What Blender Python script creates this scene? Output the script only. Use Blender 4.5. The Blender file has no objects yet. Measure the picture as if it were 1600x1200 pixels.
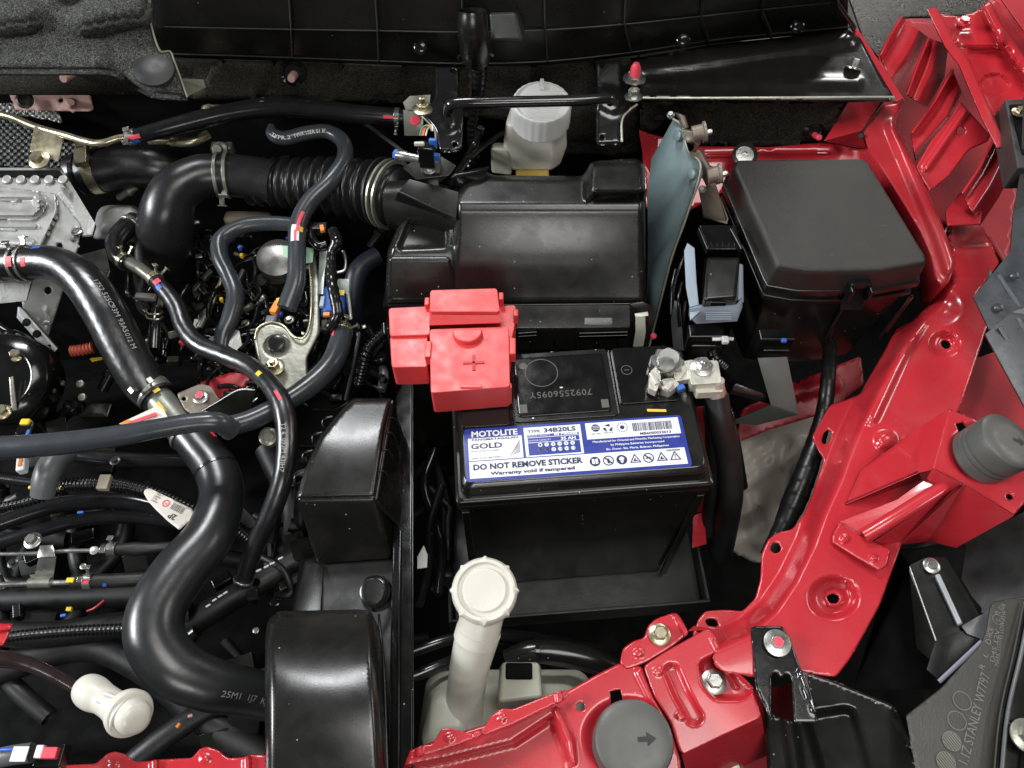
import bpy, bmesh, math, random
import numpy as np
from mathutils import Vector, Matrix
from mathutils.geometry import delaunay_2d_cdt
random.seed(7)
SC = bpy.context.scene
COL = SC.collection
# ---------------------------------------------------------------- camera, light
F = 1209.0                       # focal length in photo pixels (1600 wide)
TILT = math.radians(33.0)
BT = 0.90                        # height of the battery top above the ground, metres
CAMH = 0.543
cam_loc = Vector((0.0, 0.0, BT + CAMH))
cd = bpy.data.cameras.new('camera'); cam = bpy.data.objects.new('camera', cd); COL.objects.link(cam)
cam.location = cam_loc; cam.rotation_euler = (TILT, 0, 0)
cd.sensor_width = 36.0; cd.lens = 36.0 * F / 1600.0; cd.clip_start = 0.02; cd.clip_end = 60
SC.camera = cam
w = bpy.data.worlds.new("World"); SC.world = w; w.use_nodes = True
w.node_tree.nodes['Background'].inputs[0].default_value = (0.93, 0.97, 1.0, 1)
w.node_tree.nodes['Background'].inputs[1].default_value = 0.05
def area(name, loc, target, sx, sy, power, color=(1, 1, 1)):
    l = bpy.data.lights.new(name, 'AREA'); l.shape = 'RECTANGLE'; l.size = sx; l.size_y = sy; l.energy = power; l.color = color
    o = bpy.data.objects.new(name, l); COL.objects.link(o); o.location = loc
    o.rotation_euler = (Vector(target) - Vector(loc)).to_track_quat('-Z', 'Y').to_euler()
    return o
area('overhead_light', (0.45, -0.1, 3.0), (0.0, 0.40, 0.9), 1.2, 0.8, 23, (1, 0.985, 0.96))
area('added_rim_light', (-2.3, 0.15, 2.1), (0.0, 0.45, 0.9), 1.1, 0.40, 76, (0.94, 0.97, 1.0))  # unseen area lights on all sides, added for highlights on rounded edges
area('added_rim_light', (0.1, -2.1, 2.35), (0.0, 0.45, 0.9), 1.1, 0.45, 17, (1, 0.98, 0.95))
area('added_rim_light', (2.5, 0.9, 2.2), (0.0, 0.45, 0.9), 1.2, 0.4, 14, (1, 0.97, 0.94))
area('added_rim_light', (1.3, 2.9, 2.3), (0.1, 0.5, 0.9), 1.0, 0.35, 15, (1, 0.99, 0.95))
area('overhead_light', (-0.5, 1.7, 2.9), (-0.1, 0.4, 0.9), 0.7, 0.45, 34, (0.97, 0.98, 1.0))  # unseen, added to lay a highlight band on the front duct box
SC.view_settings.view_transform = 'Standard'; SC.view_settings.look = 'None'
SC.view_settings.exposure = 0.0; SC.view_settings.gamma = 1.0
SC.cycles.max_bounces = 6

ct, st = math.cos(TILT), math.sin(TILT)
def P(u, v, Z=0.0):
    """photo pixel + height (mm over the battery top) -> world point (m)"""
    a = (u - 800.0) / F; b = (600.0 - v) / F
    d = Vector((a, b * ct + st, b * st - ct))       # right, up, forward combined
    t = (Z / 1000.0 - CAMH) / d.z
    return cam_loc + d * t
def PX(u, v, Z=0.0):
    """metres per photo pixel at that point"""
    p = P(u, v, Z) - cam_loc
    return (p.y * st - p.z * ct) / F
def Pn(u, v, Z):
    a = (u - 800.0) / F; b = (600.0 - v) / F
    dx, dy, dz = a, b * ct + st, b * st - ct
    t = (Z / 1000.0 - CAMH) / dz
    return np.stack([dx * t, dy * t, cam_loc.z + dz * t], -1)

# ---------------------------------------------------------------- materials
def mat(name, col, rough=0.45, metal=0.0, coat=0.0, bump=0.0, bscale=400, vary=0.12, vscale=30, dust=0.0, sss=0.0, trans=0.0, spec=0.5, rvar=0.1, grain=None, film=0.015):
    m = bpy.data.materials.new(name); m.use_nodes = True
    nt = m.node_tree; N = nt.nodes; L = nt.links; b = N['Principled BSDF']
    tc = N.new('ShaderNodeTexCoord')
    b.inputs['Metallic'].default_value = metal; b.inputs['Coat Weight'].default_value = coat
    b.inputs['Coat Roughness'].default_value = 0.08
    b.inputs['Specular IOR Level'].default_value = spec
    if sss:
        b.inputs['Subsurface Weight'].default_value = sss; b.inputs['Subsurface Radius'].default_value = (1, 0.95, 0.85)
        b.inputs['Subsurface Scale'].default_value = 0.006
    if trans: b.inputs['Transmission Weight'].default_value = trans
    n = N.new('ShaderNodeTexNoise'); n.inputs['Scale'].default_value = vscale; n.inputs['Detail'].default_value = 4
    L.new(tc.outputs['Object'], n.inputs['Vector'])
    cr = N.new('ShaderNodeValToRGB'); cr.color_ramp.elements[0].position = 0.3; cr.color_ramp.elements[1].position = 0.7
    c = Vector(col)
    cr.color_ramp.elements[0].color = (*(c * (1 - vary)), 1); cr.color_ramp.elements[1].color = (*[min(1, x) for x in c * (1 + vary)], 1)
    L.new(n.outputs['Fac'], cr.inputs['Fac'])
    out = cr.outputs['Color']
    mr = N.new('ShaderNodeMapRange'); mr.inputs['To Min'].default_value = max(0.03, rough - rvar); mr.inputs['To Max'].default_value = rough + rvar
    mr.inputs['From Min'].default_value = 0.3; mr.inputs['From Max'].default_value = 0.7
    n2 = N.new('ShaderNodeTexNoise'); n2.inputs['Scale'].default_value = vscale * 2.3; n2.inputs['Detail'].default_value = 6
    L.new(tc.outputs['Object'], n2.inputs['Vector']); L.new(n2.outputs['Fac'], mr.inputs['Value']); L.new(mr.outputs[0], b.inputs['Roughness'])
    if dust:
        vo = N.new('ShaderNodeTexVoronoi'); vo.inputs['Scale'].default_value = 130; L.new(tc.outputs['Object'], vo.inputs['Vector'])
        mp = N.new('ShaderNodeMapRange'); mp.inputs['From Min'].default_value = 0.05; mp.inputs['From Max'].default_value = 0.09
        mp.inputs['To Min'].default_value = 1; mp.inputs['To Max'].default_value = 0
        L.new(vo.outputs['Distance'], mp.inputs['Value'])
        sep = N.new('ShaderNodeSeparateColor'); L.new(vo.outputs['Color'], sep.inputs[0])
        gt = N.new('ShaderNodeMath'); gt.operation = 'GREATER_THAN'; gt.inputs[1].default_value = 1 - dust; L.new(sep.outputs[0], gt.inputs[0])
        mu = N.new('ShaderNodeMath'); mu.operation = 'MULTIPLY'; L.new(mp.outputs[0], mu.inputs[0]); L.new(gt.outputs[0], mu.inputs[1])
        mx = N.new('ShaderNodeMix'); mx.data_type = 'RGBA'; mx.inputs['B'].default_value = (0.42, 0.40, 0.36, 1)
        L.new(out, mx.inputs['A']); L.new(mu.outputs[0], mx.inputs['Factor']); out = mx.outputs['Result']
    if film:
        n3 = N.new('ShaderNodeTexNoise'); n3.inputs['Scale'].default_value = 16; n3.inputs['Detail'].default_value = 9; n3.inputs['Distortion'].default_value = 0.8
        L.new(tc.outputs['Object'], n3.inputs['Vector'])
        m3 = N.new('ShaderNodeMapRange'); m3.inputs['From Min'].default_value = 0.48; m3.inputs['From Max'].default_value = 0.72; m3.inputs['To Max'].default_value = film
        L.new(n3.outputs['Fac'], m3.inputs['Value'])
        x3 = N.new('ShaderNodeMix'); x3.data_type = 'RGBA'; x3.inputs['B'].default_value = (0.40, 0.36, 0.30, 1)
        L.new(out, x3.inputs['A']); L.new(m3.outputs[0], x3.inputs['Factor']); out = x3.outputs['Result']
    L.new(out, b.inputs['Base Color'])
    if bump or grain:
        bp = N.new('ShaderNodeBump'); bp.inputs['Distance'].default_value = 0.0006; bp.inputs['Strength'].default_value = bump
        if grain == 'braid':
            uv = N.new('ShaderNodeUVMap'); mp1 = N.new('ShaderNodeMapping'); mp1.inputs['Rotation'].default_value = (0, 0, 0.55)
            L.new(uv.outputs[0], mp1.inputs[0])
            w1 = N.new('ShaderNodeTexWave'); w1.inputs['Scale'].default_value = bscale; L.new(mp1.outputs[0], w1.inputs[0])
            mp2 = N.new('ShaderNodeMapping'); mp2.inputs['Rotation'].default_value = (0, 0, -0.55); L.new(uv.outputs[0], mp2.inputs[0])
            w2 = N.new('ShaderNodeTexWave'); w2.inputs['Scale'].default_value = bscale; L.new(mp2.outputs[0], w2.inputs[0])
            mm = N.new('ShaderNodeMath'); mm.operation = 'MULTIPLY'; L.new(w1.outputs['Fac'], mm.inputs[0]); L.new(w2.outputs['Fac'], mm.inputs[1])
            L.new(mm.outputs[0], bp.inputs['Height'])
        elif grain == 'fibre':
            nb = N.new('ShaderNodeTexNoise'); nb.inputs['Scale'].default_value = bscale; nb.inputs['Detail'].default_value = 8; nb.inputs['Distortion'].default_value = 2.5
            L.new(tc.outputs['Object'], nb.inputs['Vector']); L.new(nb.outputs['Fac'], bp.inputs['Height'])
            mx = N.new('ShaderNodeMix'); mx.data_type = 'RGBA'; mx.blend_type = 'MULTIPLY'; mx.inputs['Factor'].default_value = 1
            c2 = N.new('ShaderNodeValToRGB'); c2.color_ramp.elements[0].position = 0.42; c2.color_ramp.elements[1].position = 0.66
            c2.color_ramp.elements[0].color = (0.35, 0.35, 0.35, 1); c2.color_ramp.elements[1].color = (2.6, 2.6, 2.5, 1)
            L.new(nb.outputs['Fac'], c2.inputs[0]); L.new(out, mx.inputs['A']); L.new(c2.outputs[0], mx.inputs['B']); L.new(mx.outputs['Result'], b.inputs['Base Color'])
        else:
            nb = N.new('ShaderNodeTexNoise'); nb.inputs['Scale'].default_value = bscale; nb.inputs['Detail'].default_value = 3
            L.new(tc.outputs['Object'], nb.inputs['Vector']); L.new(nb.outputs['Fac'], bp.inputs['Height'])
        L.new(bp.outputs[0], b.inputs['Normal'])
    return m
M = {}
M['plastic'] = mat('black_plastic', (0.009, 0.009, 0.008), 0.21, bump=0.05, bscale=900, dust=0.22, rvar=0.04, spec=0.6)
M['plastic_gloss'] = mat('glossy_black_plastic', (0.006, 0.006, 0.006), 0.15, bump=0.05, bscale=500, dust=0.12, rvar=0.05)
M['plastic_grain'] = mat('grained_black_plastic', (0.021, 0.0195, 0.0165), 0.36, bump=0.8, bscale=1300, dust=0.03, rvar=0.03)
M['plastic_cowl'] = mat('cowl_black_plastic', (0.010, 0.010, 0.009), 0.3, bump=0.25, bscale=900, dust=0.08, rvar=0.05)
M['plastic_satin'] = mat('satin_black_plastic', (0.008, 0.008, 0.007), 0.27, bump=0.06, bscale=900, dust=0.22, rvar=0.04, spec=0.65, film=0.03)
M['plastic_dark'] = mat('matt_black_plastic', (0.005, 0.005, 0.005), 0.5, bump=0.2, bscale=900)
M['plastic_deep'] = mat('deep_shade_black', (0.002, 0.002, 0.002), 0.8, spec=0.12)  # near-black that paints deep shade into bay walls, recesses and engine block
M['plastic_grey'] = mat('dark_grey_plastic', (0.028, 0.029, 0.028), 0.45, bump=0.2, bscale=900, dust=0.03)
M['grey_plastic'] = mat('slate_grey_plastic', (0.11, 0.115, 0.12), 0.38, bump=0.1, bscale=900)
M['lever'] = mat('pale_blue_grey_plastic', (0.30, 0.36, 0.42), 0.4, vary=0.05)
M['black_metal'] = mat('black_painted_steel', (0.010, 0.010, 0.010), 0.2, coat=0.5, bump=0.12, bscale=260, dust=0.05, rvar=0.05)
M['black_metal_brown'] = mat('brown_black_painted_steel', (0.010, 0.009, 0.008), 0.2, coat=0.4, bump=0.12, bscale=200, dust=0.04, rvar=0.05)
M['red'] = mat('red_car_paint', (0.46, 0.022, 0.032), 0.27, film=0.07, coat=0.6, bump=0.06, bscale=420, vary=0.04, vscale=12, dust=0.02, rvar=0.06)
M['red_dull'] = mat('dull_shaded_red_paint', (0.36, 0.016, 0.024), 0.5, coat=0.1, bump=0.25, bscale=420, vary=0.12, vscale=14, rvar=0.08)  # darker red: painted shade on recessed panels, own dull red elsewhere
M['red_plastic'] = mat('red_plastic', (0.64, 0.055, 0.055), 0.38, film=0.0, bump=0.12, bscale=1200, vary=0.05, sss=0.05)
M['rubber'] = mat('black_rubber', (0.010, 0.010, 0.011), 0.19, bump=0.05, bscale=500, rvar=0.04, dust=0.15, spec=0.8)
M['rubber_matt'] = mat('matt_black_rubber', (0.012, 0.012, 0.012), 0.5, bump=0.2, bscale=600)
M['rubber_braid'] = mat('braided_black_rubber', (0.007, 0.007, 0.008), 0.31, spec=0.9, rvar=0.05, bump=0.10, bscale=10, grain='braid', film=0.02, dust=0.04)
M['rubber_grey'] = mat('grey_rubber', (0.036, 0.041, 0.046), 0.26, rvar=0.04, bump=0.08, bscale=500, dust=0.05)
M['rubber_bump'] = mat('grey_bump_rubber', (0.085, 0.085, 0.078), 0.42, bump=0.1, bscale=700, vary=0.05)
M['alu'] = mat('cast_aluminium', (0.34, 0.34, 0.325), 0.45, metal=0.45, bump=0.5, bscale=350)
M['alu_plate'] = mat('pressed_aluminium', (0.36, 0.37, 0.36), 0.42, metal=0.35, bump=0.2, bscale=200)
M['steel'] = mat('zinc_plated_steel', (0.47, 0.47, 0.44), 0.3, metal=0.9, bump=0.2, bscale=400)
M['steel_gold'] = mat('yellow_zinc_steel', (0.52, 0.47, 0.32), 0.3, metal=0.9, bump=0.15, bscale=400)
M['steel_dull'] = mat('dull_olive_steel', (0.30, 0.30, 0.25), 0.36, metal=0.7, bump=0.4, bscale=200)
M['brown'] = mat('brown_grey_cast_metal', (0.20, 0.165, 0.13), 0.5, metal=0.4, bump=0.5, bscale=350)
M['tan'] = mat('tan_plastic', (0.34, 0.29, 0.22), 0.55, bump=0.3, bscale=300)
M['teal'] = mat('blue_green_coated_plate', (0.12, 0.165, 0.17), 0.42, bump=0.12, bscale=150, vary=0.15, vscale=20)
M['white_cap'] = mat('white_plastic', (0.62, 0.62, 0.60), 0.42, vary=0.04, sss=0.1, bump=0.25, bscale=300)
M['white_trans'] = mat('milky_white_plastic', (0.60, 0.585, 0.51), 0.32, sss=0.3, vary=0.05, vscale=16)
M['tank'] = mat('milky_yellowish_plastic', (0.40, 0.40, 0.33), 0.36, sss=0.35, vary=0.1, vscale=14)
M['fluid'] = mat('amber_fluid_plastic', (0.50, 0.34, 0.07), 0.35, sss=0.2)
M['felt'] = mat('grey_felt', (0.046, 0.047, 0.046), 0.95, bump=1.0, bscale=420, grain='fibre', vary=0.25, vscale=9, spec=0.1)
M['felt_dark'] = mat('black_felt', (0.026, 0.024, 0.020), 0.95, bump=1.0, bscale=500, grain='fibre', vary=0.3, vscale=12, spec=0.1)
M['asphalt'] = mat('bitumen_pad', (0.026, 0.025, 0.021), 0.3, bump=1.0, bscale=260, grain='fibre', spec=0.6)
M['primer'] = mat('pink_primer', (0.42, 0.25, 0.22), 0.5, vary=0.08)
M['beige'] = mat('dusty_beige_liner', (0.40, 0.365, 0.31), 0.36, bump=0.3, bscale=60, vary=0.18, vscale=9)
M['dark_steel'] = mat('dark_olive_bracket', (0.026, 0.027, 0.021), 0.32, metal=0.3)
M['white_print'] = mat('white_ink', (0.68, 0.68, 0.66), 0.5, vary=0.03)
M['faded_print'] = mat('faded_white_ink', (0.36, 0.36, 0.34), 0.5)
M['grey_print'] = mat('grey_ink', (0.25, 0.25, 0.24), 0.5)
M['blue_print'] = mat('blue_ink', (0.018, 0.034, 0.25), 0.35, vary=0.05)
M['navy_print'] = mat('navy_ink', (0.012, 0.016, 0.07), 0.4)
M['label_white'] = mat('white_sticker', (0.70, 0.71, 0.73), 0.32, vary=0.04)
M['paper'] = mat('cream_label', (0.62, 0.58, 0.52), 0.55, vary=0.05)
M['black_ink'] = mat('black_ink', (0.01, 0.01, 0.01), 0.5)
M['relief'] = mat('raised_grey_marking', (0.075, 0.072, 0.06), 0.45)
M['yellow'] = mat('yellow_mark', (0.75, 0.50, 0.02), 0.5)
M['blue'] = mat('blue_mark', (0.03, 0.13, 0.50), 0.45)
M['pink'] = mat('red_pink_mark', (0.72, 0.06, 0.09), 0.5)
M['orange'] = mat('orange_plastic', (0.75, 0.22, 0.02), 0.45)
M['green'] = mat('green_mark', (0.05, 0.30, 0.12), 0.5)
M['mint'] = mat('pale_green_tape', (0.30, 0.48, 0.34), 0.5)
M['black_tape'] = mat('glossy_black_tape', (0.008, 0.008, 0.008), 0.18, bump=0.5, bscale=120, rvar=0.08)
M['ground'] = mat('concrete', (0.16, 0.155, 0.15), 0.8, bump=0.4, bscale=60)

# ---------------------------------------------------------------- object helpers
ORG = {}
def meta(o, label=None, cat=None, group=None, kind=None):
    if label: o['label'] = label
    if cat: o['category'] = cat
    if group: o['group'] = group
    if kind: o['kind'] = kind
    return o
def thing(name, label, cat, at, group=None):
    o = bpy.data.objects.new(name, None); COL.objects.link(o); o.empty_display_size = 0.02
    p = Vector(at) if len(at) == 3 and isinstance(at, Vector) else P(*at)
    o.location = p; ORG[o] = p.copy(); meta(o, label, cat, group)
    return o
def link_bm(name, bm, material, parent=None, angle=38, wn=True, solid=None, bev=None):
    """bm holds world coordinates (m); the object gets its own origin"""
    bm.normal_update()
    vs = bm.verts
    n = len(vs)
    if n:
        mn = Vector((min(v.co.x for v in vs), min(v.co.y for v in vs), min(v.co.z for v in vs)))
        mxx = Vector((max(v.co.x for v in vs), max(v.co.y for v in vs), max(v.co.z for v in vs)))
        c = (mn + mxx) / 2; c.z = mn.z
    else: c = Vector((0, 0, 0))
    bmesh.ops.translate(bm, verts=bm.verts, vec=-c)
    me = bpy.data.meshes.new(name); bm.to_mesh(me); bm.free()
    if material:
        for mm in (material if isinstance(material, list) else [material]): me.materials.append(mm)
    me.shade_smooth(); me.set_sharp_from_angle(angle=math.radians(angle))
    o = bpy.data.objects.new(name, me); COL.objects.link(o)
    if parent is not None:
        o.parent = parent; o.location = c - ORG[parent]
    else: o.location = c
    ORG[o] = c.copy()
    if solid:
        s = o.modifiers.new('thick', 'SOLIDIFY'); s.thickness = solid / 1000.0; s.offset = -1
    if bev:
        b = o.modifiers.new('round', 'BEVEL'); b.width = bev / 1000.0; b.segments = 2; b.angle_limit = math.radians(30); b.limit_method = 'ANGLE'
    if wn:
        wm = o.modifiers.new('normals', 'WEIGHTED_NORMAL'); wm.keep_sharp = True
    return o
def fillet(poly, r, seg=4, skip=()):
    out = []; n = len(poly)
    for i in range(n):
        if i in skip: out.append(poly[i]); continue
        a = Vector(poly[i - 1]); b = Vector(poly[i]); c = Vector(poly[(i + 1) % n])
        d1 = a - b; d2 = c - b; rr = min(r, d1.length * 0.45, d2.length * 0.45)
        if rr < 0.3: out.append(tuple(b)); continue
        p = b + d1.normalized() * rr; q = b + d2.normalized() * rr
        for k in range(seg + 1):
            t = k / seg
            out.append(tuple(p * (1 - t) ** 2 + b * 2 * t * (1 - t) + q * t * t))
    return out
def spline(pts, n=10, closed=False):
    pts = [np.array(p, float) for p in pts]; out = []
    m = len(pts)
    rng = range(m) if closed else range(m - 1)
    for i in rng:
        p0 = pts[(i - 1) % m] if (closed or i > 0) else 2 * pts[0] - pts[1]
        p1 = pts[i]; p2 = pts[(i + 1) % m]
        p3 = pts[(i + 2) % m] if (closed or i + 2 < m) else 2 * pts[-1] - pts[-2]
        for k in range(n):
            t = k / n
            out.append(0.5 * ((2 * p1) + (-p0 + p2) * t + (2 * p0 - 5 * p1 + 4 * p2 - p3) * t * t + (-p0 + 3 * p1 - 3 * p2 + p3) * t ** 3))
    if not closed: out.append(pts[-1])
    return out
def circ(u, v, r, n=20, asp=0.86, rot=0.0):
    return [(u + r * math.cos(a) * math.cos(rot) - r * asp * math.sin(a) * math.sin(rot),
             v + r * math.cos(a) * math.sin(rot) + r * asp * math.sin(a) * math.cos(rot)) for a in [2 * math.pi * k / n for k in range(n)]]
def inside(px, py, poly):
    r = np.zeros(px.shape, bool); n = len(poly); j = n - 1
    for i in range(n):
        xi, yi = poly[i]; xj, yj = poly[j]
        if yi != yj:
            c = ((yi > py) != (yj > py)) & (px < (xj - xi) * (py - yi) / (yj - yi) + xi)
            r ^= c
        j = i
    return r
def dist(px, py, line, closed=False):
    px = np.asarray(px, float); py = np.asarray(py, float)
    d = np.full(px.shape, 1e9); n = len(line)
    for i in range(n if closed else n - 1):
        ax, ay = line[i]; bx, by = line[(i + 1) % n]
        vx, vy = bx - ax, by - ay; L2 = vx * vx + vy * vy + 1e-9
        t = np.clip(((px - ax) * float(vx) + (py - ay) * vy) / L2, 0, 1)
        d = np.minimum(d, np.hypot(px - ax - t * vx, py - ay - t * vy))
    return d
def sstep(a, b, x):
    t = np.clip((x - a) / (b - a + 1e-9), 0, 1); return t * t * (3 - 2 * t)
def tps(ctrl):
    if isinstance(ctrl, (int, float)): return lambda u, v: np.full(np.shape(u), float(ctrl))
    if callable(ctrl): return ctrl
    c = np.array(ctrl, float); n = len(c); X = c[:, :2] / 100.0
    if n <= 3:
        if n == 2: c = np.vstack([c, [c[0, 0] + (c[1, 1] - c[0, 1]), c[0, 1] - (c[1, 0] - c[0, 0]), c[0, 2]]]); X = c[:, :2] / 100.0
        A = np.c_[np.ones(3), X]; k = np.linalg.solve(A, c[:, 2])
        return lambda u, v: k[0] + k[1] * np.asarray(u) / 100 + k[2] * np.asarray(v) / 100
    def U(r2): return np.where(r2 > 1e-12, r2 * np.log(r2 + 1e-12), 0.0)
    K = U(((X[:, None] - X[None]) ** 2).sum(-1)) + np.eye(n) * 1e-6
    Pm = np.c_[np.ones(n), X]
    A = np.zeros((n + 3, n + 3)); A[:n, :n] = K; A[:n, n:] = Pm; A[n:, :n] = Pm.T
    k = np.linalg.solve(A, np.r_[c[:, 2], 0, 0, 0])
    def f(u, v):
        u = np.asarray(u, float) / 100; v = np.asarray(v, float) / 100
        r2 = (u[..., None] - X[:, 0]) ** 2 + (v[..., None] - X[:, 1]) ** 2
        return U(r2) @ k[:n] + k[n] + k[n + 1] * u + k[n + 2] * v
    return f
# features for pressed sheets (all lengths px, heights mm)
def dimple(cu, cv, r0, r1, h, asp=0.86):
    return lambda u, v: h * (1 - sstep(r0, r1, np.hypot(u - cu, (v - cv) / asp)))
def ridge(line, w0, w1, h):
    return lambda u, v: h * (1 - sstep(w0, w1, dist(u, v, line)))
def steps(line, d0, d1, h):
    return lambda u, v: h * sstep(d0, d1, dist(u, v, line))
def region(poly, soft, h):
    def f(u, v):
        i = inside(u, v, poly); d = dist(u, v, poly, True)
        return h * np.where(i, sstep(-soft, soft, d), sstep(-soft, soft, -d))
    return f
def panel(name, outline, Z, material, parent=None, holes=(), feats=(), thick=1.2, step=5.0, roll=None, wall=None, angle=50):
    step = max(2.6, step * 0.62); zf = tps(Z); outline = [tuple(map(float, p[:2])) for p in outline]; holes = [[tuple(map(float, p)) for p in h] for h in holes]
    pts = []; edges = []; loops = [outline] + list(holes)
    for lp in loops:
        res = []
        for i in range(len(lp)):
            a = lp[i]; b = lp[(i + 1) % len(lp)]; L = math.hypot(b[0] - a[0], b[1] - a[1])
            k = max(1, int(L / (step * 1.3)))
            for q in range(k): res.append((a[0] + (b[0] - a[0]) * q / k, a[1] + (b[1] - a[1]) * q / k))
        s = len(pts); pts += res
        edges += [(s + i, s + (i + 1) % len(res)) for i in range(len(res))]
    us = [p[0] for p in outline]; vs = [p[1] for p in outline]
    gu, gv = np.meshgrid(np.arange(min(us), max(us), step), np.arange(min(vs), max(vs), step))
    gu[1::2] += step / 2
    gu = gu.ravel(); gv = gv.ravel()
    ok = inside(gu, gv, outline) & (dist(gu, gv, outline, True) > step * 0.45)
    for h in holes: ok &= ~inside(gu, gv, h) & (dist(gu, gv, h, True) > step * 0.45)
    if roll:
        res = []
        for i in range(len(outline)):
            a = outline[i]; b = outline[(i + 1) % len(outline)]; L = math.hypot(b[0] - a[0], b[1] - a[1])
            if L < 0.8: continue
            nx, ny = -(b[1] - a[1]) / L, (b[0] - a[0]) / L
            kk = max(1, int(L / (step * 1.1)))
            for q in range(kk):
                t = (q + 0.5) / kk; mx_, my_ = a[0] + (b[0] - a[0]) * t, a[1] + (b[1] - a[1]) * t
                for dd in (0.3, 0.65, 1.0):
                    for sg in (1, -1): res.append((mx_ + sg * nx * roll[0] * dd, my_ + sg * ny * roll[0] * dd, roll[0] * dd))
        res = np.array(res); dd_ = dist(res[:, 0], res[:, 1], outline, True); k_ = inside(res[:, 0], res[:, 1], outline) & (dd_ > res[:, 2] * 0.93)
        for h in holes: k_ &= ~inside(res[:, 0], res[:, 1], h) & (dist(res[:, 0], res[:, 1], h, True) > 1.5)
        ok &= dist(gu, gv, outline, True) > roll[0] * 1.15
        pts += [tuple(r_) for r_ in res[k_][:, :2].tolist()]
    pts += list(zip(gu[ok].tolist(), gv[ok].tolist()))
    vo, eo, fo, *_ = delaunay_2d_cdt([Vector(p) for p in pts], edges, [], 0, 1e-5)
    A = np.array([(p.x, p.y) for p in vo]); T = np.array([f for f in fo if len(f) == 3])
    cen = A[T].mean(1); keep = inside(cen[:, 0], cen[:, 1], outline)
    for h in holes: keep &= ~inside(cen[:, 0], cen[:, 1], h)
    T = T[keep]
    z = zf(A[:, 0], A[:, 1])
    z = np.asarray(z, float)
    for f in feats: z = z + f(A[:, 0], A[:, 1])
    if roll:
        d = dist(A[:, 0], A[:, 1], outline, True); z = z - roll[1] * (1 - np.clip(d / roll[0], 0, 1)) ** 2
    W = Pn(A[:, 0], A[:, 1], z)
    # orient triangles up
    a, b, c = W[T[:, 0]], W[T[:, 1]], W[T[:, 2]]
    nz = np.cross(b - a, c - a)[:, 2]; T[nz < 0] = T[nz < 0][:, ::-1]
    bm = bmesh.new(); V = {}
    def gv_(i):
        if i not in V: V[i] = bm.verts.new(W[i])
        return V[i]
    for t in T:
        try: bm.faces.new([gv_(int(i)) for i in t])
        except ValueError: pass
    if wall:
        be = [e for e in bm.edges if len(e.link_faces) == 1]
        r = bmesh.ops.extrude_edge_only(bm, edges=be)
        bmesh.ops.translate(bm, verts=[v for v in r['geom'] if isinstance(v, bmesh.types.BMVert)], vec=(0, 0, -wall / 1000.0))
        bmesh.ops.recalc_face_normals(bm, faces=bm.faces)
        if sum(f.normal.z * f.calc_area() for f in bm.faces) < 0: bmesh.ops.reverse_faces(bm, faces=bm.faces)
    return link_bm(name, bm, material, parent, angle=angle, wn=False, solid=thick)
def hull_bevel(bm, r, seg=3, ang=22):
    es = [e for e in bm.edges if len(e.link_faces) == 2 and e.calc_face_angle(0) > math.radians(ang)]
    if es and r: bmesh.ops.bevel(bm, geom=es, offset=r / 1000.0, segments=seg, profile=0.5, affect='EDGES', clamp_overlap=True)
def W3(p): return p.copy() if isinstance(p, Vector) else P(*p)
def loft(name, rings, material, parent=None, r=2.0, cap=(True, True), seg=3, bm_in=None, link=True, ang=22):
    bm = bm_in or bmesh.new(); t = bmesh.new()
    R = [[t.verts.new(W3(p)) for p in ring] for ring in rings]; n = len(R[0])
    for a, b in zip(R[:-1], R[1:]):
        for i in range(n):
            try: t.faces.new((a[i], a[(i + 1) % n], b[(i + 1) % n], b[i]))
            except ValueError: pass
    if cap[0]: t.faces.new(R[0][::-1])
    if cap[1]: t.faces.new(R[-1])
    bmesh.ops.recalc_face_normals(t, faces=t.faces)
    hull_bevel(t, r, seg, ang)
    me = bpy.data.meshes.new('tmp'); t.to_mesh(me); t.free(); bm.from_mesh(me); bpy.data.meshes.remove(me)
    if not link: return bm
    return link_bm(name, bm, material, parent)
def prism(name, top, h, material, parent=None, Z=None, r=2.0, taper=0.0, seg=3, bm_in=None, link=True):
    """top: pixel outline (u,v[,Z]); walls drop h mm straight down, bottom shrunk by taper"""
    A = [W3((p[0], p[1], Z) if len(p) == 2 else p) if not isinstance(p, Vector) else p.copy() for p in top]
    c = sum(A, Vector()) / len(A)
    B = [Vector((c.x + (p.x - c.x) * (1 - taper), c.y + (p.y - c.y) * (1 - taper), p.z - h / 1000.0)) for p in A]
    return loft(name, [B, A], material, parent, r=r, seg=seg, bm_in=bm_in, link=link)
def sheet(name, polys, material, parent=None, thick=1.5, bev=0, bend=1.5):
    """folded sheet metal from 3-D polygons in px+Z"""
    bm = bmesh.new()
    for pl in polys: 
        try: bm.faces.new([bm.verts.new(W3(p)) for p in pl])
        except ValueError: pass
    bmesh.ops.remove_doubles(bm, verts=bm.verts, dist=0.0004)
    bmesh.ops.recalc_face_normals(bm, faces=bm.faces)
    if sum((f.normal.z - 0.3 * f.normal.y) * f.calc_area() for f in bm.faces) < 0: bmesh.ops.reverse_faces(bm, faces=bm.faces)
    if bend: hull_bevel(bm, bend, 3, 12)
    return link_bm(name, bm, material, parent, solid=thick)
TUBE = {}
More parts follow.
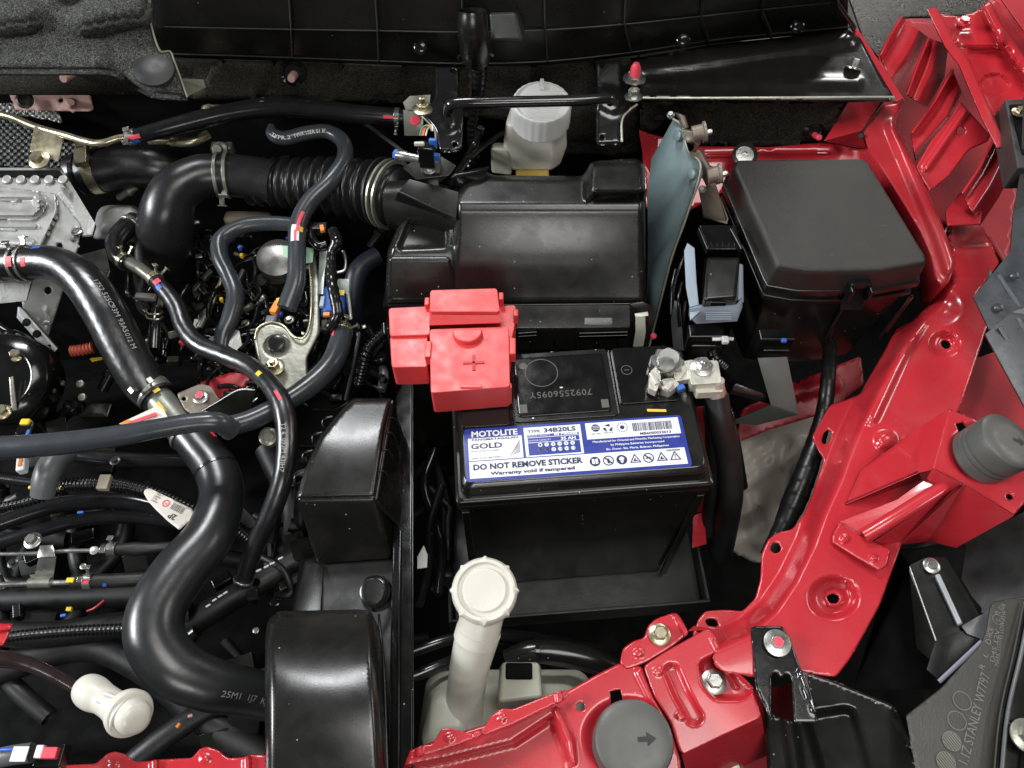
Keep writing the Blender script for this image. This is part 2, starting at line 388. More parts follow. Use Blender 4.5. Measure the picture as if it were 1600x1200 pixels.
def tube(name, pts, r, material, parent=None, sides=20, n=10, corr=None, Zd=0, ends=True, label=None, cat=None, group=None, wrap=None):
    """pts (u,v,Z[,rpx]); r px. corr=(amplitude factor, pitch mm)"""
    full = [tuple(p[:3]) + ((p[3],) if len(p) > 3 else (r,)) for p in pts]
    sp = spline(full, n) if len(full) > 2 else [np.array(full[0], float) * (1 - t) + np.array(full[1], float) * t for t in np.linspace(0, 1, 6)]
    C = [P(a[0], a[1], a[2] + Zd) for a in sp]; Rr = [max(0.3, a[3]) * PX(a[0], a[1], a[2] + Zd) for a in sp]
    if corr or wrap:   # resample evenly
        S = [0.0]
        for a, b in zip(C[:-1], C[1:]): S.append(S[-1] + (b - a).length)
        pitch = (corr or wrap)[1] / 1000.0; per = (corr or wrap)[2] if len(corr or wrap) > 2 else 6
        m = max(8, int(S[-1] / pitch * per)); ss = np.linspace(0, S[-1], m)
        C2 = np.stack([np.interp(ss, S, [c[i] for c in C]) for i in range(3)], -1); R2 = np.interp(ss, S, Rr)
        amp = (corr or wrap)[0]
        if corr: R2 = R2 * (1 + amp * np.cos(2 * math.pi * ss / pitch))
        else: R2 = R2 * (1 + amp * ((ss / pitch) % 1.0))
        C = [Vector(c) for c in C2]; Rr = list(R2)
    bm = bmesh.new(); uvl = bm.loops.layers.uv.new('UVMap'); rings = []; fr = []; S = 0; prev = None
    for i, c in enumerate(C):
        T = (C[min(i + 1, len(C) - 1)] - C[max(i - 1, 0)]).normalized()
        N = (cam_loc - c); N = (N - T * N.dot(T)); 
        N = N.normalized() if N.length > 1e-4 else Vector((0, 0, 1))
        B = T.cross(N)
        if prev is not None: S += (c - prev).length
        prev = c; fr.append((c, T, N, B, Rr[i], S))
        rings.append([bm.verts.new(c + (N * math.cos(a) + B * math.sin(a)) * Rr[i]) for a in [2 * math.pi * k / sides for k in range(sides)]])
    for i in range(len(rings) - 1):
        for k in range(sides):
            f = bm.faces.new((rings[i][k], rings[i][(k + 1) % sides], rings[i + 1][(k + 1) % sides], rings[i + 1][k]))
            for lp, (kk, ii) in zip(f.loops, ((k, i), (k + 1, i), (k + 1, i + 1), (k, i + 1))):
                lp[uvl].uv = (2 * math.pi * kk / sides * Rr[ii] * 5, fr[ii][5] * 5)
    if ends:
        bm.faces.new(rings[0][::-1]); bm.faces.new(rings[-1])
    bmesh.ops.recalc_face_normals(bm, faces=bm.faces)
    o = link_bm(name, bm, material, parent, wn=False, angle=150 if corr else 60)
    TUBE[o] = fr
    if parent is None: meta(o, label, cat, group)
    return o
def at_s(o, t):
    fr = TUBE[o]; s = t * fr[-1][5]
    for i in range(len(fr) - 1):
        if fr[i + 1][5] >= s: break
    a, b = fr[i], fr[i + 1]; k = (s - a[5]) / max(1e-9, b[5] - a[5]); k = min(1, max(0, k))
    c = a[0].lerp(b[0], k); T = a[1].lerp(b[1], k).normalized(); N = a[2].lerp(b[2], k); N = (N - T * N.dot(T)).normalized()
    return c, T, N, T.cross(N), a[4] * (1 - k) + b[4] * k
def patch(o, t0, t1, a0, a1, material, name='paint_mark', lift=0.0003, parent=None):
    """a painted mark lying on a hose; angles in degrees, 0 faces up to the viewer's side"""
    bm = bmesh.new(); g = []
    for i in range(5):
        c, T, N, B, r = at_s(o, t0 + (t1 - t0) * i / 4)
        g.append([bm.verts.new(c + (N * math.cos(a) + B * math.sin(a)) * (r + lift)) for a in [math.radians(a0 + (a1 - a0) * k / 5) for k in range(6)]])
    for i in range(4):
        for k in range(5): bm.faces.new((g[i][k], g[i][k + 1], g[i + 1][k + 1], g[i + 1][k]))
    return link_bm(name, bm, material, parent or o, wn=False)
def clamp(o, t, width=7, material=None, parent=None, ears=True, k=1.06, a=30, name='hose_clamp', double=False, worm=False):
    """steel clamp round a hose: band plus ears; width mm"""
    material = material or M['steel']; bm = bmesh.new(); fr = TUBE[o]; Ltot = fr[-1][5]
    c, T, N, B, r = at_s(o, t); n = 28
    def band(c0, w_):
        prof = [(-w_ / 2, r * 1.0), (-w_ / 2, r * k + 0.0006), (w_ / 2, r * k + 0.0006), (w_ / 2, r * 1.0)]
        R = [[bm.verts.new(c0 + T * x + (N * math.cos(q) + B * math.sin(q)) * rr) for (x, rr) in prof] for q in [2 * math.pi * j / n for j in range(n)]]
        for j in range(n):
            for m_ in range(4): bm.faces.new((R[j][m_], R[(j + 1) % n][m_], R[(j + 1) % n][(m_ + 1) % 4], R[j][(m_ + 1) % 4]))
    wm = width / 1000.0
    if double: band(c - T * wm * 0.36, wm * 0.26); band(c + T * wm * 0.36, wm * 0.26)
    else: band(c, wm)
    def box(cc, ax, ay, az):
        vs = [bm.verts.new(cc + ax * x + ay * y + az * z) for x in (-1, 1) for y in (-1, 1) for z in (-1, 1)]
        for f in ((0, 1, 3, 2), (4, 6, 7, 5), (0, 4, 5, 1), (2, 3, 7, 6), (0, 2, 6, 4), (1, 5, 7, 3)): bm.faces.new([vs[q] for q in f])
    q = math.radians(a); D = N * math.cos(q) + B * math.sin(q); Tn = D.cross(T)
    if worm:
        box(c + D * (r * k + 0.004) , T * wm * 0.6, Tn * 0.011, D * 0.0035)
        box(c + D * (r * k + 0.005) + Tn * 0.013, T * wm * 0.42, Tn * 0.004, D * 0.0042)
    elif ears:
        for sgn in (-1, 1):
            d2 = (D + Tn * 0.35 * sgn).normalized(); tt = d2.cross(T)
            box(c + d2 * (r * k + 0.0035) + T * wm * 0.25 * sgn, T * wm * 0.2, tt * 0.0008, d2 * 0.0042)
            box(c + d2 * (r * k + 0.0078) + T * wm * 0.25 * sgn + tt * 0.001 * sgn, T * wm * 0.34, tt * 0.0022, d2 * 0.0007)
    bmesh.ops.recalc_face_normals(bm, faces=bm.faces)
    return link_bm(name, bm, material, parent or o, bev=0.3)
def text_mesh(s, size=1.0, bold=0.0, spacing=1.0, ext=0.0, align='LEFT'):
    cu = bpy.data.curves.new('t', 'FONT'); cu.body = s; cu.size = size; cu.space_character = spacing; cu.offset = bold; cu.extrude = ext; cu.resolution_u = 2
    cu.align_x = align
    ob = bpy.data.objects.new('t', cu); COL.objects.link(ob)
    dg = bpy.context.evaluated_depsgraph_get(); dg.update()
    me = bpy.data.meshes.new_from_object(ob.evaluated_get(dg)); bpy.data.objects.remove(ob); bpy.data.curves.remove(cu)
    return me
def hose_text(o, s, t, size, a0=0, material=None, flip=1, name='printed_text', bold=0.0, across=1.0):
    me = text_mesh(s, size / 1000.0, bold / 1000.0); fr = TUBE[o]; Lt = fr[-1][5]
    bm = bmesh.new(); bm.from_mesh(me); bpy.data.meshes.remove(me)
    for v in bm.verts:
        tt = t + flip * v.co.x / Lt; c, T, N, B, r = at_s(o, min(1, max(0, tt)))
        q = math.radians(a0) - flip * v.co.y * across / r
        v.co = c + (N * math.cos(q) + B * math.sin(q)) * (r + 0.00035)
    return link_bm(name, bm, material or M['grey_print'], o, wn=False)
def flat_text(bm, s, org, ax, ay, size, bold=0.0, spacing=1.0, align='LEFT', sx=1.0, lift=0.0002, fit=None):
    """adds text to a bmesh: org/ax/ay world vectors, size mm; fit = width in mm"""
    me = text_mesh(s, size / 1000.0, bold * size / 1000.0, spacing, 0, align if not fit else 'LEFT')
    if not len(me.vertices): return
    xs = [v.co.x for v in me.vertices]; k = sx
    if fit: k = fit / 1000.0 / max(1e-6, (max(xs) - min(xs)))
    off = min(xs) if fit else 0
    an = ax.cross(ay).normalized()
    for v in me.vertices: v.co = org + ax * ((v.co.x - off) * k) + ay * v.co.y + an * lift
    bm.from_mesh(me); bpy.data.meshes.remove(me)
def flat_poly(bm, pts, org, ax, ay, lift=0.0002):
    an = ax.cross(ay).normalized()
    try: return bm.faces.new([bm.verts.new(org + ax * x / 1000 + ay * y / 1000 + an * lift) for x, y in pts])
    except ValueError: pass
def flat_ring(bm, cx, cy, r0, r1, org, ax, ay, lift=0.0002, n=24):
    an = ax.cross(ay).normalized()
    g = [[bm.verts.new(org + ax * (cx + r * math.cos(a)) / 1000 + ay * (cy + r * math.sin(a)) / 1000 + an * lift) for r in (r0, r1)] for a in [2 * math.pi * k / n for k in range(n)]]
    for k in range(n): bm.faces.new((g[k][0], g[(k + 1) % n][0], g[(k + 1) % n][1], g[k][1]))
def basis(ax):
    ax = Vector(ax).normalized(); t = Vector((0, 0, 1)) if abs(ax.z) < 0.9 else Vector((0, 1, 0))
    e1 = ax.cross(t).normalized(); return e1, ax.cross(e1), ax
def lathe(name, c, axis, prof, material, parent=None, n=32, mod=None, link=True, bm_in=None, start=0.0):
    """prof: (radius mm, height mm) along axis from c"""
    c = W3(c); e1, e2, ax = basis(axis); bm = bm_in or bmesh.new(); R = []
    for (r, h) in prof:
        ring = []
        for k in range(n):
            a = 2 * math.pi * k / n + start; rr = r * (mod(k, r, h) if mod else 1.0)
            ring.append(bm.verts.new(c + (e1 * math.cos(a) + e2 * math.sin(a)) * rr / 1000 + ax * h / 1000))
        R.append(ring)
    fs = []
    for a, b in zip(R[:-1], R[1:]):
        for k in range(n): fs.append(bm.faces.new((a[k], a[(k + 1) % n], b[(k + 1) % n], b[k])))
    fs.append(bm.faces.new(R[0][::-1])); fs.append(bm.faces.new(R[-1]))
    bmesh.ops.recalc_face_normals(bm, faces=fs)
    if not link: return bm
    return link_bm(name, bm, material, parent)
def bolt(parent, u, v, Z, rpx, axis=(0, 0, 1), material=None, washer=1.6, h=1.1, stud=0, top=None, name='bolt', hexr=1.0, base=None):
    c = P(u, v, Z); r = rpx * PX(u, v, Z) * 1000 * hexr; bm = bmesh.new()
    ax = Vector(axis)
    lathe('', c, ax, [(r * washer, 0), (r * washer, r * 0.22), (r * 1.15, r * 0.4), (r * 0.5, r * 0.42)], None, link=False, bm_in=bm, n=28)
    lathe('', c, ax, [(r, r * 0.3), (r, r * h), (r * 0.86, r * h * 1.13), (r * 0.5, r * h * 1.13)], None, link=False, bm_in=bm, n=6)
    if stud: lathe('', c, ax, [(r * 0.5, r * h), (r * 0.5, r * (h + stud)), (r * 0.38, r * (h + stud + 0.15))], None, link=False, bm_in=bm, n=16)
    o = link_bm(name, bm, material or M['steel'], parent, angle=30)
    if top:
        s = lathe('paint_mark', c + ax.normalized() * r * h * 1.135 / 1000, ax, [(r * 0.72, 0), (r * 0.7, 0.25)], top, o, n=14)
    return o
def boxd(name, u, v, Z, w_, d, h, material, parent=None, yaw=0, r=1.2, pitch=0, roll=0, label=None, cat=None, group=None, taper=1.0):
    """box w x d x h mm with its top centre at the pixel point"""
    c = P(u, v, Z); Rm = Matrix.Rotation(math.radians(yaw), 3, 'Z') @ Matrix.Rotation(math.radians(pitch), 3, 'X') @ Matrix.Rotation(math.radians(roll), 3, 'Y')
    def q(x, y, z): return c + Rm @ Vector((x, y, z)) / 1000
    A = [q(x * w_ / 2, y * d / 2, 0) for x, y in ((-1, -1), (1, -1), (1, 1), (-1, 1))]
    B = [q(x * w_ / 2 * taper, y * d / 2 * taper, -h) for x, y in ((-1, -1), (1, -1), (1, 1), (-1, 1))]
    o = loft(name, [B, A], material, parent, r=r)
    if parent is None: meta(o, label, cat, group)
    return o
def clip(parent, u, v, Z, rpx, axis=(0, -0.5, 0.9), material=None, name='push_clip'):
    r = rpx * PX(u, v, Z) * 1000
    return lathe(name, (u, v, Z), axis, [(r, -0.5), (r, r * 0.18), (r * 0.8, r * 0.36), (r * 0.35, r * 0.42), (r * 0.33, r * 0.3)], material or M['plastic_gloss'], parent, n=24)
def PY(u, v, y):
    """pixel on the upright plane at distance y (mm) ahead"""
    a = (u - 800.0) / F; b = (600.0 - v) / F
    d = Vector((a, b * ct + st, b * st - ct)); return cam_loc + d * (y / 1000.0 / d.y)
def quad_wall(name, pts, material, parent=None, thick=3.0, kind=None, sub=0):
    bm = bmesh.new(); bm.faces.new([bm.verts.new(p) for p in pts]); bmesh.ops.recalc_face_normals(bm, faces=bm.faces)
    o = link_bm(name, bm, material, parent, solid=thick, wn=False)
    if kind: o['kind'] = kind
    return o
# ---------------------------------------------------------------- the setting
def slab(name, x0, x1, y0, y1, z0, z1, m, kind='structure'):
    bm = bmesh.new(); A = [Vector((x, y, z1)) for x, y in ((x0, y0), (x1, y0), (x1, y1), (x0, y1))]; B = [Vector((p.x, p.y, z0)) for p in A]
    loft('', [B, A], None, link=False, bm_in=bm, r=0)
    o = link_bm(name, bm, m, wn=False)
    if kind: o['kind'] = kind
    return o
slab('ground', -12, 12, -12, 12, -0.1, 0.0, M['ground'])
slab('bay_rear_wall', 0.33, 1.2, 0.9, 0.92, BT - 0.5, BT - 0.12, M['plastic_deep'])
slab('engine_bay_floor', -1.3, 1.3, -0.4, 1.6, BT - 0.52, BT - 0.50, M['plastic_deep'])
slab('bay_side_wall', 0.80, 0.83, -0.2, 0.9, BT - 0.5, BT - 0.1, M['plastic_deep'])
slab('firewall', -0.95, 0.33, 0.705, 0.72, BT - 0.5, BT + 0.06, M['plastic_deep'])

# ---------------------------------------------------------------- battery
bat = thing('car_battery', 'black car battery with a blue and white sticker on its lid', 'battery', (910, 760, -200))
FL = P(712, 786, -14); FR = P(1117, 757, -14)
bx = (FR - FL); BL_ = bx.length * 1000; bx.normalize(); by = Vector((-bx.y, bx.x, 0)); bz = Vector((0, 0, 1))
DEP = 132.0; BZ0 = FL.z + 0.014
def BB(x, y, z): return Vector((FL.x, FL.y, BZ0)) + bx * x / 1000 + by * y / 1000 + bz * z / 1000
def rect(x0, x1, y0, y1, z, r=4, n=4):
    pl = fillet([(x0, y0), (x1, y0), (x1, y1), (x0, y1)], r, n); return [BB(x, y, z) for x, y in pl]
W_ = BL_
loft('case', [rect(7, W_ - 7, 6, DEP - 5, -228, 4), rect(2.5, W_ - 2.5, 2, DEP - 2, -18, 4)], M['plastic'], bat, r=1.0)
loft('case_rim', [rect(1, W_ - 1, 0.6, DEP - 0.6, -30, 4), rect(1, W_ - 1, 0.6, DEP - 0.6, -24, 4), rect(1.8, W_ - 1.8, 1.4, DEP - 1.4, -23, 4)], M['plastic'], bat, r=0.6)
loft('lid_flange', [rect(0, W_, 0, DEP, -22, 4), rect(0, W_, 0, DEP, -15, 4), rect(2.5, W_ - 2.5, 2.2, DEP - 2, -13.5, 5)], M['plastic'], bat, r=0.8)
loft('lid', [rect(4, W_ - 4, 4, DEP - 3, -15, 9), rect(5, W_ - 5, 6, DEP - 4, -3.5, 10), rect(8, W_ - 8, 9.5, DEP - 7, 0, 9)], M['plastic'], bat, r=1.2)
for z in (-38,):
    for x in (60, 120): pass
for x0, x1 in ((4, 10), (W_ - 10, W_ - 4)):
    loft('case_rib', [[BB(x, y, z) for x, y in ((x0, -0.2), (x1, -0.2), (x1, 3), (x0, 3))] for z in (-222, -34)], M['plastic'], bat, r=0.6)
# raised vent cover with frame and grooves on both sides
loft('vent_frame', [rect(51, 135, 60, 127, z, 3) for z in (-1, 1.6)], M['plastic'], bat, r=0.8)
vc = loft('vent_cover', [rect(54, 131, 64, 122, 0, 4), rect(54, 131, 64, 122, 2.9, 4), rect(56, 129, 66, 120, 3.3, 3)], M['plastic_gloss'], bat, r=0.5)
bm = bmesh.new()
org = BB(0, 0, 3.3)
flat_ring(bm, 77, 105, 13.2, 14.0, org, bx, by, 0.0002, 40)
flat_ring(bm, 62, 113, 0.1, 3.4, org, bx, by, 0.0002, 20)
for cx in (59, 126):
    flat_poly(bm, [(cx - 3, 67), (cx + 3, 67), (cx + 3, 75), (cx - 3, 75)], org, bx, by, 0.0002)
flat_text(bm, '7092556095Y', BB(117, 86, 3.3), -bx, -by, 8.5, 0.01, 1.1, lift=0.0003)
link_bm('moulded_marks', bm, M['relief'], vc, wn=False)
boxes = ((8, 47, 58, 120, -1), (139, 188, 70, 126, -1))
for k, (x0, x1, y0, y1, z) in enumerate(boxes):
    tp = loft('terminal_platform', [rect(x0, x1, y0, y1, z, 3), rect(x0, x1, y0, y1, 2.2, 3)], M['plastic_gloss'], bat, r=0.8)
    if k == 1:
        bm = bmesh.new(); o_ = BB(0, 0, 2.2); flat_ring(bm, 149, 103, 4.2, 4.8, o_, bx, by, 0.0002); flat_poly(bm, [(147, 102.6), (151, 102.6), (151, 103.4), (147, 103.4)], o_, bx, by)
        link_bm('minus_mark', bm, M['relief'], tp, wn=False)
bm = bmesh.new(); flat_text(bm, '709YE5697', BB(44, 57, 0), -bx, -by, 6.5, 0.0, 1.05, lift=0.0003); link_bm('moulded_number', bm, M['relief'], bat, wn=False)
loft('lid_groove_rim', [rect(47.5, 50, 60, 126, z, 0.8, 2) for z in (-1, 1.2)], M['plastic_gloss'], bat, r=0.5)
loft('lid_groove_rim', [rect(136.2, 138.2, 62, 126, z, 0.8, 2) for z in (-1, 1.2)], M['plastic_gloss'], bat, r=0.5)
bm = bmesh.new(); flat_poly(bm, [(160, 62.5), (175.5, 61), (175.5, 63.4), (160, 65)], BB(0, 0, 0), bx, by); link_bm('yellow_mark', bm, M['yellow'], bat, wn=False)
bm = bmesh.new()
for cx, cy, s in ((28, 53.5, 1.6), (92, 89, 1.2), (66, 61.5, 0.8)):
    flat_poly(bm, [(cx + s * math.cos(a) * 1.2, cy + s * math.sin(a) * .7) for a in [k * math.pi / 4 for k in range(8)]], BB(0, 0, 3.4 if cy > 60 else 0), bx, by)
link_bm('paint_drop', bm, M['white_print'], bat, wn=False)
# sticker: local frame from its corners in the photograph
sTL, sTR, sBR, sBL = [P(u, v, 0.2) for u, v in ((722, 688), (1087, 665), (1111, 733), (730, 765))]
SW, SH = 177.0, 47.0; so = BB(9.5, 10.2, 0)
def srect(x0, x1, y0, y1, r=0.01): return fillet([(x0, y0), (x1, y0), (x1, y1), (x0, y1)], r, 3) if r > 0.1 else [(x0, y0), (x1, y0), (x1, y1), (x0, y1)]
def SB(pl, z0, z1, nm, m, par, r=0.0):
    return loft(nm, [[so + bx * x / 1000 + by * y / 1000 + bz * z / 1000 for x, y in pl] for z in (z0, z1)], m, par, r=r)
stk = SB(srect(0, SW, 0, SH, 3), 0.05, 0.35, 'sticker', M['blue_print'], bat)
so2 = so + bz * 0.00035
W0 = bmesh.new()
def wh(x0, x1, y0, y1): flat_poly(W0, srect(x0, x1, y0, y1), so2, bx, by, 0.0001)
wh(3, SW - 3, 2.6, 17.2)                         # warning strip
wh(3, 46, 18, 38)                                # left block
wh(48, 94, 37.8, 44.6); wh(48, 50.5, 19, 37.8); wh(92, 94, 19, 37.8); wh(48, 94, 18, 19.2)
wh(98, SW - 3, 30, 45)
wh(50.5, 92, 34.9, 35.4); wh(50.5, 92, 30.3, 30.8)
link_bm('white_print', W0, M['label_white'], stk, wn=False)
Tw = bmesh.new(); Tb = bmesh.new()
def tx(bm, s, x, y, size, fit, bold=0.0): flat_text(bm, s, so2 + bx * x / 1000 + by * y / 1000, bx, by, size, bold, 1.0, fit=fit, lift=0.0003)
tx(Tw, 'MOTOLITE', 6, 39.2, 7.2, 37, 0.035)
tx(Tb, 'PANGMATAGALAN', 6, 35.6, 2.6, 37, 0.02)
tx(Tb, 'GOLD', 5, 28.4, 6.6, 25, 0.03)
tx(Tb, 'MAINTENANCE FREE', 5, 25.6, 1.7, 22); tx(Tb, 'LEAD ACID BATTERY', 5, 19.2, 2.2, 24)
tx(Tb, 'TYPE', 51, 39.6, 3.4, 10, 0.02); tx(Tb, '34B20LS', 64, 39.2, 5.4, 26, 0.03)
tx(Tw, 'RESERVE CAPACITY', 51, 36.0, 2.2, 18); tx(Tw, '60 Minutes', 72, 35.9, 3.4, 19, 0.04)
tx(Tw, '20 HOUR CAPACITY', 51, 31.6, 2.2, 18); tx(Tw, '35 AH', 77, 31.4, 3.7, 12, 0.04)
for j, row in enumerate(('012345', '6789')):
    for i in range(6):
        flat_ring(Tw, 60 + i * 5.2, 28.0 - j * 4.6, 0.1, 1.8, so2, bx, by, 0.0003, 14)
dk = bmesh.new()
for i in range(2): flat_ring(dk, 60 + i * 5.2, 23.4, 0.1, 1.7, so2, bx, by, 0.0005, 14)
for j in range(2):
    for i in range(6):
        if j == 1 and i < 2: continue
        flat_text(dk, '%d' % (i + 1 + 6 * j), so2 + bx * (59.3 + i * 5.2) / 1000 + by * (27.2 - j * 4.6) / 1000, bx, by, 2.2, 0, 1, lift=0.0005, fit=1.4 if (i + 1 + 6 * j) < 10 else 2.4)
link_bm('small_digits', dk, M['navy_print'], stk, wn=False)
tx(Tb, 'DO NOT REMOVE STICKER', 6, 9.8, 6.8, 86, 0.04); tx(Tb, 'Warranty void if tampered', 19, 4.6, 4.0, 66, 0.035)
tx(Tw, 'Manufactured for Oriental and Motolite Marketing Corporation', 102, 26.6, 2.5, 70, 0.02)
tx(Tw, 'by Philippine Batteries Incorporated', 116, 23.0, 2.5, 43, 0.02); tx(Tw, 'Bo. Duter, Sta. Maria, Bulacan, Philippines', 112, 19.2, 2.5, 50, 0.02)
tx(Tb, 'MB6000033013', 141, 31.0, 3.2, 25, 0.02); tx(Tb, 'CAUTION', 159, 14.6, 2.2, 11, 0.03)
random.seed(5); x = 136.0
while x < 168:
    wd = random.choice((0.35, 0.5, 0.8)); flat_poly(Tb, srect(x, x + wd, 34.6, 42.2), so2, bx, by, 0.0003); x += wd + random.choice((0.4, 0.5, 0.8))
# small emblems and warning icons
flat_ring(Tb, 106, 40, 0.1, 3.4, so2, bx, by, 0.0003, 24)
for dy in (-1.4, 0, 1.4): flat_poly(Tw, srect(103.4, 108.8, 40 + dy - 0.2, 40 + dy + 0.25), so2, bx, by, 0.0005)
tx(Tb, 'ISO 9001', 102.6, 34, 1.8, 7)
for k in range(3):
    a = math.radians(90 + 120 * k); c_ = (116 + 2.8 * math.cos(a), 39.2 + 2.5 * math.sin(a)); q = a + math.radians(90)
    flat_poly(Tb, [(c_[0] + 2.0 * math.cos(q + t) * s_, c_[1] + 2.0 * math.sin(q + t) * s_) for t, s_ in ((0, 1.3), (1.9, .55), (2.6, 1.0), (-2.6, 1.0), (-1.9, .55))], so2, bx, by, 0.0003)
tx(Tb, 'RECYCLE', 112.6, 34.4, 1.7, 7)
flat_ring(Tb, 127.5, 39, 0.1, 1.8, so2, bx, by, 0.0003, 16)
for k in range(14):
    a = 2 * math.pi * k / 14; flat_ring(Tb, 127.5 + 4.1 * math.cos(a), 39 + 4.1 * math.sin(a), 0.1, 0.5, so2, bx, by, 0.0003, 6)
ic = [101.5 + i * 10.6 for i in range(7)]
for k in (0, 1, 2, 4):
    if k in (0, 2): flat_ring(Tb, ic[k], 10, 0.1, 4.2, so2, bx, by, 0.0003, 28)
    else: flat_ring(Tb, ic[k], 10, 3.5, 4.3, so2, bx, by, 0.0003, 28)
wi = bmesh.new()
def ipoly(bm, k, pts, lift=0.0005): flat_poly(bm, [(ic[k] + x, 10 + y) for x, y in pts], so2, bx, by, lift)
ipoly(wi, 0, [(-2.4, -2), (-0.3, -2.4), (-0.3, 2), (-2.4, 2.4)]); ipoly(wi, 0, [(0.3, -2.4), (2.4, -2), (2.4, 2.4), (0.3, 2)])
ipoly(wi, 2, [(-1.9, -0.4), (1.9, -0.4), (2.0, 1.6), (0, 2.8), (-2.0, 1.6)]); ipoly(wi, 2, [(-1.5, -0.8), (1.5, -0.8), (0.6, -2.9), (-0.6, -2.9)])
link_bm('icon_details', wi, M['label_white'], stk, wn=False)
ipoly(Tb, 1, [(-2.9, 2.2), (-2.2, 2.9), (2.9, -2.2), (2.2, -2.9)]); ipoly(Tb, 4, [(-2.9, 2.2), (-2.2, 2.9), (2.9, -2.2), (2.2, -2.9)])
ipoly(Tb, 1, [(-0.8, -2.4), (0.8, -2.4), (1.0, 0.2), (0, 2.4), (-1.0, 0.2)], 0.0004); ipoly(Tb, 4, [(-2.3, -0.8), (1.8, -0.2), (1.6, 0.9), (-2.4, -0.1)], 0.0004)
for k in (3, 5, 6):
    for a_, b_, c_, d_ in (((0, 4.6), (-4.5, -3.4), (-3.2, -2.7), (0, 3.1)), ((-4.5, -3.4), (4.5, -3.4), (3.2, -2.7), (-3.2, -2.7)), ((4.5, -3.4), (0, 4.6), (0, 3.1), (3.2, -2.7))):
        ipoly(Tb, k, [a_, b_, c_, d_], 0.0003)
    if k == 6: ipoly(Tb, k, [(-0.3, 1.4), (0.3, 1.4), (0.2, -0.9), (-0.2, -0.9)], 0.0003); ipoly(Tb, k, [(-0.3, -1.4), (0.3, -1.4), (0.3, -2), (-0.3, -2)], 0.0003)
    else: ipoly(Tb, k, [(-2, -2), (2, -2), (1.3, -1), (0.2, -1.1), (0.5, 0.8), (-0.6, 0.2), (-1.2, -1.2)], 0.0003)
# the flame-like swoosh on the gold badge: hatched lines
for k in range(9): flat_poly(Tb, [(34 + k * 0.9, 19.5 + k * 1.2), (34.4 + k * 0.9, 19.5 + k * 1.2), (44, 24 + k * 1.35), (44, 23.5 + k * 1.35)], so2, bx, by, 0.0003)
link_bm('white_lettering', Tw, M['label_white'], stk, wn=False); link_bm('blue_lettering', Tb, M['navy_print'], stk, wn=False)

# battery tray
tr = thing('battery_tray', 'shallow black plastic tray the battery stands in', 'tray', BB(100, 20, -238))
def bl(pl, z): return [BB(x, y, z) for x, y in pl]
loft('tray_base', [bl([(-14, -34), (W_ + 28, -34), (W_ + 34, DEP), (-20, DEP)], -238), bl([(-14, -34), (W_ + 28, -34), (W_ + 34, DEP), (-20, DEP)], -232)], M['plastic_grey'], tr, r=1)
for a, b, c_, d_ in (((-17, -36), (W_ + 31, -36), (W_ + 31, -33), (-17, -33)), ((-20, -36), (-17, -36), (-17, DEP), (-20, DEP)), ((W_ + 28, -33), (W_ + 31, -33), (W_ + 34, DEP), (W_ + 31, DEP))):
    loft('tray_wall', [bl([a, b, c_, d_], -238), bl([a, b, c_, d_], -208)], M['plastic_grey'], tr, r=0.8)
for x0, y0, x1, y1 in ((150, -12, 190, -26), (120, -20, 176, -22)):
    tube('tray_scrape', [(0, 0, 0), (1, 1, 0)], 1, M['grey_print'], tr) if False else None

# ---------------------------------------------------------------- positive terminal cover
tcv = thing('terminal_cover', 'bright red plastic cover with a plus sign over the battery terminal', 'terminal cover', (735, 560, 5))
RP = M['red_plastic']
def PB(name, pl, Z, h, m, par, r=1.5, taper=0.0, fr=5): return prism(name, fillet(pl, fr, 3), h, m, par, Z=Z, r=r, taper=taper)
PB('main_cover', [(671, 514), (795, 510), (797, 604), (673, 614)], 34, 30, RP, tcv, 1.6)
PB('front_lip', [(674, 606), (799, 598), (800, 606), (676, 616)], 30, 24, RP, tcv, 1.2, fr=2)
PB('side_box', [(607, 481), (672, 478), (672, 523), (609, 525)], 30, 26, RP, tcv, 1.6)
PB('side_box', [(609, 526), (668, 523), (668, 573), (612, 574)], 27, 26, RP, tcv, 1.6) 
hd = PB('rear_hood', [(672, 453), (777, 450), (781, 487), (671, 487)], 46, 36, RP, tcv, 2.2)
sheet('hood_ramp', [[(671, 482, 45), (781, 482, 45), (785, 505, 37), (671, 509, 37)], [(671, 509, 37), (785, 505, 37), (785, 505, 30), (671, 509, 30)]], RP, tcv, 1.5, bend=1)
PB('side_wing', [(777, 478), (806, 476), (806, 500), (800, 530), (797, 560), (780, 560)], 26, 24, RP, tcv, 1.2)
for (u, v, wd, dp) in ((669, 545, 5, 16), (801, 540, 5, 16), (667, 470, 4, 8), (783, 462, 4, 8), (806, 488, 4, 7)): boxd('hinge_lug', u, v, 36, wd, dp, 12, RP, tcv, r=0.8)
pl = [(730 + 24 * math.cos(a), 514 + 20 * math.sin(a)) for a in [math.pi * k / 14 for k in range(15)]]
prism('thumb_tab', pl, 7, RP, tcv, Z=39.5, r=1.2)
boxd('clip_tab', 736, 603, 35.2, 17, 3, 3, RP, tcv, r=0.5)
for w_, d_ in ((17, 2.2), (2.2, 15)): boxd('plus_sign', 740, 566, 35.0, w_, d_, 1.5, mat('plus_red', (0.48, 0.02, 0.02), 0.5), tcv, yaw=2, r=0.2)

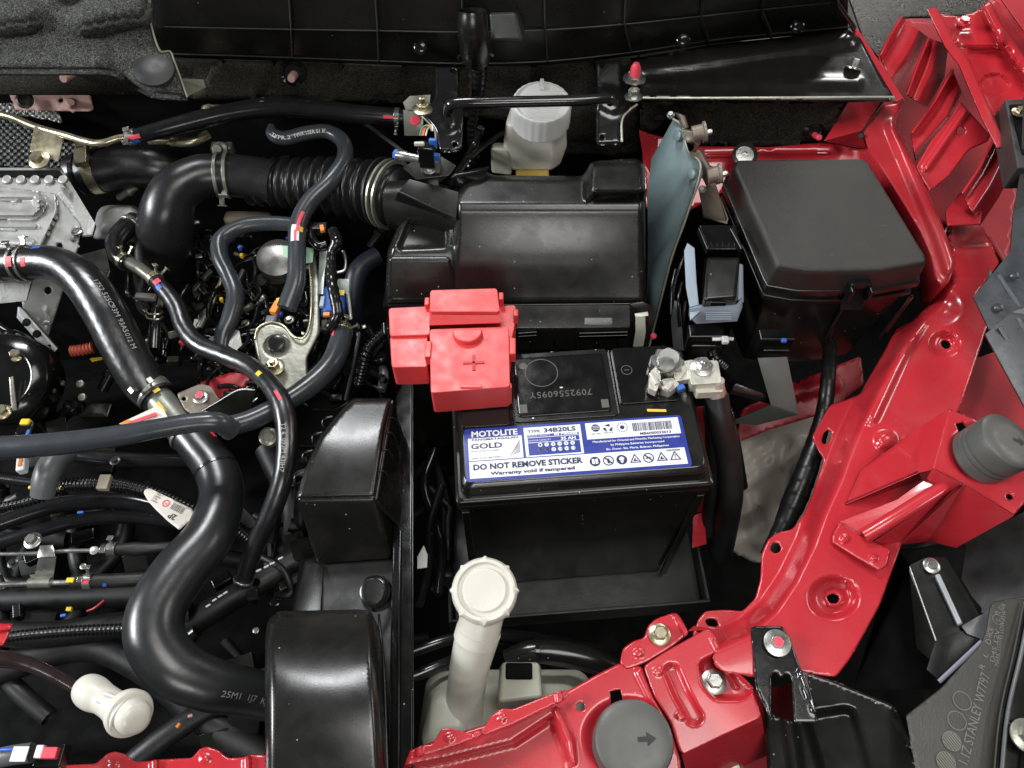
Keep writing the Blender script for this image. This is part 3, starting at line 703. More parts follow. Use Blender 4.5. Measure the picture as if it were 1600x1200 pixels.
# ---------------------------------------------------------------- negative clamp
nc = thing('battery_clamp', 'silver clamp bolted to the bare battery post with a white sensor housing', 'battery clamp', (1060, 580, 2))
lathe('post', (1041, 572, 4), (0, 0, 1), [(9.5, -4), (9.0, 13), (8.2, 14), (7.6, 13.6)], M['alu'], nc)
lathe('clamp_ring', (1040, 574, 4), (0, 0, 1), [(9.8, 0), (13.5, 0), (13.3, 9), (12.5, 10), (9.6, 10)], M['steel'], nc, mod=lambda k, r, h: 1 + 0.10 * math.sin(k * 1.7))
STW = mat('cast_bright_metal', (0.62, 0.60, 0.52), 0.4, metal=0.55, bump=0.5, bscale=300)
prism('jaw', fillet([(1016, 580), (1028, 570), (1033, 590), (1026, 612), (1014, 606)], 3), 8, STW, nc, Z=13, r=1.2)
prism('jaw', fillet([(1034, 592), (1052, 590), (1062, 600), (1048, 612), (1034, 608)], 3), 9, STW, nc, Z=11, r=1.2)
prism('jaw', fillet([(1050, 570), (1066, 560), (1074, 575), (1064, 592), (1054, 590)], 3), 9, STW, nc, Z=12, r=1.2)
prism('clamp_bridge', fillet([(1052, 566), (1084, 562), (1086, 590), (1056, 596)], 3), 7, STW, nc, Z=11, r=1.2)
prism('terminal_block', fillet([(1074, 562), (1122, 563), (1128, 598), (1080, 601)], 4), 11, STW, nc, Z=15, r=1.6)
prism('terminal_foot', fillet([(1082, 596), (1128, 594), (1130, 612), (1090, 614)], 3), 9, mat('ivory_plastic', (0.55, 0.53, 0.43), 0.5), nc, Z=8, r=1.2)
bolt(nc, 1097, 574, 15, 11, h=1.3, stud=0.3)
bolt(nc, 1041, 570, 17.5, 10, h=0.3, washer=1.2, hexr=1.1, name='post_cap')
boxd('blue_tip', 1064, 604, 11, 7, 5, 5, M['blue'], nc, yaw=20); boxd('blue_tip', 1020, 606, 9, 8, 4, 4, M['lever'], nc, yaw=-30)
boxd('lug', 1022, 590, 15, 4, 12, 5, STW, nc, yaw=20, r=0.8); boxd('lug', 1046, 602, 14, 4, 9, 5, STW, nc, yaw=-40, r=0.8)
bolt(nc, 1030, 600, 10, 5, axis=(-0.6, -0.6, 0.4), h=1.0, stud=1.2)
sl = lathe('cable_sleeve', (1120, 612, 0), (0.15, -0.35, -1), [(6, -12), (6.5, 0), (7.2, 10), (8, 18)], STW, nc, n=20)
tube('copper_end', [(1122, 597, 6), (1127, 606, 2), (1130, 618, -6)], 6, mat('copper_end', (0.6, 0.25, 0.1), 0.4, metal=0.6), nc)
# cables from the clamp
CG = 'thick black cables hanging from the battery clamp'
tube('battery_cable', [(1119, 618, -6), (1126, 660, -25), (1137, 710, -60), (1142, 770, -100), (1134, 822, -150), (1126, 860, -200)], 19, M['rubber_matt'], label='thicker right-hand black battery cable dropping beside the battery case', cat='cable', group=CG)
tube('battery_cable', [(1113, 640, -20), (1118, 680, -50), (1120, 730, -90), (1115, 780, -130), (1108, 830, -170)], 15, M['rubber_matt'], label='thinner black cable squeezed between the battery case and the thick cable', cat='cable', group=CG)
tube('wiring_loom', [(1100, 620, -30), (1135, 640, -40), (1142, 665, -55), (1150, 700, -80), (1160, 760, -130)], 8, M['plastic_gloss'], label='thin corrugated black loom behind the thick battery cable', cat='wiring loom', corr=(0.08, 2.6, 5))

# ---------------------------------------------------------------- air cleaner box
ac = thing('air_cleaner', 'large black plastic air cleaner box behind the battery', 'air cleaner', (800, 500, -100))
PLA = M['plastic_satin']
# upper shell: top deck, sloping front face (the big face the light falls on)
def z_air(u, v):
    u = np.asarray(u, float); v = np.asarray(v, float)
    fm = np.interp(v, [318, 330, 470, 480], [60, 56, -13, -17]); fl_ = np.interp(v, [386, 398, 470, 480], [26, 21, -13, -17])
    main = inside(u, v, [(713, 500), (711, 200), (1100, 200), (1100, 500)]); k = np.where(u > 712, 1, -1) * np.abs(u - 712)
    z = fl_ + (fm - fl_) * sstep(-5, 5, k)
    # raised right-hand boss, blending into the deck
    bo = fillet([(918, 312), (934, 302), (1100, 300), (1100, 200), (918, 200)], 6)
    i = inside(u, v, bo); d = dist(u, v, bo, True); z = z + 20 * sstep(-7, 7, np.where(i, d, -d)) * sstep(322, 308, v)
    # hollow of the left step, crease along its rim
    return z
air_o = fillet([(602, 478), (605, 392), (614, 372), (640, 318), (716, 300), (726, 284), (752, 264), (770, 274), (912, 275), (924, 252), (996, 247), (1008, 258), (1009, 476)], 8)
panel('upper_shell', air_o, z_air, PLA, ac, feats=[region(fillet([(622, 390), (640, 340), (700, 345), (700, 386)], 8), 4, -5), lambda u, v: 2.0 * np.sin(np.clip((np.asarray(u, float) - 712) / 296, 0, 1) * 3.14159) * sstep(330, 400, np.asarray(v, float)) * sstep(475, 410, np.asarray(v, float))], thick=3, step=6, roll=(9, 7), wall=40, angle=70)
tube('inlet_neck', [(612, 322, 20), (660, 322, 24), (730, 338, 24)], 38, PLA, ac, sides=32)
sheet('neck_shoulder', [[(622, 300, 55), (640, 280, 62), (716, 300, 60), (712, 342, 52)], [(622, 300, 55), (712, 342, 52), (712, 350, 30), (612, 322, 30)]], PLA, ac, 2, bend=2)
loft('left_step', [[(604, 470, -13), (716, 470, -13), PY(716, 440, 545), PY(610, 440, 545)],
                   [(606, 402, 22), (704, 402, 22), PY(704, 370, 545), PY(618, 370, 545)]], PLA, ac, r=4)
# front rim and lower case with its clips
loft('rim', [[(600, 486, -20), (1010, 484, -20), PY(1010, 440, 560), PY(605, 440, 560)], [(598, 478, -12), (1006, 474, -12), PY(1006, 425, 560), PY(602, 425, 560)]], M['plastic_gloss'], ac, r=1)
loft('lower_case', [[(640, 700, -200), (960, 700, -200), PY(980, 560, 560), PY(620, 560, 560)], [(602, 512, -28), (985, 512, -28), PY(985, 450, 560), PY(604, 450, 560)]], M['plastic'], ac, r=3)
sheet('front_skirt', [[(805, 478, -10), (984, 477, -10), (984, 512, -24), (808, 513, -24)], [(808, 513, -24), (984, 512, -24), (986, 545, -46), (812, 546, -46)]], PLA, ac, 2, bend=1)
boxd('label_pad', 935, 503, -20, 26, 8, 1.4, PLA, ac, r=0.4, pitch=50)
for u0, u1 in ((810, 838), (905, 980)):
    a, b = P(u0, 521, -27), P(u1, 519, -27); boxv = (a + b) / 2
    tube('seam_rib', [(u0, 521, -27), (u1, 519, -27)], 2.2, M['plastic_gloss'], ac, sides=8)
    tube('seam_rib', [(u0, 526, -30), (u1, 524, -30)], 1.6, M['plastic_gloss'], ac, sides=8)
for u in (832, 869, 902, 937, 968): sheet('case_rib', [[(u - 1.2, 529, -31), (u + 1.2, 529, -31), (u + 1.6, 556, -52), (u - 0.8, 556, -52)]], M['plastic_gloss'], ac, 2.4, bend=0)
sheet('clip_mount', [[(984, 476, -8), (1004, 472, -8), (1020, 480, -10), (1016, 510, -30)], [(984, 476, -8), (1016, 510, -30), (1012, 548, -60), (984, 546, -48)]], PLA, ac, 3, bend=1.5)
# steel spring clip seen as a pale curved strap
sheet('spring_clip', [[(992, 490, -4), (1012, 487, -4), (1013, 493, -5), (993, 496, -5)], [(993, 496, -5), (1008, 494, -5), (1009, 520, -20), (993, 518, -22)], [(993, 518, -22), (1009, 520, -20), (1005, 541, -36), (989, 542, -38)]], mat('pale_steel_strap', (0.50, 0.50, 0.42), 0.4, metal=0.3), ac, 1, bend=2)
clip(ac, 1021, 525, -50, 5, material=M['pink'], name='paint_dot')
bolt(ac, 862, 552, -8, 2, name='screw')

# ---------------------------------------------------------------- intake pipes
bel = tube('bellows_hose', [(395, 283, -16, 34), (450, 287, -12, 36), (520, 292, -6, 43), (590, 300, 0, 44), (625, 308, 4, 44)], 42, mat('satin_bellows_rubber', (0.012, 0.012, 0.012), 0.3, bump=0.08, rvar=0.04), corr=(0.105, 13, 12), sides=40, n=16,
           label='black ribbed bellows hose running into the air cleaner box', cat='hose')
cl = clamp(bel, 0.93, 9, M['steel_dull'], k=1.12, ears=False, double=True)
clamp(bel, 0.86, 2, M['rubber_matt'], k=1.1, ears=False)
bp = tube('intake_pipe', [(262, 470, -150, 46), (258, 430, -110, 45), (258, 385, -60, 43), (260, 340, -26, 41), (275, 300, -8, 37), (310, 278, -4, 34), (350, 274, -6, 33), (395, 278, -8, 33), (430, 285, -10, 33)], 40, mat('satin_black_plastic_pipe', (0.014, 0.014, 0.015), 0.3, bump=0.1, bscale=300, rvar=0.05), sides=40, n=14,
          label='smooth black plastic elbow pipe turning down beside the bellows hose', cat='pipe')
clamp(bp, 0.80, 13, M['steel_dull'], k=1.05, a=62, double=True)
# clamp screw standing on the bellows clamp
scw = thing('throttle_bracket', 'small zinc bracket with hose clamp screw beside the bellows end', 'bracket', (660, 270, 60))
lathe('clamp_screw', (624, 243, 75), (1, -0.35, 0.1), [(4.5, -2), (5, 6), (4, 8), (3.5, 20)], M['steel'], scw, n=12)
lathe('blue_screw_head', (622, 242, 75), (-1, 0.35, -0.1), [(4.6, 0), (4.6, 3), (3.6, 4)], M['blue'], scw, n=6)
sheet('bracket_plate', [[(630, 262, 60), (650, 280, 58), (700, 275, 60), (712, 258, 66), (690, 245, 66), (650, 248, 66)], [(650, 280, 58), (668, 293, 48), (685, 288, 48), (700, 275, 60)]], M['dark_steel'], scw, 2)
bolt(scw, 672, 266, 66, 6, h=0.7)
sheet('clamp_tab', [[(670, 284, 56), (684, 280, 56), (686, 292, 46), (680, 296, 44), (670, 290, 48)]], M['steel'], scw, 1)
boxd('sensor_body', 672, 245, 78, 17, 12, 14, M['grey_plastic'], scw, yaw=-5)
boxd('sensor_plug', 666, 226, 92, 14, 12, 22, M['plastic_gloss'], scw, yaw=-8); boxd('plug_lock', 655, 222, 96, 9, 3, 4, mat('pale_grey_lock', (0.5, 0.52, 0.42), .5), scw)
for k, (c_, du) in enumerate((('green', 0), ('orange', 5), ('label_white', 9), ('pink', 3))):
    tube('wire', [(656 + du, 212, 96), (660 + du, 200, 100), (668 + du * 0.8, 196, 104), (676, 205, 102)], 1.3, M[c_], scw, sides=8)
boxd('blue_clip', 676, 217, 97, 7, 4, 8, M['blue'], scw); boxd('blue_clip', 681, 240, 85, 5, 4, 8, M['blue'], scw)

# ---------------------------------------------------------------- brake fluid reservoir
br = thing('brake_fluid_reservoir', 'milky white brake fluid reservoir with a ribbed white cap', 'reservoir', (830, 250, 0))
ax_c = (0.0, -0.10, 1.0)
rc = P(846, 158, 72)
nk = 48
lathe('cap', rc, ax_c, [(27.5, -26), (28.5, -24), (28.5, -4), (27.0, -0.5), (25.5, 0), (25.3, -1.6), (6, -1.6)], M['white_cap'], br, n=96, mod=lambda k, r, h: 1 + (0.014 if (k // 2) % 2 else 0) if r > 26 else 1)
prism('cap_pointer', [(842, 138), (844, 122), (850, 122), (851, 138)], 4, M['white_cap'], br, Z=75, r=1)
bm = bmesh.new()
for k in range(15):
    v0 = 135 + k * 3.4; hw = math.sqrt(max(0, 36 ** 2 - ((v0 - 158) * 1.25) ** 2)) * 0.85
    u = 846 - hw
    while u < 846 + hw:
        ww = random.uniform(2, 6); a = P(u, v0, 71); flat_poly(bm, [(0, 0), (ww * 0.6, 0), (ww * 0.6, 1.0), (0, 1.0)], a, Vector((1, 0, 0)), Vector((0, 1, 0)), 0.0005); u += ww + 1.2
r_ = bmesh.ops.extrude_face_region(bm, geom=list(bm.faces)); bmesh.ops.translate(bm, verts=[g for g in r_['geom'] if isinstance(g, bmesh.types.BMVert)], vec=(0, 0, 0.0006))
bmesh.ops.recalc_face_normals(bm, faces=bm.faces); link_bm('cap_lettering', bm, M['white_cap'], br, wn=False)
loft('body', [[(800, 268, -5), (862, 268, -5), (876, 258, -5), PY(870, 240, 650), PY(806, 240, 650), (792, 252, -5)],
              [(789, 245, 10), (868, 247, 10), (886, 232, 14), PY(886, 200, 655), PY(792, 200, 655), (785, 238, 10)],
              [(796, 196, 48), (862, 196, 48), (884, 192, 48), PY(880, 160, 655), PY(800, 160, 655), (790, 190, 48)]], M['white_trans'], br, r=4)
loft('side_chamber', [[(768, 272, -10), (800, 276, -10), PY(800, 250, 640), PY(768, 250, 640)], [(766, 232, 20), (796, 232, 20), PY(796, 222, 640), PY(770, 222, 640)]], M['tank'], br, r=3)
boxd('fluid_level', 832, 269, -4, 34, 14, 8, M['fluid'], br, r=2)
prism('base_shelf', fillet([(780, 274), (882, 276), (884, 288), (778, 288)], 4), 10, mat('grey_green_plastic', (0.3, 0.31, 0.27), 0.5), br, Z=10, r=3)

# ---------------------------------------------------------------- cross brace rod with two brackets
bz_ = thing('brace_rod', 'glossy black brace rod between two drilled black brackets', 'brace', (830, 158, 80))
tube('rod', [(700, 178, 84, 8), (702, 168, 92, 8.5), (712, 162, 97, 9), (770, 160, 99, 9), (900, 157, 99, 8.5), (945, 154, 98, 8), (955, 156, 95, 7), (952, 163, 90, 5)], 9, M['black_metal'], bz_)
def hole(c, r): return circ(c[0], c[1], r, 12)
bkl = [(680, 104), (718, 104), (718, 150), (725, 168), (722, 232), (712, 236), (686, 236), (681, 205), (672, 192), (655, 178), (662, 165), (678, 158), (680, 140)]
panel('left_bracket', fillet(bkl, 5), [(680, 104, 84), (718, 104, 84), (700, 236, 50)], M['black_metal'], bz_, holes=[hole((709, 110), 4.5), hole((711, 226), 4.5)], feats=[ridge([(702, 165), (702, 190)], 4, 24, 2.5)], thick=2, step=6, roll=(4, 1.5))
bkr = [(930, 97), (971, 92), (972, 126), (975, 140), (990, 165), (1000, 160), (996, 168), (974, 188), (972, 224), (932, 225)]
panel('right_bracket', fillet(bkr, 4), [(930, 97, 84), (971, 92, 84), (950, 225, 50)], M['black_metal'], bz_, holes=[hole((941, 99), 4), hole((941, 214), 4)], feats=[ridge([(948, 155), (958, 160)], 6, 26, 2.5)], thick=2, step=6, roll=(4, 1.5))
tube('bracket_flange', [(996, 163, 74), (984, 172, 70), (972, 188, 66), (972, 222, 54)], 2.0, M['steel_dull'], bz_, sides=8)
tube('bracket_flange', [(655, 176, 76), (668, 190, 72), (680, 205, 66), (681, 232, 54)], 2.0, M['steel_dull'], bz_, sides=8)
bolt(bz_, 991, 124, 84, 11, axis=(0, 0.1, 1), h=1.1, stud=0); lathe('red_stud_cap', (992, 118, 92), (0, 0.15, 1), [(5, 0), (4.8, 8), (2.5, 12)], M['pink'], bz_, n=16)
bolt(bz_, 990, 152, 76, 9, axis=(-0.05, 0.15, 1), h=1.4)
bolt(bz_, 660, 172, 78, 10, axis=(0.05, 0.1, 1), h=1.0, stud=1.1, material=M['steel_gold'])

# ---------------------------------------------------------------- firewall felt, cowl
fl = panel('firewall_felt', [(262, 92), (500, 98), (720, 103), (985, 90), (1000, 90), (1000, 240), (880, 245), (800, 190), (640, 165), (480, 158), (330, 152), (290, 150)], lambda u, v: np.array([ (PY(float(a), float(b), 690).z - BT) * 1000 for a, b in zip(np.ravel(u), np.ravel(v))]).reshape(np.shape(u)), M['felt_dark'], thick=4, step=14,
           feats=[lambda u, v: 1.2 * np.sin(u * 0.03) * np.sin(v * 0.05)])
fl2 = quad_wall('firewall_felt', [PY(-60, 106, 690), PY(300, 106, 690), PY(300, 148, 690), PY(-60, 147, 690)], M['felt_dark'], None, 4); meta(fl2, 'black felt strip in the shadow directly below the grey hood felt', 'insulation')
meta(fl, 'dark felt soundproofing strip on the wall under the ribbed cowl', 'insulation')
for (u, v, c_) in ((459, 118, 'primer'), (108, 118, 'primer')):
    s = thing('weld_stud', 'pink primed stud poking out of %s' % ('a black washer on the dark felt under the cowl' if u > 200 else 'the shadow below the grey felt at the top left'), 'stud', (u, v, 60), group=None)
    if u > 200: lathe('washer', (u - 1, v - 5, 62), (0, -0.8, 0.5), [(13, 0), (13, 2), (9, 5), (8, 3)], M['plastic_gloss'], s)
    lathe('stud', (u, v, 62), (0.05, -0.85, 0.35), [(4.2, -8), (4.2, 12), (3.4, 14)], M[c_], s, n=16)
cow = thing('windscreen_cowl', 'wide ribbed black plastic cowl along the windscreen base', 'cowl', (800, 60, 60))
bot = [(262, 84), (400, 88), (590, 95), (720, 99), (850, 96), (985, 82), (1110, 63), (1205, 53), (1338, 41)]
mid = [(258, 42), (400, 45), (585, 48), (720, 50), (850, 47), (975, 38), (1100, 25), (1190, 15), (1310, 3)]
def iu(line, u):
    return float(np.interp(u, [p[0] for p in line], [p[1] for p in line]))
us = [236, 262, 330, 400, 455, 525, 590, 655, 720, 790, 853, 915, 980, 1045, 1103, 1150, 1198, 1265, 1325]
sheetp = []
CZ0, CZ1, CZ2 = 78, 118, 182
for a, b in zip(us[:-1], us[1:]):
    sheetp.append([(a, iu(bot, a), CZ0), (b, iu(bot, b), CZ0), (b, iu(mid, b), CZ1), (a, iu(mid, a), CZ1)])
    sheetp.append([(a, iu(mid, a), CZ1), (b, iu(mid, b), CZ1), (b, -60, CZ2), (a, -60, CZ2)])
    sheetp.append([(a, iu(bot, a) + 6, CZ0 - 7), (b, iu(bot, b) + 6, CZ0 - 7), (b, iu(bot, b), CZ0), (a, iu(bot, a), CZ0)])
sheet('cowl_face', sheetp, M['plastic_cowl'], cow, 2.5, bend=1.2)
for u0, u1, u2 in ((457, 455, 448), (592, 590, 583), (724, 723, 721), (856, 852, 850), (986, 976, 980), (1108, 1096, 1101), (1206, 1190, 1198), (1336, 1310, 1300)):
    tube('rib_sheen', [(u0, iu(bot, u0), CZ0 + 4), (u1, iu(mid, u1), CZ1 + 6)], 1.5, M['plastic_grey'], cow, sides=8); tube('rib_sheen', [(u1, iu(mid, u1), CZ1 + 6), (u2, -60, CZ2 + 6)], 1.5, M['plastic_grey'], cow, sides=8)  # lighter grey beads stand in for the sheen along the ribs
    sheet('rib', [[(u0 - 1.5, iu(bot, u0), CZ0 + 1), (u0 + 1.5, iu(bot, u0), CZ0 + 1), (u1 + 1.5, iu(mid, u1), CZ1 + 3), (u1 - 1.5, iu(mid, u1), CZ1 + 3)],
                  [(u1 - 1.5, iu(mid, u1), CZ1 + 3), (u1 + 1.5, iu(mid, u1), CZ1 + 3), (u2 + 1.5, -60, CZ2 + 3), (u2 - 1.5, -60, CZ2 + 3)]], M['plastic_cowl'], cow, 6, bend=0.8)
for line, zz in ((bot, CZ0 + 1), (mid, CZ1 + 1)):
    tube('edge_sheen', [(a_, b_, zz) for a_, b_ in line], 1.3, M['plastic_grey'], cow, sides=8)  # same grey beads, painting the sheen along the cowl creases
for u, v in ((657, 75), (1068, 63), (1246, 41)): clip(cow, u, v, CZ0 + 22, 11, axis=(0, -0.75, 0.65))
# drain spout with cable
sp = tube('spout', [(738, 16, 160, 22), (739, 45, 146, 24), (742, 70, 128, 24), (744, 88, 110, 23)], 24, M['plastic_satin'], cow, sides=28, ends=False)
lathe('spout_lip', (744, 90, 109), (0.02, -0.75, -0.55), [(17.5, 0), (15.8, 1.5), (14, 0)], M['plastic_gloss'], cow)
loft('pocket', [[(765, 66, CZ1), (822, 66, CZ1), (822, 18, CZ1), (765, 18, CZ1)], [(770, 64, CZ1 + 6), (816, 64, CZ1 + 6), (806, 18, CZ1 + 26), (764, 20, CZ1 + 26)]], M['plastic_grey'], cow, r=3)
wl = tube('wiring_loom', [(746, 84, 104, 11), (749, 105, 88, 12), (748, 130, 72, 11), (745, 160, 50, 9), (738, 200, 22, 9), (742, 240, -5, 10), (736, 262, -20, 10)], 11, M['black_tape'], corr=(0.06, 6, 5),
     label='taped black wiring loom dropping out of the cowl spout', cat='wiring loom')
# black plate at the right end of the cowl
pt = thing('cowl_side_plate', 'glossy black steel plate with one zinc bolt, right of the cowl', 'plate', (1200, 110, 60))
panel('plate', fillet([(985, 92), (1110, 70), (1205, 60), (1325, 46), (1345, 60), (1372, 110), (1396, 150), (1392, 157), (1000, 154), (1000, 120)], 4), [(1000, 150, 70), (1390, 150, 70), (1100, 60, 76)], M['black_metal_brown'], pt,
      feats=[ridge([(1000, 105), (1180, 78), (1325, 58)], 3, 22, 5), ridge([(1010, 128), (1340, 128)], 2, 12, 2)], thick=2, step=10)
sheet('plate_lip', [[(1000, 152, 71), (1398, 150, 71), (1398, 158, 68), (1000, 156, 68)]], M['steel_dull'], pt, 2, bend=0.5)
bt_ = bolt(pt, 1333, 108, 74, 8, axis=(0.25, 0.5, 0.8), h=1.7)
sf = panel('side_felt', [(1000, 157), (1318, 160), (1300, 218), (1270, 222), (1100, 226), (1060, 180), (1000, 210)], lambda u, v: np.array([(PY(float(a), float(b), 655).z - BT) * 1000 for a, b in zip(u, v)]), M['felt_dark'], thick=4, step=14)
meta(sf, 'dark felt pad hanging below the glossy black side plate', 'insulation')
pc = thing('felt_fastener', 'round black fastener on a red stud at the corner of the dark felt', 'fastener', (1270, 205, 10))
lathe('washer', (1271, 204, 15), (0, -0.8, 0.5), [(11, 0), (11, 2), (7, 5), (6, 3)], M['plastic_gloss'], pc); lathe('stud', (1275, 212, 15), (0.05, -0.8, 0.4), [(3, -5), (3, 9), (2, 10)], M['pink'], pc, n=12)
# grey hood felt at top left
hf = thing('hood_felt', 'thick grey felt insulation sheet at the top left corner', 'insulation', (120, 70, 100))
fo = [(-60, -40), (228, -40), (231, 10), (236, 42), (249, 78), (266, 80), (274, 100), (293, 152), (285, 152), (240, 148), (215, 135), (196, 120), (180, 114), (160, 111), (-60, 111)]
panel('felt', fillet(fo, 6), [(0, 0, 175), (230, 0, 170), (0, 110, 140), (280, 150, 122), (120, 60, 158)], M['felt'], hf,
      feats=[ridge([(-40, 66), (60, 60), (140, 64), (230, 60)], 0, 40, -4), dimple(112, -8, 6, 32, -9), ridge([(130, 28), (215, 15)], 0, 30, 4), ridge([(-40, 20), (40, 24)], 0, 36, 4), ridge([(180, 95), (230, 120)], 0, 34, -3), lambda u, v: 1.2 * np.sin(u * 0.045 + v * 0.03) * np.sin(v * 0.06)], thick=4, step=6, roll=(10, 4))
tube('edge_seam', [(229, -30, 169), (232, 10, 163), (237, 42, 155), (250, 79, 144), (266, 81, 141), (274, 100, 136), (293, 152, 122)], 1.6, mat('olive_edge', (0.14, 0.14, 0.09), 0.6), hf, sides=8)
lathe('retainer_button', (241, 111, 136), (0.15, -0.25, 1), [(17, 0), (16.4, 2), (11, 4.2), (4, 5)], M['rubber_matt'], hf)
hb = sheet('felt_bracket', [[(272, 122, 100), (318, 124, 100), (322, 136, 92), (294, 150, 92)], [(318, 122, 100), (322, 124, 100), (324, 140, 88), (320, 140, 88)]], mat('olive_bracket_paint', (0.09, 0.09, 0.055), 0.5), None, 1.5)
meta(hb, 'small olive steel bracket peeping from behind the grey felt corner', 'bracket')
# ================================================================ right-hand side: red inner fender
RD = M['red']
fen = thing('inner_fender', 'bright red inner fender panel sweeping down the right side of the bay', 'body panel', (1400, 600, -80))
ho = lambda u, v, r, a=0.86, rot=0.3: circ(u, v, r, 18, a, rot)
inner = [(1460, 470), (1440, 487), (1425, 502), (1408, 510), (1398, 516), (1384, 545), (1352, 600), (1345, 615), (1322, 625), (1298, 632), (1289, 645), (1268, 683), (1276, 700), (1287, 718),
         (1270, 770), (1255, 805), (1238, 827), (1215, 832), (1200, 843), (1190, 865), (1188, 905), (1180, 935), (1160, 955), (1140, 953), (1125, 953), (1102, 955), (1092, 966), (1082, 990), (1085, 1010)]
outer = [(1130, 1050), (1190, 1060), (1225, 1045), (1283, 1056), (1306, 1058), (1328, 1030), (1345, 1000), (1375, 945), (1390, 903), (1410, 848), (1470, 720), (1513, 600), (1540, 520), (1546, 505), (1524, 462), (1562, 410), (1546, 375), (1532, 350), (1478, 353)]
wallline = [(1482, 395), (1480, 440), (1462, 470), (1437, 500), (1408, 535), (1378, 585), (1355, 625), (1325, 690), (1305, 745), (1280, 800), (1262, 850), (1235, 905), (1205, 950), (1165, 985), (1120, 1005)]
def zc(u, v):
    u = np.asarray(u, float); v = np.asarray(v, float)
    base = -24 + 0 * u
    # signed side of the wall line: inner (left) side is lower
    poly = wallline + [(1100, 1100), (1700, 1100), (1700, 300), (1490, 300)]
    i = inside(u, v, poly); d = dist(u, v, wallline); sd = np.where(i, d, -d)
    z = base - 34 * (1 - sstep(-22, 14, sd))
    z = z - 3 * sstep(30, 110, sd)
    return z
body = fillet(inner + outer, 5, 3)
panel('corner_panel', body, zc, RD, fen,
      holes=[ho(1478, 538, 8), fillet([(1283, 690), (1287, 676), (1293, 671), (1300, 674), (1296, 690), (1288, 695)], 3), ho(1212, 856, 8.5, 1.0), ho(1302, 936, 10.5, 0.9), fillet([(1101, 970), (1107, 966), (1118, 967), (1123, 974), (1120, 980), (1106, 978)], 3)],
      feats=[dimple(1476, 537, 14, 26, -7), dimple(1302, 934, 26, 42, -11), dimple(1303, 935, 13, 17, 3), dimple(1384, 688, 6, 22, 5), dimple(1470, 480, 6, 40, -8),
             ridge([(1438, 500), (1405, 555), (1385, 600), (1362, 650)], 2, 18, 5), lambda u, v: -10 * (1 - sstep(352, 452, v + 0 * u)) * sstep(1470, 1495, u), ridge([(1480, 440), (1535, 441)], 0.5, 3, -1.2), ridge([(1484, 384), (1542, 379)], 1, 5, 2.2), ridge([(1365, 762), (1400, 700)], 2, 30, -3)],
      thick=1.5, step=6, roll=(3, 1.0))
# the apron rail beside the fuse box
rail = [(1380, 160), (1412, 156), (1398, 195), (1425, 250), (1450, 300), (1468, 340), (1482, 375), (1494, 408), (1483, 441), (1470, 450), (1460, 440), (1450, 400), (1435, 365), (1408, 320), (1380, 275), (1352, 232), (1345, 205)]
panel('apron_rail', fillet(rail, 4), [(1400, 160, 28), (1350, 215, 20), (1440, 300, 10), (1470, 430, -14), (1495, 408, -10)], RD, fen, feats=[ridge([(1398, 200), (1440, 300), (1470, 370), (1486, 420)], 2, 20, 5)], thick=2, step=6, roll=(7, 4), wall=30)
sheet('apron_corner', [[(1325, 160, 30), (1378, 158, 32), (1345, 205, 22), (1288, 220, 20)], [(1345, 205, 22), (1352, 232, 18), (1300, 225, -10), (1288, 220, 20)]], RD, fen, 2)
sheet('apron_edge', [[(1328, 38, 78), (1342, 46, 78), (1412, 153, 60), (1398, 158, 60)], [(1342, 46, 78), (1352, 75, 64), (1414, 160, 46), (1412, 153, 60)]], RD, fen, 2)
tube('hole_plug', [(1345, 212, 22), (1347, 215, 18)], 4, M['black_ink'], fen, sides=10)
panel('strut_housing', fillet([(1000, 205), (1040, 215), (1085, 228), (1200, 230), (1290, 222), (1350, 235), (1390, 300), (1300, 290), (1130, 300), (1075, 330), (1010, 330), (1005, 250)], 8), [(1000, 205, 5), (1350, 235, 5), (1200, 300, -25)], RD, fen,
      feats=[ridge([(1100, 236), (1300, 232)], 2, 14, 4)], thick=2, step=8)
sheet('housing_side', [[(998, 203, 18), (1028, 214, 10), (1026, 260, -10), (1008, 300, -40), (1004, 240, -6)]], RD, fen, 2, bend=0)
# channel shaped fender ribs, rising to the right of the rail
def zr(u, v): return 60 - 0.24 * (v - 100) - 0.02 * (u - 1450)
def rib(name, left, right, m=RD, depth=11, mid=0.45):
    """left/right: edge lines top->bottom in px; V channel"""
    ps = []
    for (a, b), (c, d) in zip(zip(left[:-1], left[1:]), zip(right[:-1], right[1:])):
        def row(p, q):
            m_ = (p[0] + (q[0] - p[0]) * mid, p[1] + (q[1] - p[1]) * mid); m2 = (p[0] + (q[0] - p[0]) * (mid + 0.2), p[1] + (q[1] - p[1]) * (mid + 0.2))
            return [(p[0], p[1], zr(*p) - 2), (p[0] + 3.5, p[1] + 1, zr(*p)), (p[0] + (q[0] - p[0]) * 0.22, p[1] + (q[1] - p[1]) * 0.22, zr(*p) - depth), (*m_, zr(*m_) - 6), (*m2, zr(*m2) - 6), (q[0], q[1], zr(*q) - depth * 2.2)]
        r0, r1 = row(a, c), row(b, d)
        for k in range(5): ps.append([r0[k], r0[k + 1], r1[k + 1], r1[k]])
    return sheet(name, ps, m, fen, 1.5, bend=1.6)
panel('rib_backing', [(1372, 84), (1410, 20), (1560, 60), (1600, 240), (1575, 420), (1530, 352), (1470, 350), (1400, 200)], lambda u, v: -25 - 0.2 * (v - 100) + 0 * u, M['red_dull'], fen, thick=2, step=14)  # darker red sheet added behind the ribs so the gaps look shaded
rib('fender_rib', [(1406, 25), (1389, 54), (1373, 84)], [(1450, 58), (1432, 96), (1400, 140)], mid=0.5)
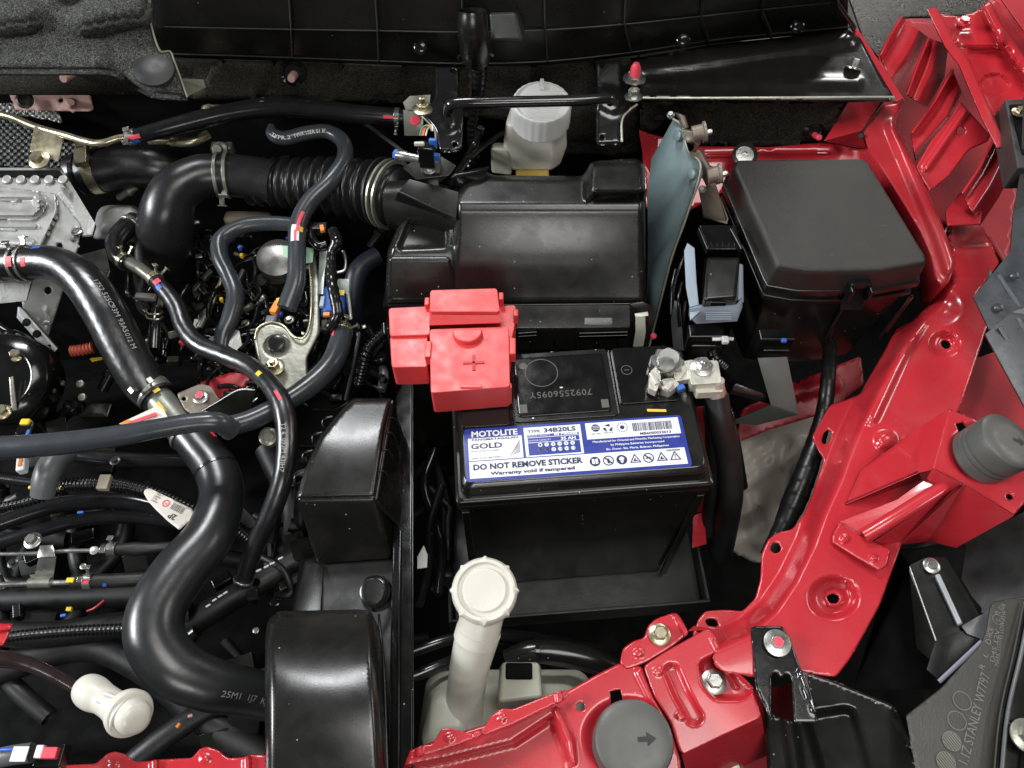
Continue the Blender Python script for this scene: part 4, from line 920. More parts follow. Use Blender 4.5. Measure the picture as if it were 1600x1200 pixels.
rib('fender_rib', [(1449, 58), (1433, 98), (1415, 146)], [(1482, 70), (1476, 120), (1450, 168)], mid=0.35)
rib('fender_rib', [(1487, 107), (1458, 158), (1423, 206)], [(1506, 150), (1490, 190), (1432, 252)], mid=0.5)
rib('fender_rib', [(1551, 218), (1528, 262), (1502, 300)], [(1584, 262), (1560, 310), (1532, 352)], mid=0.4)
panel('fender_web', fillet([(1500, 158), (1548, 212), (1542, 222), (1514, 234), (1482, 276), (1452, 300), (1430, 262), (1456, 218), (1484, 185)], 4), lambda u, v: 54 - 0.24 * (v - 100) + 0 * u, RD, fen,
      holes=[ho(1502, 205, 7, 1.1)], feats=[ridge([(1508, 175), (1448, 262)], 1, 9, 3.5)], thick=1.5, step=4, roll=(2.5, 1))
panel('fender_web', fillet([(1478, 330), (1500, 300), (1535, 330), (1532, 350), (1480, 352)], 3), lambda u, v: -10 + 0 * u, RD, fen, thick=1.5, step=6)
sheet('outer_flange', [[(1450, 14, 92), (1464, 12, 92), (1492, 68, 80), (1478, 72, 80)], [(1478, 72, 80), (1492, 68, 80), (1512, 92, 76), (1500, 100, 76)], [(1500, 100, 76), (1512, 92, 76), (1546, 172, 60), (1534, 180, 60)], [(1534, 180, 60), (1546, 172, 60), (1574, 228, 48), (1560, 232, 48)],
                       [(1464, 12, 92), (1468, 20, 78), (1496, 70, 66), (1492, 68, 80)], [(1492, 68, 80), (1496, 70, 66), (1516, 94, 62), (1512, 92, 76)], [(1512, 92, 76), (1516, 94, 62), (1550, 172, 48), (1546, 172, 60)], [(1546, 172, 60), (1550, 172, 48), (1578, 226, 36), (1574, 228, 48)],
                       [(1560, 232, 48), (1574, 228, 48), (1582, 240, 34), (1560, 240, 20)]], RD, fen, 2, bend=2)
panel('fender_top', fillet([(1462, 20), (1500, 26), (1525, 18), (1545, 0), (1560, -20), (1640, -20), (1640, 210), (1560, 200), (1556, 185), (1530, 130), (1500, 84)], 4), [(1470, 20, 76), (1620, 0, 84), (1600, 200, 46)], RD, fen,
      feats=[dimple(1554, 132, 21, 24, -2.4, 0.75), ridge([(1545, 10), (1570, 60), (1600, 100), (1640, 150)], 5, 14, 14), steps([(1565, 0), (1640, 110)], 2, 10, -1), ridge([(1520, 80), (1575, 82)], 2, 10, -3), ridge([(1505, 60), (1560, 62)], 8, 16, 3), dimple(1502, 36, 4, 9, 3), dimple(1447, 36, 3, 8, 2)], thick=1.5, step=5)
bolt(fen, 1505, 36, 82, 8, material=M['red'], washer=1.3, h=0.9, name='painted_bolt')
fe = sheet('fender_edge', [[(1560, -10, 110), (1640, -10, 110), (1640, 90, 92), (1600, 46, 100)], ], M['red_dull'], None, 2, bend=0)
meta(fe, 'pale hazy red outer fender edge at the top right corner', 'body panel')
apd = sheet('bitumen_pad', [[(1318, -30, 60), (1560, -30, 60), (1540, 22, 54), (1450, 24, 52), (1406, 26, 50), (1372, 88, 44), (1350, 60, 50)]], M['asphalt'], None, 3, bend=0)
meta(apd, 'glittering black bitumen damping pad behind the red fender ribs', 'damping pad')
# small pink plug holes etc.

# hood stop tower --------------------------------------------------------------
tw = thing('hood_stop_bracket', 'red welded bracket carrying the upper grey rubber hood stop', 'bracket', (1480, 800, -30))
TZ = 26
top_o = fillet([(1482, 638), (1535, 660), (1602, 690), (1606, 780), (1584, 806), (1497, 765), (1456, 733)], 5)
panel('top_plate', top_o, TZ, RD, tw, holes=[fillet([(1493, 662), (1506, 659), (1520, 678), (1502, 682)], 2), ho(1578, 776, 6, 0.8)], feats=[dimple(1540, 703, 36, 62, -5)], thick=2, step=6, roll=(3, 1.2))
sheet('side_wall', [[(1482, 638, TZ), (1456, 733, TZ), (1435, 738, -2), (1322, 787, -22), (1345, 735, -20), (1430, 672, -18)]], RD, tw, 1.5, bend=1.5)
sheet('front_wall', [[(1497, 765, TZ), (1584, 806, TZ), (1494, 856, -36), (1452, 846, -42)], [(1497, 765, TZ), (1452, 846, -42), (1402, 852, -30), (1362, 850, -22), (1488, 768, 18)], [(1456, 733, TZ), (1497, 765, TZ), (1488, 768, 18), (1448, 748, 14)]], RD, tw, 1.5, bend=2)
tube('stiffening_bead', [(1350, 838, -17), (1400, 808, -6), (1445, 780, 6), (1482, 758, 17)], 12, RD, tw, sides=20)
sheet('slot_wall', [[(1322, 787, -22), (1435, 738, -2), (1442, 752, -34), (1312, 815, -44)]], M['red_dull'], tw, 1.5, bend=0)  # inner slot wall in the darker red, its shade put into the colour
sheet('slot_wall', [[(1442, 752, -4), (1400, 782, -12), (1312, 815, -22), (1312, 824, -24), (1345, 845, -24), (1482, 770, 10), (1470, 752, 14)]], RD, tw, 1.5, bend=0)
panel('foot_plate', fillet([(1312, 814), (1345, 836), (1366, 846), (1392, 858), (1386, 884), (1374, 892), (1338, 872), (1300, 848), (1300, 838)], 4), -19, RD, tw, feats=[dimple(1320, 842, 5, 8, 2), dimple(1365, 872, 5, 8, 2)], thick=2, step=5, roll=(3, 1.2))
def stop(u, v, Z, axis, r, h, lab, arrow=True, rot=0.0):
    t = thing('hood_stop', lab, 'rubber stop', (u, v, Z), group=None)
    lathe('rubber_body', (u, v, Z), axis, [(r * 0.82, -4), (r * 0.98, 0), (r, h * 0.24), (r * 0.94, h * 0.26), (r * 0.94, h * 0.31), (r, h * 0.33), (r, h * 0.40), (r * 0.94, h * 0.42), (r * 0.94, h * 0.47), (r, h * 0.49), (r * 1.01, h * 0.8), (r * 0.97, h * 0.93), (r * 0.84, h), (r * 0.5, h * 1.02)], M['rubber_bump'], t, n=48)
    e = Vector(axis).normalized(); c = P(u, v, Z) + e * (h * 1.022) / 1000
    bm = bmesh.new(); X = Vector((math.cos(rot), math.sin(rot), 0)); X = (X - e * X.dot(e)).normalized(); Y = e.cross(X)
    s = r / 26.0
    flat_poly(bm, [(2 * s, -1.6 * s), (8 * s, -1.6 * s), (8 * s, -4.4 * s), (14.5 * s, 0), (8 * s, 4.4 * s), (8 * s, 1.6 * s), (2 * s, 1.6 * s)], c, X, Y, 0.0002)
    link_bm('arrow_mark', bm, M['black_ink'], t, wn=False)
    return t
stop(1528, 715, TZ, (0.32, 0.0, 1.0), 22.5, 30, 'grey rubber hood stop standing on the red bracket at the right edge', rot=-0.15)

# ================================================================ radiator support (bottom)
rs = thing('radiator_support', 'red radiator support crossing the bottom edge, with two zinc bolts', 'body panel', (1000, 1120, -60))
ZR = -34
dk_o = [(640, 1172), (700, 1150), (770, 1128), (800, 1122), (886, 1080), (930, 1055), (968, 1036), (1003, 1041), (1022, 1090), (1045, 1130), (1062, 1182), (1068, 1230), (620, 1230)]
def zdk(u, v):
    u = np.asarray(u, float); v = np.asarray(v, float)
    edge = [(600, 1192), (700, 1172), (800, 1148), (862, 1118), (905, 1115), (930, 1230)]
    i = inside(u, v, [(500, 1300)] + [(600, 1200), (700, 1180), (800, 1155), (865, 1112), (897, 1190), (897, 1300)])
    d = dist(u, v, [(600, 1200), (700, 1180), (800, 1155), (865, 1112), (897, 1190), (897, 1300)])
    return ZR - 16 * np.where(i, sstep(0, 14, d), 0)
panel('support_deck', fillet(dk_o, 4), zdk, RD, rs, holes=[ho(907, 1104, 7, 1.0), fillet([(953, 1080), (970, 1077), (978, 1118), (957, 1120)], 3)],
      feats=[dimple(982, 1150, 54, 76, -4), ridge([(870, 1110), (892, 1160), (895, 1190)], 2, 8, 3), ridge([(1000, 1050), (1040, 1130)], 2, 12, 3)], thick=1.5, step=4.2, roll=(4, 1.5))
fl_o = [(640, 1180), (655, 1166), (676, 1162), (690, 1139), (702, 1137), (734, 1146), (756, 1138), (768, 1118), (784, 1107), (802, 1108), (862, 1084), (886, 1077), (890, 1086), (884, 1092), (862, 1102), (800, 1132), (700, 1168), (640, 1186)]
panel('rear_flange', fillet(fl_o, 3), ZR + 9, RD, rs, feats=[dimple(702, 1153, 5, 8, 1.6), dimple(784, 1122, 5, 8, 1.6)] + [ridge([(u, v - 12), (u + 4, v + 12)], 4, 7, 3) for u, v in ((652, 1172), (744, 1146), (872, 1088))], thick=1.5, step=4)
cp_o = [(1005, 1041), (1040, 1018), (1106, 981), (1117, 990), (1122, 1003), (1140, 1040), (1176, 1075), (1190, 1118), (1186, 1124), (1130, 1150), (1068, 1180), (1060, 1170), (1048, 1130), (1022, 1088)]
panel('corner_plate', fillet(cp_o, 7), ZR + 5, RD, rs, feats=[region(fillet([(1093, 1036), (1128, 1018), (1150, 1050), (1178, 1078), (1160, 1092), (1118, 1092), (1098, 1070)], 10), 4, -9), dimple(1028, 1049, 6, 9, 1.6), dimple(1064, 1119, 6, 9, 1.6), ridge([(1050, 1050), (1065, 1085), (1085, 1120)], 6, 16, -5), ridge([(1112, 1000), (1150, 1075)], 1, 5, 1.5)], thick=1.5, step=4, roll=(3, 1.2))
sheet('plate_front', [[(1066, 1181, ZR + 4), (1190, 1120, ZR + 4), (1200, 1180, -90), (1080, 1235, -90)]], RD, rs, 1.5, bend=0)
ear_o = [(968, 1037), (973, 1013), (990, 1001), (1006, 997), (1012, 978), (1024, 967), (1056, 956), (1066, 968), (1077, 990), (1050, 1012), (1010, 1036), (985, 1045), (978, 1046)]
panel('mounting_ear', fillet(ear_o, 6), ZR + 1, RD, rs, feats=[dimple(998, 1020, 6, 9, 1.6), ridge([(1058, 962), (1074, 992)], 3, 7, 4)], thick=1.5, step=4, roll=(3, 1.2))
sheet('ear_plate', [[(1076, 985, ZR - 2), (1084, 978, -45), (1130, 985, -40), (1150, 1040, -40), (1125, 1010, ZR + 2), (1108, 982, ZR + 2)]], RD, rs, 1.5, bend=0)
bolt(rs, 1030, 992, ZR + 2, 11, washer=1.55, h=1.2, material=M['steel_gold'])
bolt(rs, 1115, 1066, ZR - 3, 12, washer=1.6, h=1.1)
sheet('lower_bracket', [[(1180, 1080, -70), (1290, 1060, -75), (1300, 1230, -130), (1120, 1230, -130)]], M['red_dull'], rs, 1.5, bend=0)
bolt(rs, 1142, 1200, -90, 12, material=M['steel_dull'])
stop(984, 1165, ZR + 3, (0.0, 0.0, 1.0), 26, 24, 'grey rubber hood stop on the red support at the bottom edge', rot=0.06)
# red scalloped piece bottom left, left of the intake duct
rl = thing('lower_support', 'dark red scalloped crossmember edge along the bottom left', 'body panel', (250, 1190, -60))
ro = [(84, 1250), (88, 1196), (150, 1193), (168, 1177), (180, 1174), (196, 1178), (212, 1190), (235, 1189), (240, 1187), (300, 1184), (312, 1170), (324, 1166), (342, 1172), (356, 1184), (380, 1183), (392, 1178), (420, 1180), (420, 1250)]
panel('scalloped_flange', fillet(ro, 4), -40, M['red'], rl, feats=[dimple(178, 1193, 6, 9, 1.6), dimple(320, 1186, 6, 9, 1.6)] + [ridge([(u, 1186), (u, 1204)], 4, 7, 3.5) for u in (241, 386)], thick=2, step=6, roll=(2.5, 1))
rt = panel('red_tab', fillet([(-30, 975), (0, 973), (22, 974), (16, 985), (4, 1008), (-30, 1012)], 4), -20, RD, feats=[ridge([(-20, 985), (14, 980)], 2, 8, 3)], thick=2, step=6)
meta(rt, 'small red curled tab at the left edge above the white dipstick handle', 'bracket')

# ================================================================ fuse box
fb = thing('fuse_box', 'large grained black fuse box with a latched lid', 'fuse box', (1300, 450, -80))
LZ = 42
lid = [(1142, 262), (1148, 248), (1350, 246), (1358, 252), (1450, 402), (1451, 412), (1380, 425), (1300, 427), (1258, 426), (1212, 418), (1206, 408)]
A_ = [P(u, v, LZ) for u, v in lid]
def ring_in(pts, k, dz):
    c = sum(pts, Vector()) / len(pts); return [Vector((c.x + (p.x - c.x) * k, c.y + (p.y - c.y) * k, p.z + dz / 1000)) for p in pts]
loft('lid', [ring_in(A_, 1.0, -24), ring_in(A_, 0.985, -2), ring_in(A_, 0.95, 2.2)], M['plastic_grain'], fb, r=2.2)
loft('lid_rim', [ring_in(A_, 1.035, -29), ring_in(A_, 1.03, -22)], M['plastic'], fb, r=1)
loft('box_body', [ring_in(A_, 0.80, -150), ring_in(A_, 0.96, -40), ring_in(A_, 0.985, -26)], M['plastic'], fb, r=2)
loft('box_rim', [ring_in(A_, 1.01, -42), ring_in(A_, 1.01, -36)], M['plastic'], fb, r=1)
lt = loft('latch', [[(1311, 484, 5), (1346, 486, 5), (1350, 462, 5), (1320, 460, 5)], [(1325, 444, 26), (1358, 443, 26), (1360, 436, 28), (1330, 436, 28)]], M['plastic_gloss'], fb, r=1)
for a, b in (((1326, 442), (1335, 452)), ((1353, 442), (1362, 452))): pass
boxd('latch_hook', 1345, 441, 33, 17, 7, 5, M['plastic_gloss'], fb, r=0.8)
boxd('latch_hook', 1331, 446, 31, 3, 15, 14, M['plastic_gloss'], fb, r=0.8); boxd('latch_hook', 1361, 446, 31, 3, 15, 14, M['plastic_gloss'], fb, r=0.8)
sheet('side_gusset', [[(1420, 464, -5), (1428, 464, -5), (1380, 530, -60), (1372, 530, -60)]], M['plastic'], fb, 3, bend=0)
sheet('side_gusset', [[(1316, 484, -2), (1322, 484, -2), (1296, 530, -60), (1288, 530, -60)]], M['plastic'], fb, 3, bend=0)
bm = bmesh.new()
for (u, v, l, a) in ((1372, 352, 17, -0.2), (1342, 378, 8, -0.7), (1352, 385, 6, -0.3), (1375, 366, 9, -1.1), (1295, 399, 9, 0), (1385, 343, 4, 0.3)):
    p = P(u, v, LZ + 2.4); X = Vector((math.cos(a), math.sin(a), 0)); flat_poly(bm, [(0, 0), (l * 0.3, 0.35), (l * 0.55, 0), (l * 0.3, 0.6)], p, X, Vector((-X.y, X.x, 0)), 0.0002)
sc_ = link_bm('scratches', bm, M['grey_print'], fb, wn=False); sc_['kind'] = 'stuff'
# steel eyelet behind the fuse box
ey = thing('eyelet', 'steel eyelet bolted to the red housing behind the fuse box', 'eyelet', (1163, 242, 5))
lathe('ring', (1163, 244, 12), (0, -0.4, 0.9), [(13, 0), (13, 3), (9, 4), (8, 1)], M['dark_steel'], ey); lathe('washer', (1163, 243, 14), (0, -0.4, 0.9), [(9, 0), (9, 2), (3.5, 2.2), (3, 0.5)], M['steel'], ey)
# bracket with connector in front of the fuse box
cb = thing('connector_bracket', 'black clipped plug on an olive flat plate below the fuse box', 'bracket', (1210, 600, -60))
boxd('plug', 1214, 522, -26, 32, 12, 22, M['plastic_gloss'], cb, yaw=0); boxd('blue_seal', 1226, 530, -24, 5, 4, 4, M['blue'], cb); boxd('plug_rib', 1214, 546, -40, 24, 3, 6, M['plastic_gloss'], cb)
sheet('flat_plate', [[(1184, 560, -40), (1230, 558, -40), (1248, 648, -80), (1205, 634, -80)], [(1205, 634, -80), (1248, 648, -80), (1180, 665, -110), (1140, 660, -110)]], mat('olive_grey_plate', (0.10, 0.11, 0.10), 0.45, metal=0.3), cb, 2)
wlr = tube('wiring_loom', [(1300, 490, -110, 9), (1297, 540, -80, 10), (1294, 590, -70, 11), (1288, 640, -80, 12), (1275, 690, -86, 14), (1258, 740, -92, 17), (1240, 785, -100, 18), (1222, 825, -108, 14), (1200, 870, -120, 13)], 13, mat('satin_black_tape', (0.01, 0.01, 0.01), 0.33, bump=0.6, bscale=90), wrap=(0.05, 13, 8), label='taped black wiring loom running down beside the red fender ears', cat='wiring loom')
# liner and rail seen below the fuse box
ln = panel('wheel_liner', fillet([(1150, 690), (1200, 668), (1290, 640), (1320, 700), (1260, 870), (1180, 880), (1110, 842), (1150, 800)], 10), [(1150, 690, -170), (1290, 640, -190), (1180, 880, -230), (1260, 760, -215)], M['beige'],
      feats=[dimple(1180, 800, 12, 40, 6), ridge([(1170, 720), (1190, 840)], 5, 30, 8), ridge([(1230, 700), (1215, 820)], 5, 22, -7), ridge([(1160, 760), (1250, 700)], 3, 16, 5), ridge([(1150, 830), (1240, 780)], 4, 18, -6), ridge([(1200, 690), (1160, 720)], 2, 12, -4), ridge([(1255, 690), (1225, 730)], 2, 10, 4), dimple(1191, 790, 3, 5, 4)], thick=2, step=7)
meta(ln, 'dusty beige crumpled liner in the gap between battery and red fender', 'liner')
rr = thing('frame_rail', 'shade-darkened red lower frame rail glimpsed beyond the battery cables', 'body panel', (1200, 650, -160))
panel('rail_top', fillet([(1160, 642), (1230, 602), (1345, 556), (1350, 600), (1290, 645), (1200, 672), (1150, 692)], 6), [(1110, 590, -130), (1400, 560, -110), (1150, 690, -150)], mat('shadow_rail_red', (0.30, 0.013, 0.02), 0.45, film=0.05), rr, feats=[ridge([(1140, 640), (1180, 628), (1300, 600)], 3, 16, 10)], thick=2, step=8)  # rail paint darkened to carry the shade under the fuse box
sheet('rail_tab', [[(1084, 806, -150), (1100, 800, -150), (1104, 850, -165), (1082, 856, -165)]], RD, rr, 2)
sheet('rail_tab', [[(1078, 640, -60), (1100, 636, -60), (1105, 800, -190), (1078, 800, -190)]], M['red_dull'], rr, 2, bend=0)
lp = sheet('support_tray', [[(1150, 600, -75), (1180, 610, -80), (1215, 622, -85), (1205, 632, -90), (1140, 615, -85)]], M['black_metal'], None, 2, bend=1)
meta(lp, 'small glossy black bracket arm between cable lug and olive plate', 'bracket')

# ================================================================ ECU plate (teal) with brown bracket
ec = thing('control_unit', 'upright blue-green metal plate with a brown cast bracket and studs', 'control unit', (1050, 400, -60))
ye = 600
def et(u, v, Z): return (u, v, Z)
plv = [(1052, 186, 92), (1066, 196, 88), (1074, 232, 74), (1093, 250, 66), (1096, 272, 58), (1070, 340, 30), (1048, 400, 4), (1030, 470, -24), (1012, 545, -60), (1006, 520, -52), (1012, 420, -12), (1012, 300, 30), (1018, 248, 52)]
pA = P(1095, 262, 66); pn_ = Vector((-0.85, -0.35, 0.38)).normalized()
def PPL(u, v):
    d = P(u, v, 0) - cam_loc; return cam_loc + d * ((pA - cam_loc).dot(pn_) / d.dot(pn_))
bm = bmesh.new(); f = bm.faces.new([bm.verts.new(PPL(p[0], p[1])) for p in plv]); bmesh.ops.triangulate(bm, faces=bm.faces[:]); bmesh.ops.recalc_face_normals(bm, faces=bm.faces)
o_ = link_bm('plate', bm, M['teal'], ec, solid=2.2, wn=False)
def ZP(u, v, dz=1.0): return (u, v, (PPL(u, v).z - BT) * 1000 + dz)
tube('plate_edge', [ZP(1052, 186), ZP(1067, 198), ZP(1075, 234), ZP(1095, 262), ZP(1072, 340), ZP(1050, 402), ZP(1032, 472), ZP(1013, 546)], 1.8, mat('sand_edge', (0.30, 0.29, 0.23), 0.5, metal=0.3), ec, sides=8)
sheet('cast_bracket', [[(1054, 176, 98), (1066, 182, 96), (1072, 200, 92), (1066, 200, 88)], [(1068, 200, 92), (1094, 206, 94), (1096, 222, 84), (1084, 232, 76), (1074, 232, 74)], [(1074, 232, 74), (1090, 236, 78), (1104, 262, 66), (1118, 270, 66), (1118, 290, 54), (1104, 292, 50), (1092, 268, 56)], [(1104, 292, 50), (1116, 292, 50), (1134, 346, 22), (1100, 340, 18), (1092, 300, 40)]], M['brown'], ec, 5, bend=1.5)
for (u, v, Z) in ((1096, 209, 94), (1120, 274, 66)):
    b_ = bolt(ec, u, v, Z, 9, axis=(1, 0.05, 0.25), h=0.8, stud=0.9)
    lathe('stud_collar', (u - 14, v + 1, Z), (1, 0.05, 0.25), [(7, 0), (7, 9), (9, 10), (9, 12)], M['brown'], ec, n=20)
for (u, v, Z) in ((1060, 212, 88), (1082, 272, 64)): lathe('rivet', ZP(u, v, 2), (-0.85, -0.35, 0.38), [(5.5, 0), (5, 2.2), (2, 3.2)], M['teal'], ec, n=20)
for (u, v, Z) in ((1048, 181, 97), (1097, 297, 52)): lathe('ball_stud', (u, v, Z), (-0.2, -0.3, 0.9), [(3.4, 0), (3.6, 2), (2, 4)], M['steel'], ec, n=16)
lp2 = sheet('tan_lever', [[(1098, 318, 24), (1122, 300, 30), (1138, 342, 12), (1136, 350, 8), (1100, 340, 14)]], M['tan'], ec, 4)
# connectors
cn = thing('ecu_connector', 'black multi-way plug locked by a pale blue-grey lever', 'connector', (1110, 450, -40))
loft('rear_cover', [[(1098, 396, 10), (1160, 396, 10), (1156, 352, 10), (1090, 352, 10)], [(1103, 390, 30), (1158, 390, 30), (1148, 352, 34), (1092, 352, 34)]], M['plastic_gloss'], cn, r=1.5)
for k in range(5):
    boxd('cover_rib', 1112 + k * 9, 378, 31.5, 1.2, 9, 1.5, M['plastic_gloss'], cn, r=0.2)
boxd('cover_rib', 1130, 371, 31.5, 26, 1.2, 1.5, M['plastic_gloss'], cn, r=0.2); boxd('cover_rib', 1132, 384, 31.5, 28, 1.2, 1.5, M['plastic_gloss'], cn, r=0.2)
boxd('cover_edge', 1100, 372, 36, 3, 26, 6, M['plastic_gloss'], cn, yaw=10, r=0.8); boxd('cover_edge', 1151, 372, 36, 3, 26, 6, M['plastic_gloss'], cn, yaw=14, r=0.8)
loft('plug_body', [[(1094, 486, -14), (1152, 482, -14), (1154, 400, -14), (1100, 400, -14)], [(1100, 470, 12), (1150, 466, 12), (1157, 402, 24), (1104, 402, 24)]], M['plastic'], cn, r=3)
boxd('plug_window', 1123, 471, 14, 14, 3, 5, M['plastic_gloss'], cn, r=0.6)
lm = M['lever']
sheet('lever', [[(1069, 392, 26), (1074, 380, 30), (1085, 388, 30), (1088, 440, 8), (1092, 478, -8), (1078, 482, -10), (1072, 450, 2)], [(1092, 478, -8), (1078, 482, -10), (1078, 500, -14), (1096, 484, -8)]], lm, cn, 3, bend=1)
sheet('lever_bar', [[(1078, 484, -8), (1096, 480, -4), (1152, 478, -4), (1160, 468, -2), (1160, 480, -6), (1152, 502, -22), (1088, 506, -22), (1077, 496, -18)]], lm, cn, 4, bend=1)
for k in range(4): boxd('lever_rib', 1123, 488 + k * 3.4, -7 - k * 2.5, 23, 0.9, 1.2, lm, cn, r=0.2)
sheet('lever_arm', [[(1156, 412, 18), (1161, 414, 16), (1162, 472, -6), (1154, 474, -6)]], lm, cn, 3, bend=0)
boxd('lower_plug', 1104, 516, -34, 34, 16, 26, M['plastic_gloss'], cn, r=2); boxd('lower_plug', 1104, 532, -44, 30, 14, 30, M['plastic_gloss'], cn, r=2)
sheet('side_plate', [[(1054, 470, -20), (1062, 476, -22), (1068, 548, -60), (1052, 545, -62), (1048, 500, -40)]], M['grey_plastic'], cn, 2)
tie = thing('cable_tie', 'white plastic cable tie standing out of the black plug', 'cable tie', (1128, 530, -40))
tube('tie_strap', [(1113, 530, -36), (1122, 530, -35), (1132, 529, -35), (1146, 530, -34)], 3, M['white_cap'], tie, sides=8); boxd('tie_head', 1134, 529, -30, 6, 7, 5, M['white_cap'], tie, r=1)
for k, (pts, r) in enumerate((([(1070, 400, 10), (1058, 430, -5), (1052, 460, -20), (1056, 500, -40)], 3), ([(1066, 440, -10), (1060, 470, -20), (1062, 510, -40)], 2.5), ([(1072, 470, -20), (1068, 500, -35), (1070, 545, -60)], 3), ([(1056, 420, 0), (1050, 450, -12), (1048, 490, -30)], 2.5))):
    tube('black_wire', pts, r, M['black_tape'], label=('upper black wire curving down between the teal plate and the pale lever', 'short straight wire just left of the pale blue-grey lever', 'lowest black wire ending beside the grey side plate', 'black wire lying closest to the teal plate')[k], cat='wire', group='wires between the teal plate and the plug', sides=8)
hs = tube('corrugated_sleeve', [(1112, 545, -55), (1118, 560, -60), (1130, 572, -70)], 10, M['plastic_gloss'], corr=(0.1, 3, 6), label='short corrugated sleeve under the black plug with the cable tie', cat='sleeve')

# ================================================================ headlamp parts, lower right
hl = thing('headlamp_housing', 'large black headlamp housing with raised lettering at the lower right', 'headlamp', (1540, 1050, -40))
HZ = [(1415, 1120, -2), (1600, 930, 10), (1600, 1200, -2)]
ho_ = [(1552, 940), (1640, 925), (1640, 1260), (1440, 1260), (1415, 1118), (1470, 1075), (1533, 1005), (1540, 985), (1546, 950)]
panel('housing_face', fillet(ho_, 4), HZ, mat('olive_black_plastic', (0.032, 0.030, 0.024), 0.38, bump=0.2, bscale=900, rvar=0.05), hl, thick=3, step=8, roll=(3, 1))
def zh(u, v): return float(tps(HZ)(u, v))
hx0, hx1 = P(1500, 1200, zh(1500, 1200)), P(1545, 1055, zh(1545, 1055)); hxx = (hx1 - hx0).normalized(); hn = Vector((0, 0, 1)); hyy = hn.cross(hxx).normalized()
bm = bmesh.new()
def htext(s, u, v, size, u2, v2, bold=0.0):
    o_ = P(u, v, zh(u, v) + 0.6); e = P(u2, v2, zh(u2, v2) + 0.6); ax_ = (e - o_).normalized(); ay_ = hn.cross(ax_).normalized(); flat_text(bm, s, o_, ax_, ay_, size, bold, fit=(e - o_).length * 1000, lift=0.0002)
htext('1.1Z STANLEY W7797', 1512, 1196, 8.5, 1547, 1056, 0.0)
htext('R', 1536, 1047, 4.5, 1540, 1041); htext('L', 1542, 1028, 4, 1545, 1023); htext('D', 1546, 1008, 5, 1550, 1002); htext('HCR', 1549, 997, 5, 1553, 983); htext('PL 02A', 1560, 962, 4.5, 1572, 946); htext('D4S 12V', 1553, 1035, 4, 1562, 985)
htext('MARK 1177/45 LOW 35W', 1560, 1042, 4, 1572, 955)
for (u, v, fill) in ((1503, 1095, 0), (1495, 1126, 0), (1487, 1158, 1), (1478, 1190, 1)):
    o_ = P(u, v, zh(u, v) + 0.6); flat_ring(bm, 0, 0, 5.5, 6.0, o_, Vector((1, 0, 0)), Vector((0, 1, 0)), 0.0002, 32)
    if fill:
        for k in range(-3, 4):
            x = k * 1.5; h = math.sqrt(max(0, 5.5 ** 2 - x * x)); ca, sa = math.cos(0.5), math.sin(0.5)
            flat_poly(bm, [(x0 * ca - y0 * sa, x0 * sa + y0 * ca) for x0, y0 in ((x - .5, -h), (x + .5, -h), (x + .5, h), (x - .5, h))], o_, Vector((1, 0, 0)), Vector((0, 1, 0)))
o_ = P(1559, 968, zh(1559, 968) + 0.6); flat_ring(bm, 0, 0, 3.2, 3.6, o_, Vector((1, 0, 0)), Vector((0, 1, 0))); flat_text(bm, 'E4', o_ + Vector((-0.0015, -0.0015, 0)), Vector((1, 0, 0)), Vector((0, 1, 0)), 3)
link_bm('raised_lettering', bm, mat('worn_letter_grey', (0.16, 0.155, 0.13), 0.5), hl, wn=False)
sheet('side_step', [[(1604, 930, 12), (1640, 926, 14), (1640, 1260, 4), (1556, 1260, 4), (1566, 1120, 8), (1590, 1010, 12)], ], M['plastic'], hl, 3, bend=0)
tube('edge_bead', [(1612, 938, 15), (1596, 1020, 14), (1574, 1120, 11), (1562, 1250, 7)], 3.2, mat('satin_grey_ridge', (0.10, 0.10, 0.105), 0.25), hl, sides=14)
tube('edge_bead', [(1600, 940, 14), (1584, 1020, 13), (1562, 1120, 10), (1550, 1250, 6)], 1.6, M['plastic_grey'], hl, sides=10)
loft('side_recess', [[(1586, 1250, 2), (1640, 1250, 2), (1640, 1120, 2), (1598, 1130, 2)], [(1588, 1240, 9), (1640, 1240, 9), (1640, 1128, 9), (1600, 1136, 9)]], M['plastic_deep'], hl, r=2)
bolt(hl, 1604, 1150, 14, 16, material=M['steel_dull'])
# dark shroud pieces between red panel and headlamp
sh = thing('headlamp_bracket', 'dark grey ribbed headlamp bracket with a pale metal pin', 'bracket', (1480, 950, -40))
sheet('web', [[(1420, 884, -16), (1444, 872, -14), (1500, 985, -12), (1462, 1000, -22)], [(1420, 884, -16), (1462, 1000, -22), (1452, 1030, -34), (1432, 1012, -40)], [(1462, 1000, -22), (1500, 985, -12), (1534, 1000, -12), (1468, 1064, -26), (1448, 1046, -34)]], M['plastic_satin'], sh, 2.5, bend=1.5)
sheet('web_side', [[(1444, 872, -14), (1478, 870, -24), (1530, 960, -24), (1500, 985, -12)]], M['plastic'], sh, 2, bend=1)
loft('pin', [[(1460, 900, -8), (1469, 898, -8), (1505, 975, -6), (1496, 979, -6)], [(1461, 898, -2), (1468, 896, -2), (1503, 973, 0), (1497, 976, 0)]], mat('pale_grey_pin', (0.42, 0.44, 0.46), 0.3, metal=0.3), sh, r=0.8)
bolt(sh, 1455, 884, -10, 8, h=0.8); 
sheet('pale_fold', [[(1465, 1062, -20), (1533, 998, -8), (1536, 1006, -8), (1470, 1068, -20)]], mat('pale_lilac_plastic', (0.25, 0.25, 0.30), 0.5), sh, 2, bend=0)
sheet('sheath', [[(1503, 978, -8), (1530, 962, -4), (1545, 955, -4), (1538, 1000, -6), (1512, 990, -8)]], M['grey_plastic'], sh, 2, bend=0)
